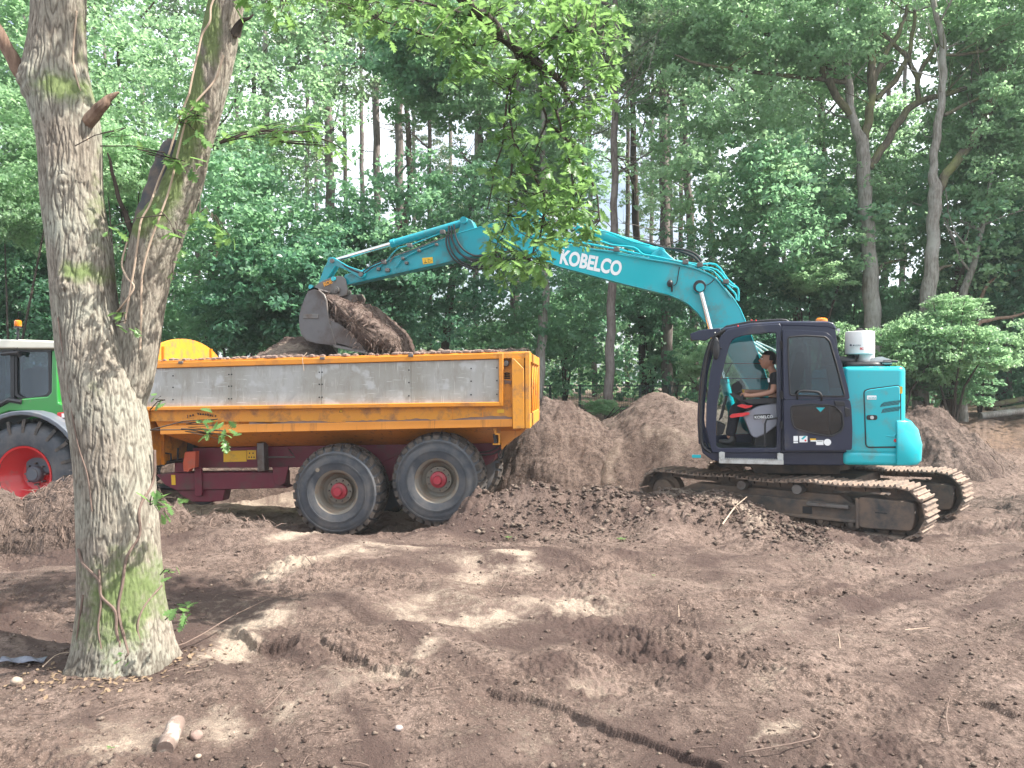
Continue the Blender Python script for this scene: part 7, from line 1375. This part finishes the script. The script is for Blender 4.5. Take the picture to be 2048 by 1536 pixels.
# climbing stems of ivy, dry
def surf(px, py):
    best = 0
    for pts in (A_pts, B_pts):
        ys2 = [p[0] for p in pts][::-1]; c = np.interp(py, ys2, [p[1] for p in pts][::-1]); r = np.interp(py, ys2, [p[2] for p in pts][::-1])
        if py < pts[0][0] and abs(px-c) < r: best = max(best, math.sqrt(r*r-(px-c)**2))
    return -(best*kpx+.006)
for L_, w_, m_ in (([(449, 0), (436, 30), (434, 60), (418, 85), (410, 120), (400, 160), (392, 200)], .006, 'fibre_pale'), ([(392, 200), (372, 240), (345, 320), (330, 370), (320, 420), (305, 450), (300, 490), (292, 540), (280, 600), (270, 650)], .006, 'fibre_pale'), ([(455, 120), (440, 170), (405, 220), (385, 260), (360, 380), (345, 430), (320, 500), (305, 560), (300, 640), (296, 700)], .006, 'fibre_pale'),
                   ([(262, 480), (258, 530), (275, 560), (290, 580), (270, 610), (240, 625)], .006, 'fibre_pale'), ([(163, 30), (162, 130), (175, 190), (185, 220), (190, 290)], .005, 'fibre_pale'), ([(310, 900), (308, 960), (298, 1010), (300, 1060), (285, 1100), (280, 1150), (275, 1200), (290, 1260), (300, 1310)], .009, 'fibre'),
                   ([(190, 1085), (205, 1110), (240, 1140), (245, 1170), (270, 1200), (275, 1240), (290, 1290)], .009, 'fibre'), ([(240, 1120), (245, 1180), (242, 1230), (255, 1290), (250, 1330)], .006, 'fibre'), ([(325, 1170), (310, 1200), (305, 1240), (320, 1290)], .006, 'fibre'), ([(206, 1170), (195, 1230), (190, 1290), (185, 1330)], .006, 'fibre'), ([(150, 640), (190, 860), (215, 940), (225, 1010)], .004, 'fibre')):
    b = MB(); b.tube([Vector(x) for x in spline([OB(a_, c_, surf(a_, min(c_, 1300))) for a_, c_ in L_], 5)], w_, 6); b.build('climbing_stem', M[m_], oak)
b = MB(); k_ = [OB(157, 372, surf(157, 372)), OB(165, 580, surf(165, 580))]
for q in k_: b.lathe([(.012, -.012), (.026, -.004), (.034, .01)], q, 14)
b.build('bark_knot', M['oakbark'], oak)
# overhead limb reaching into the picture
def OP(px, py, Y): q = at(px, py, Y); return Vector((q.x-base.x, q.y-base.y, q.z-base.z))
LIMB = [(500, -300, 4.8), (640, -330, 4.95), (780, -210, 5.2), (880, -70, 5.4), (935, 5, 5.5), (975, 38, 5.55), (1010, 76, 5.6), (1048, 108, 5.6), (1085, 133, 5.6), (1118, 160, 5.6), (1140, 200, 5.6)]
lr_ = [26, 22, 19, 17, 13, 12, 11, 11, 9, 6, 3]
b = MB(); trunk_tube(b, [OP(*p) for p in LIMB], [r*5.5/F for r in lr_], 12, 5, .004)
SUB = [[(1045, 104), (1036, 140), (1020, 190), (1022, 250), (1030, 285), (1058, 330), (1075, 350)], [(1040, 112), (1020, 170), (1010, 230), (1006, 280), (990, 340), (975, 420)], [(1083, 134), (1083, 200), (1092, 240), (1075, 290), (1050, 340)], [(1085, 135), (1120, 250), (1140, 330), (1150, 420)], [(1030, 285), (1020, 360), (1015, 430), (990, 500)],
       [(1010, 76), (950, 90), (880, 80), (820, 60), (760, 40)], [(1050, 108), (1120, 70), (1180, 60), (1230, 90)], [(975, 38), (900, 20), (830, 0), (780, -10)], [(1058, 330), (1090, 400), (1080, 470), (1060, 520)], [(1118, 160), (1170, 150), (1215, 130)], [(1092, 240), (1150, 300), (1190, 380), (1200, 440)]]
tips = []
for L_ in SUB:
    Yq = 5.6+random.uniform(-.15, .25); trunk_tube(b, [OP(a_, c_, Yq+.03*i) for i, (a_, c_) in enumerate(L_)], [r*5.5/F for r in np.linspace(3.6, 1.2, len(L_))], 6, 4, .004)
    tips += [OP(a_, c_, Yq+.03*i) for i, (a_, c_) in enumerate(spline(L_, 4))][3:] if 0 else [OP(q[0], q[1], Yq) for q in spline(L_, 4)][3:]
# another limb, up left, whose sprays hang in at the top
trunk_tube(b, [OP(500, -260, 4.8), OP(545, -120, 4.7), OP(560, -40, 4.65), OP(566, 10, 4.65)], [14*kpx, 8*kpx, 4*kpx, 2*kpx], 8, 4, .003)
trunk_tube(b, [OP(440, 285, 4.75), OP(520, 262, 4.9), OP(600, 268, 5.1), OP(650, 280, 5.2), OP(690, 300, 5.3)], [4*kpx, 3*kpx, 2.5*kpx, 2*kpx, 1*kpx], 6, 4, .003)
b.build('limb', M['branch'], oak)
# leaves
st = [(0, .0), (.10, .02), (.20, .14), (.25, .05), (.36, .27), (.43, .09), (.56, .36), (.62, .12), (.76, .30), (.82, .10), (.93, .13), (1., .0)]
lv = []; 
for i, (t, w_) in enumerate(st): lv += [(t, 0, -.10*t*t), (t+w_*.35, w_, .05-.12*t*t), (t+w_*.35, -w_, .05-.12*t*t)]
lf = []
for i in range(len(st)-1): a_, c_ = 3*i, 3*i+3; lf += [(a_, c_, c_+1, a_+1), (a_, a_+2, c_+2, c_)]
lv = np.array(lv); lf = np.array(lf)
BLOBS = [(985, 60, 200, 75, 46), (1150, 50, 95, 70, 34), (1180, 130, 55, 45, 20), (1020, 150, 110, 55, 22), (1095, 230, 85, 70, 14), (1100, 320, 75, 60, 15), (1140, 390, 75, 55, 22), (1010, 330, 45, 90, 9), (1150, 455, 45, 35, 11), (1005, 465, 35, 40, 9), (1060, 530, 45, 22, 8), (985, 515, 30, 15, 4), (1120, 480, 40, 25, 5), (790, 30, 90, 40, 18), (680, -10, 90, 22, 9), (880, 100, 60, 60, 12), (1230, 90, 30, 60, 7), (1200, 210, 30, 60, 6), (950, 40, 100, 50, 14), (1070, 440, 60, 35, 9), (1040, 555, 45, 14, 5), (1090, 300, 110, 120, 22), (1110, 440, 90, 70, 14), (760, 20, 120, 40, 16), (1000, 30, 220, 60, 20), (620, -5, 60, 18, 5)]
leaves = []
def rosette(c, n, size, droop=.3, spread=1.):
    ax = Vector((random.uniform(-.6, .6), random.uniform(-.7, .3), random.uniform(-.6, .4))).normalized()
    for k in range(n):
        d = Vector((random.uniform(-1, 1), random.uniform(-1, 1), random.uniform(-.8, .45)-droop*.3)); d = (d+ax*.5).normalized()
        nrm = Vector((random.uniform(-.7, .7), random.uniform(-.9, .5), 1.)); nrm = (nrm-d*nrm.dot(d)).normalized(); y = nrm.cross(d)
        s = size*random.uniform(.65, 1.25); p = c+d*.015+Vector((random.uniform(-1, 1), random.uniform(-1, 1), random.uniform(-1, 1)))*.03*spread
        leaves.append((p, d*s, y*s, nrm*s))
tw = MB()
for (cx, cy, rx, ry, n) in BLOBS:
    for _ in range(n):
        a = random.uniform(0, 6.28); rr = math.sqrt(random.random()); px, py = cx+rx*rr*math.cos(a), cy+ry*rr*math.sin(a); Yq = 5.6+random.gauss(0, .28); c = OP(px, py, Yq)
        near = min(tips+[OP(*p) for p in LIMB[3:]], key=lambda q: (q-c).length); m = near.lerp(c, .5)+Vector((random.uniform(-.04, .04), random.uniform(-.04, .04), random.uniform(-.02, .05)))
        tw.tube([near, m, c], [.0045, .003, .0018], 4); rosette(c, random.randint(6, 9), .084)
        if random.random() < .6: rosette(near.lerp(c, .6), 4, .08)
# small sprays on the trunk and by the stems
SPR = [((440, 285, 4.7), [(470, 268), (500, 262), (540, 255), (570, 248), (600, 235), (620, 262), (640, 285), (665, 292), (685, 298), (560, 275), (595, 262), (610, 250)], 4, .10), ((200, 292, 4.6), [(330, 305), (350, 318), (370, 322), (385, 335)], 4, .10), ((360, 245, 4.65), [(355, 235), (375, 222), (400, 232), (395, 215), (412, 240), (390, 262)], 5, .09), ((150, 292, 4.6), [(230, 262), (252, 255), (270, 270)], 1, .07),
       ((400, 400, 4.6), [(400, 425), (425, 440), (445, 462), (460, 472), (390, 415)], 4, .09), ((330, 430, 4.55), [(315, 430), (350, 470), (365, 495), (370, 470), (222, 455)], 3, .08), ((560, -30, 4.6), [(545, 0), (575, 10), (582, 40), (562, 25), (590, 20), (530, 5)], 4, .10), ((250, 640, 4.55), [(245, 625), (238, 645), (258, 655)], 3, .07), ((345, 560, 4.6), [(345, 530), (348, 550)], 2, .06),
       ((300, 860, 4.55), [(435, 838), (445, 850), (452, 862), (425, 868), (440, 878), (460, 872), (405, 845)], 3, .08), ((300, 820, 4.5), [(330, 800), (322, 792)], 2, .06), ((300, 1010, 4.5), [(305, 985), (315, 1000), (325, 1010), (318, 1025), (352, 995), (300, 1000)], 3, .085), ((320, 1150, 4.5), [(340, 1140), (352, 1150)], 2, .07), ((330, 1240, 4.5), [(365, 1222), (380, 1225), (358, 1218)], 3, .08), ((250, 1320, 4.4), [(258, 1308), (250, 1318)], 3, .045),
       ((480, -20, 4.7), [(470, 10), (500, -5), (760, 5), (740, -10), (700, 10)], 3, .1), ((175, 100, 4.6), [], 0, 0)]
for (o_, pts, n, sz) in SPR:
    if not pts: continue
    r0 = OP(*o_); prev = r0
    for (a_, c_) in pts:
        c = OP(a_, c_, o_[2]+random.uniform(-.05, .05)); tw.tube([r0.lerp(c, .0) if (c-prev).length > .12 else prev, r0.lerp(c, .5)+Vector((0, 0, .02)), c], [.004, .003, .002], 4) if (c-r0).length < .9 else tw.tube([prev, c], [.003, .002], 4)
        rosette(c, n, sz); prev = c
tw.build('twigs', M['branch'], oak)['kind'] = 'stuff'
me = npmesh('leaf', lv, lf, M['leaf_d'], smooth=True, link=False)
random.shuffle(leaves); leaves.sort(key=lambda L: -((L[1].length)*(1.2 if L[0].y < .8 else 1))); big = leaves[:300]; rest = leaves[300:]
for (p, d, y, nrm) in big:
    o = bpy.data.objects.new('leaf', me); COL.objects.link(o); o.parent = oak
    o.matrix_local = Matrix(((d.x, y.x, nrm.x, p.x), (d.y, y.y, nrm.y, p.y), (d.z, y.z, nrm.z, p.z), (0, 0, 0, 1)))
PP = np.array([tuple(L[0]) for L in rest]); D = np.array([tuple(L[1]) for L in rest]); Yy = np.array([tuple(L[2]) for L in rest]); Nn = np.array([tuple(L[3]) for L in rest])
Vv = PP[:, None]+lv[None, :, 0:1]*D[:, None]+lv[None, :, 1:2]*Yy[:, None]+lv[None, :, 2:3]*Nn[:, None]
npmesh('leaves', Vv.reshape(-1, 3), (lf[None]+(np.arange(len(rest))*len(lv))[:, None, None]).reshape(-1, 4), M['leaf_d'], oak)['kind'] = 'stuff'
# crown of the oak above the frame: shades the upper stems
for (px, py, Yq, key, sc) in [(150, -900, 5.4, (B_, Rn), .8), (620, -900, 5.2, (B_, Rn), .7), (-250, -600, 5.5, (B_, Rn), .7)]:
    put_crown(oak, key, OP(px, py, Yq), sc)
# seedlings on the soil
for px, py, lb, sz in ((1017, 1040, 'small pale leaf sprig on the soil below the trailer wheel', .05), (1243, 1045, 'single pale leaf standing on the berm', .06), (760, 985, 'x', 0), (375, 1222, 'green oak seedling right of the mossy trunk foot', .08), (1306, 1153, 'tiny green seedling below the berm', .025), (223, 1512, 'tiny green leaf near the bottom left', .025)):
    if not sz: continue
    x, y = gp(px, py, -.03 if py > 1060 else .12); z = gz(x, y); root = empty('seedling', (x, y, z)); tag(root, lb, 'seedling')
    b = MB(); b.tube([(0, 0, -.02), (0, 0, sz*.6)], [.003, .002], 5); b.build('stem', M['fibre_pale'], root)
    for k in range(5 if sz > .03 else 3):
        a = k*1.3+px; d = Vector((math.cos(a), math.sin(a), .25)).normalized()*sz; nrm = Vector((0, 0, 1)); nrm = (nrm-d.normalized()*nrm.dot(d.normalized())).normalized()*sz; yv = nrm.cross(d)/sz
        o = bpy.data.objects.new('leaf', me); COL.objects.link(o); o.parent = root; o.matrix_local = Matrix(((d.x, yv.x, nrm.x, 0), (d.y, yv.y, nrm.y, 0), (d.z, yv.z, nrm.z, sz*.5), (0, 0, 0, 1)))
# ---------------- haze ----------------
hb_ = MB(); hb_.box(-130, 130, -60, 120, -4, 26); hz = hb_.build('haze', [], smooth=0); hm = bpy.data.materials.new('pale_haze'); hm.use_nodes = True
hn = hm.node_tree; hn.nodes.remove(hn.nodes['Principled BSDF']); pv_ = N(hn, 'ShaderNodeVolumePrincipled'); pv_.inputs['Density'].default_value = .0011; pv_.inputs['Color'].default_value = (.86, .95, 1, 1); pv_.inputs['Anisotropy'].default_value = .2
hn.links.new(pv_.outputs[0], hn.nodes['Material Output'].inputs['Volume']); hz.data.materials.append(hm); tag(hz, 'thin pale haze hanging in the wood', kind='stuff')
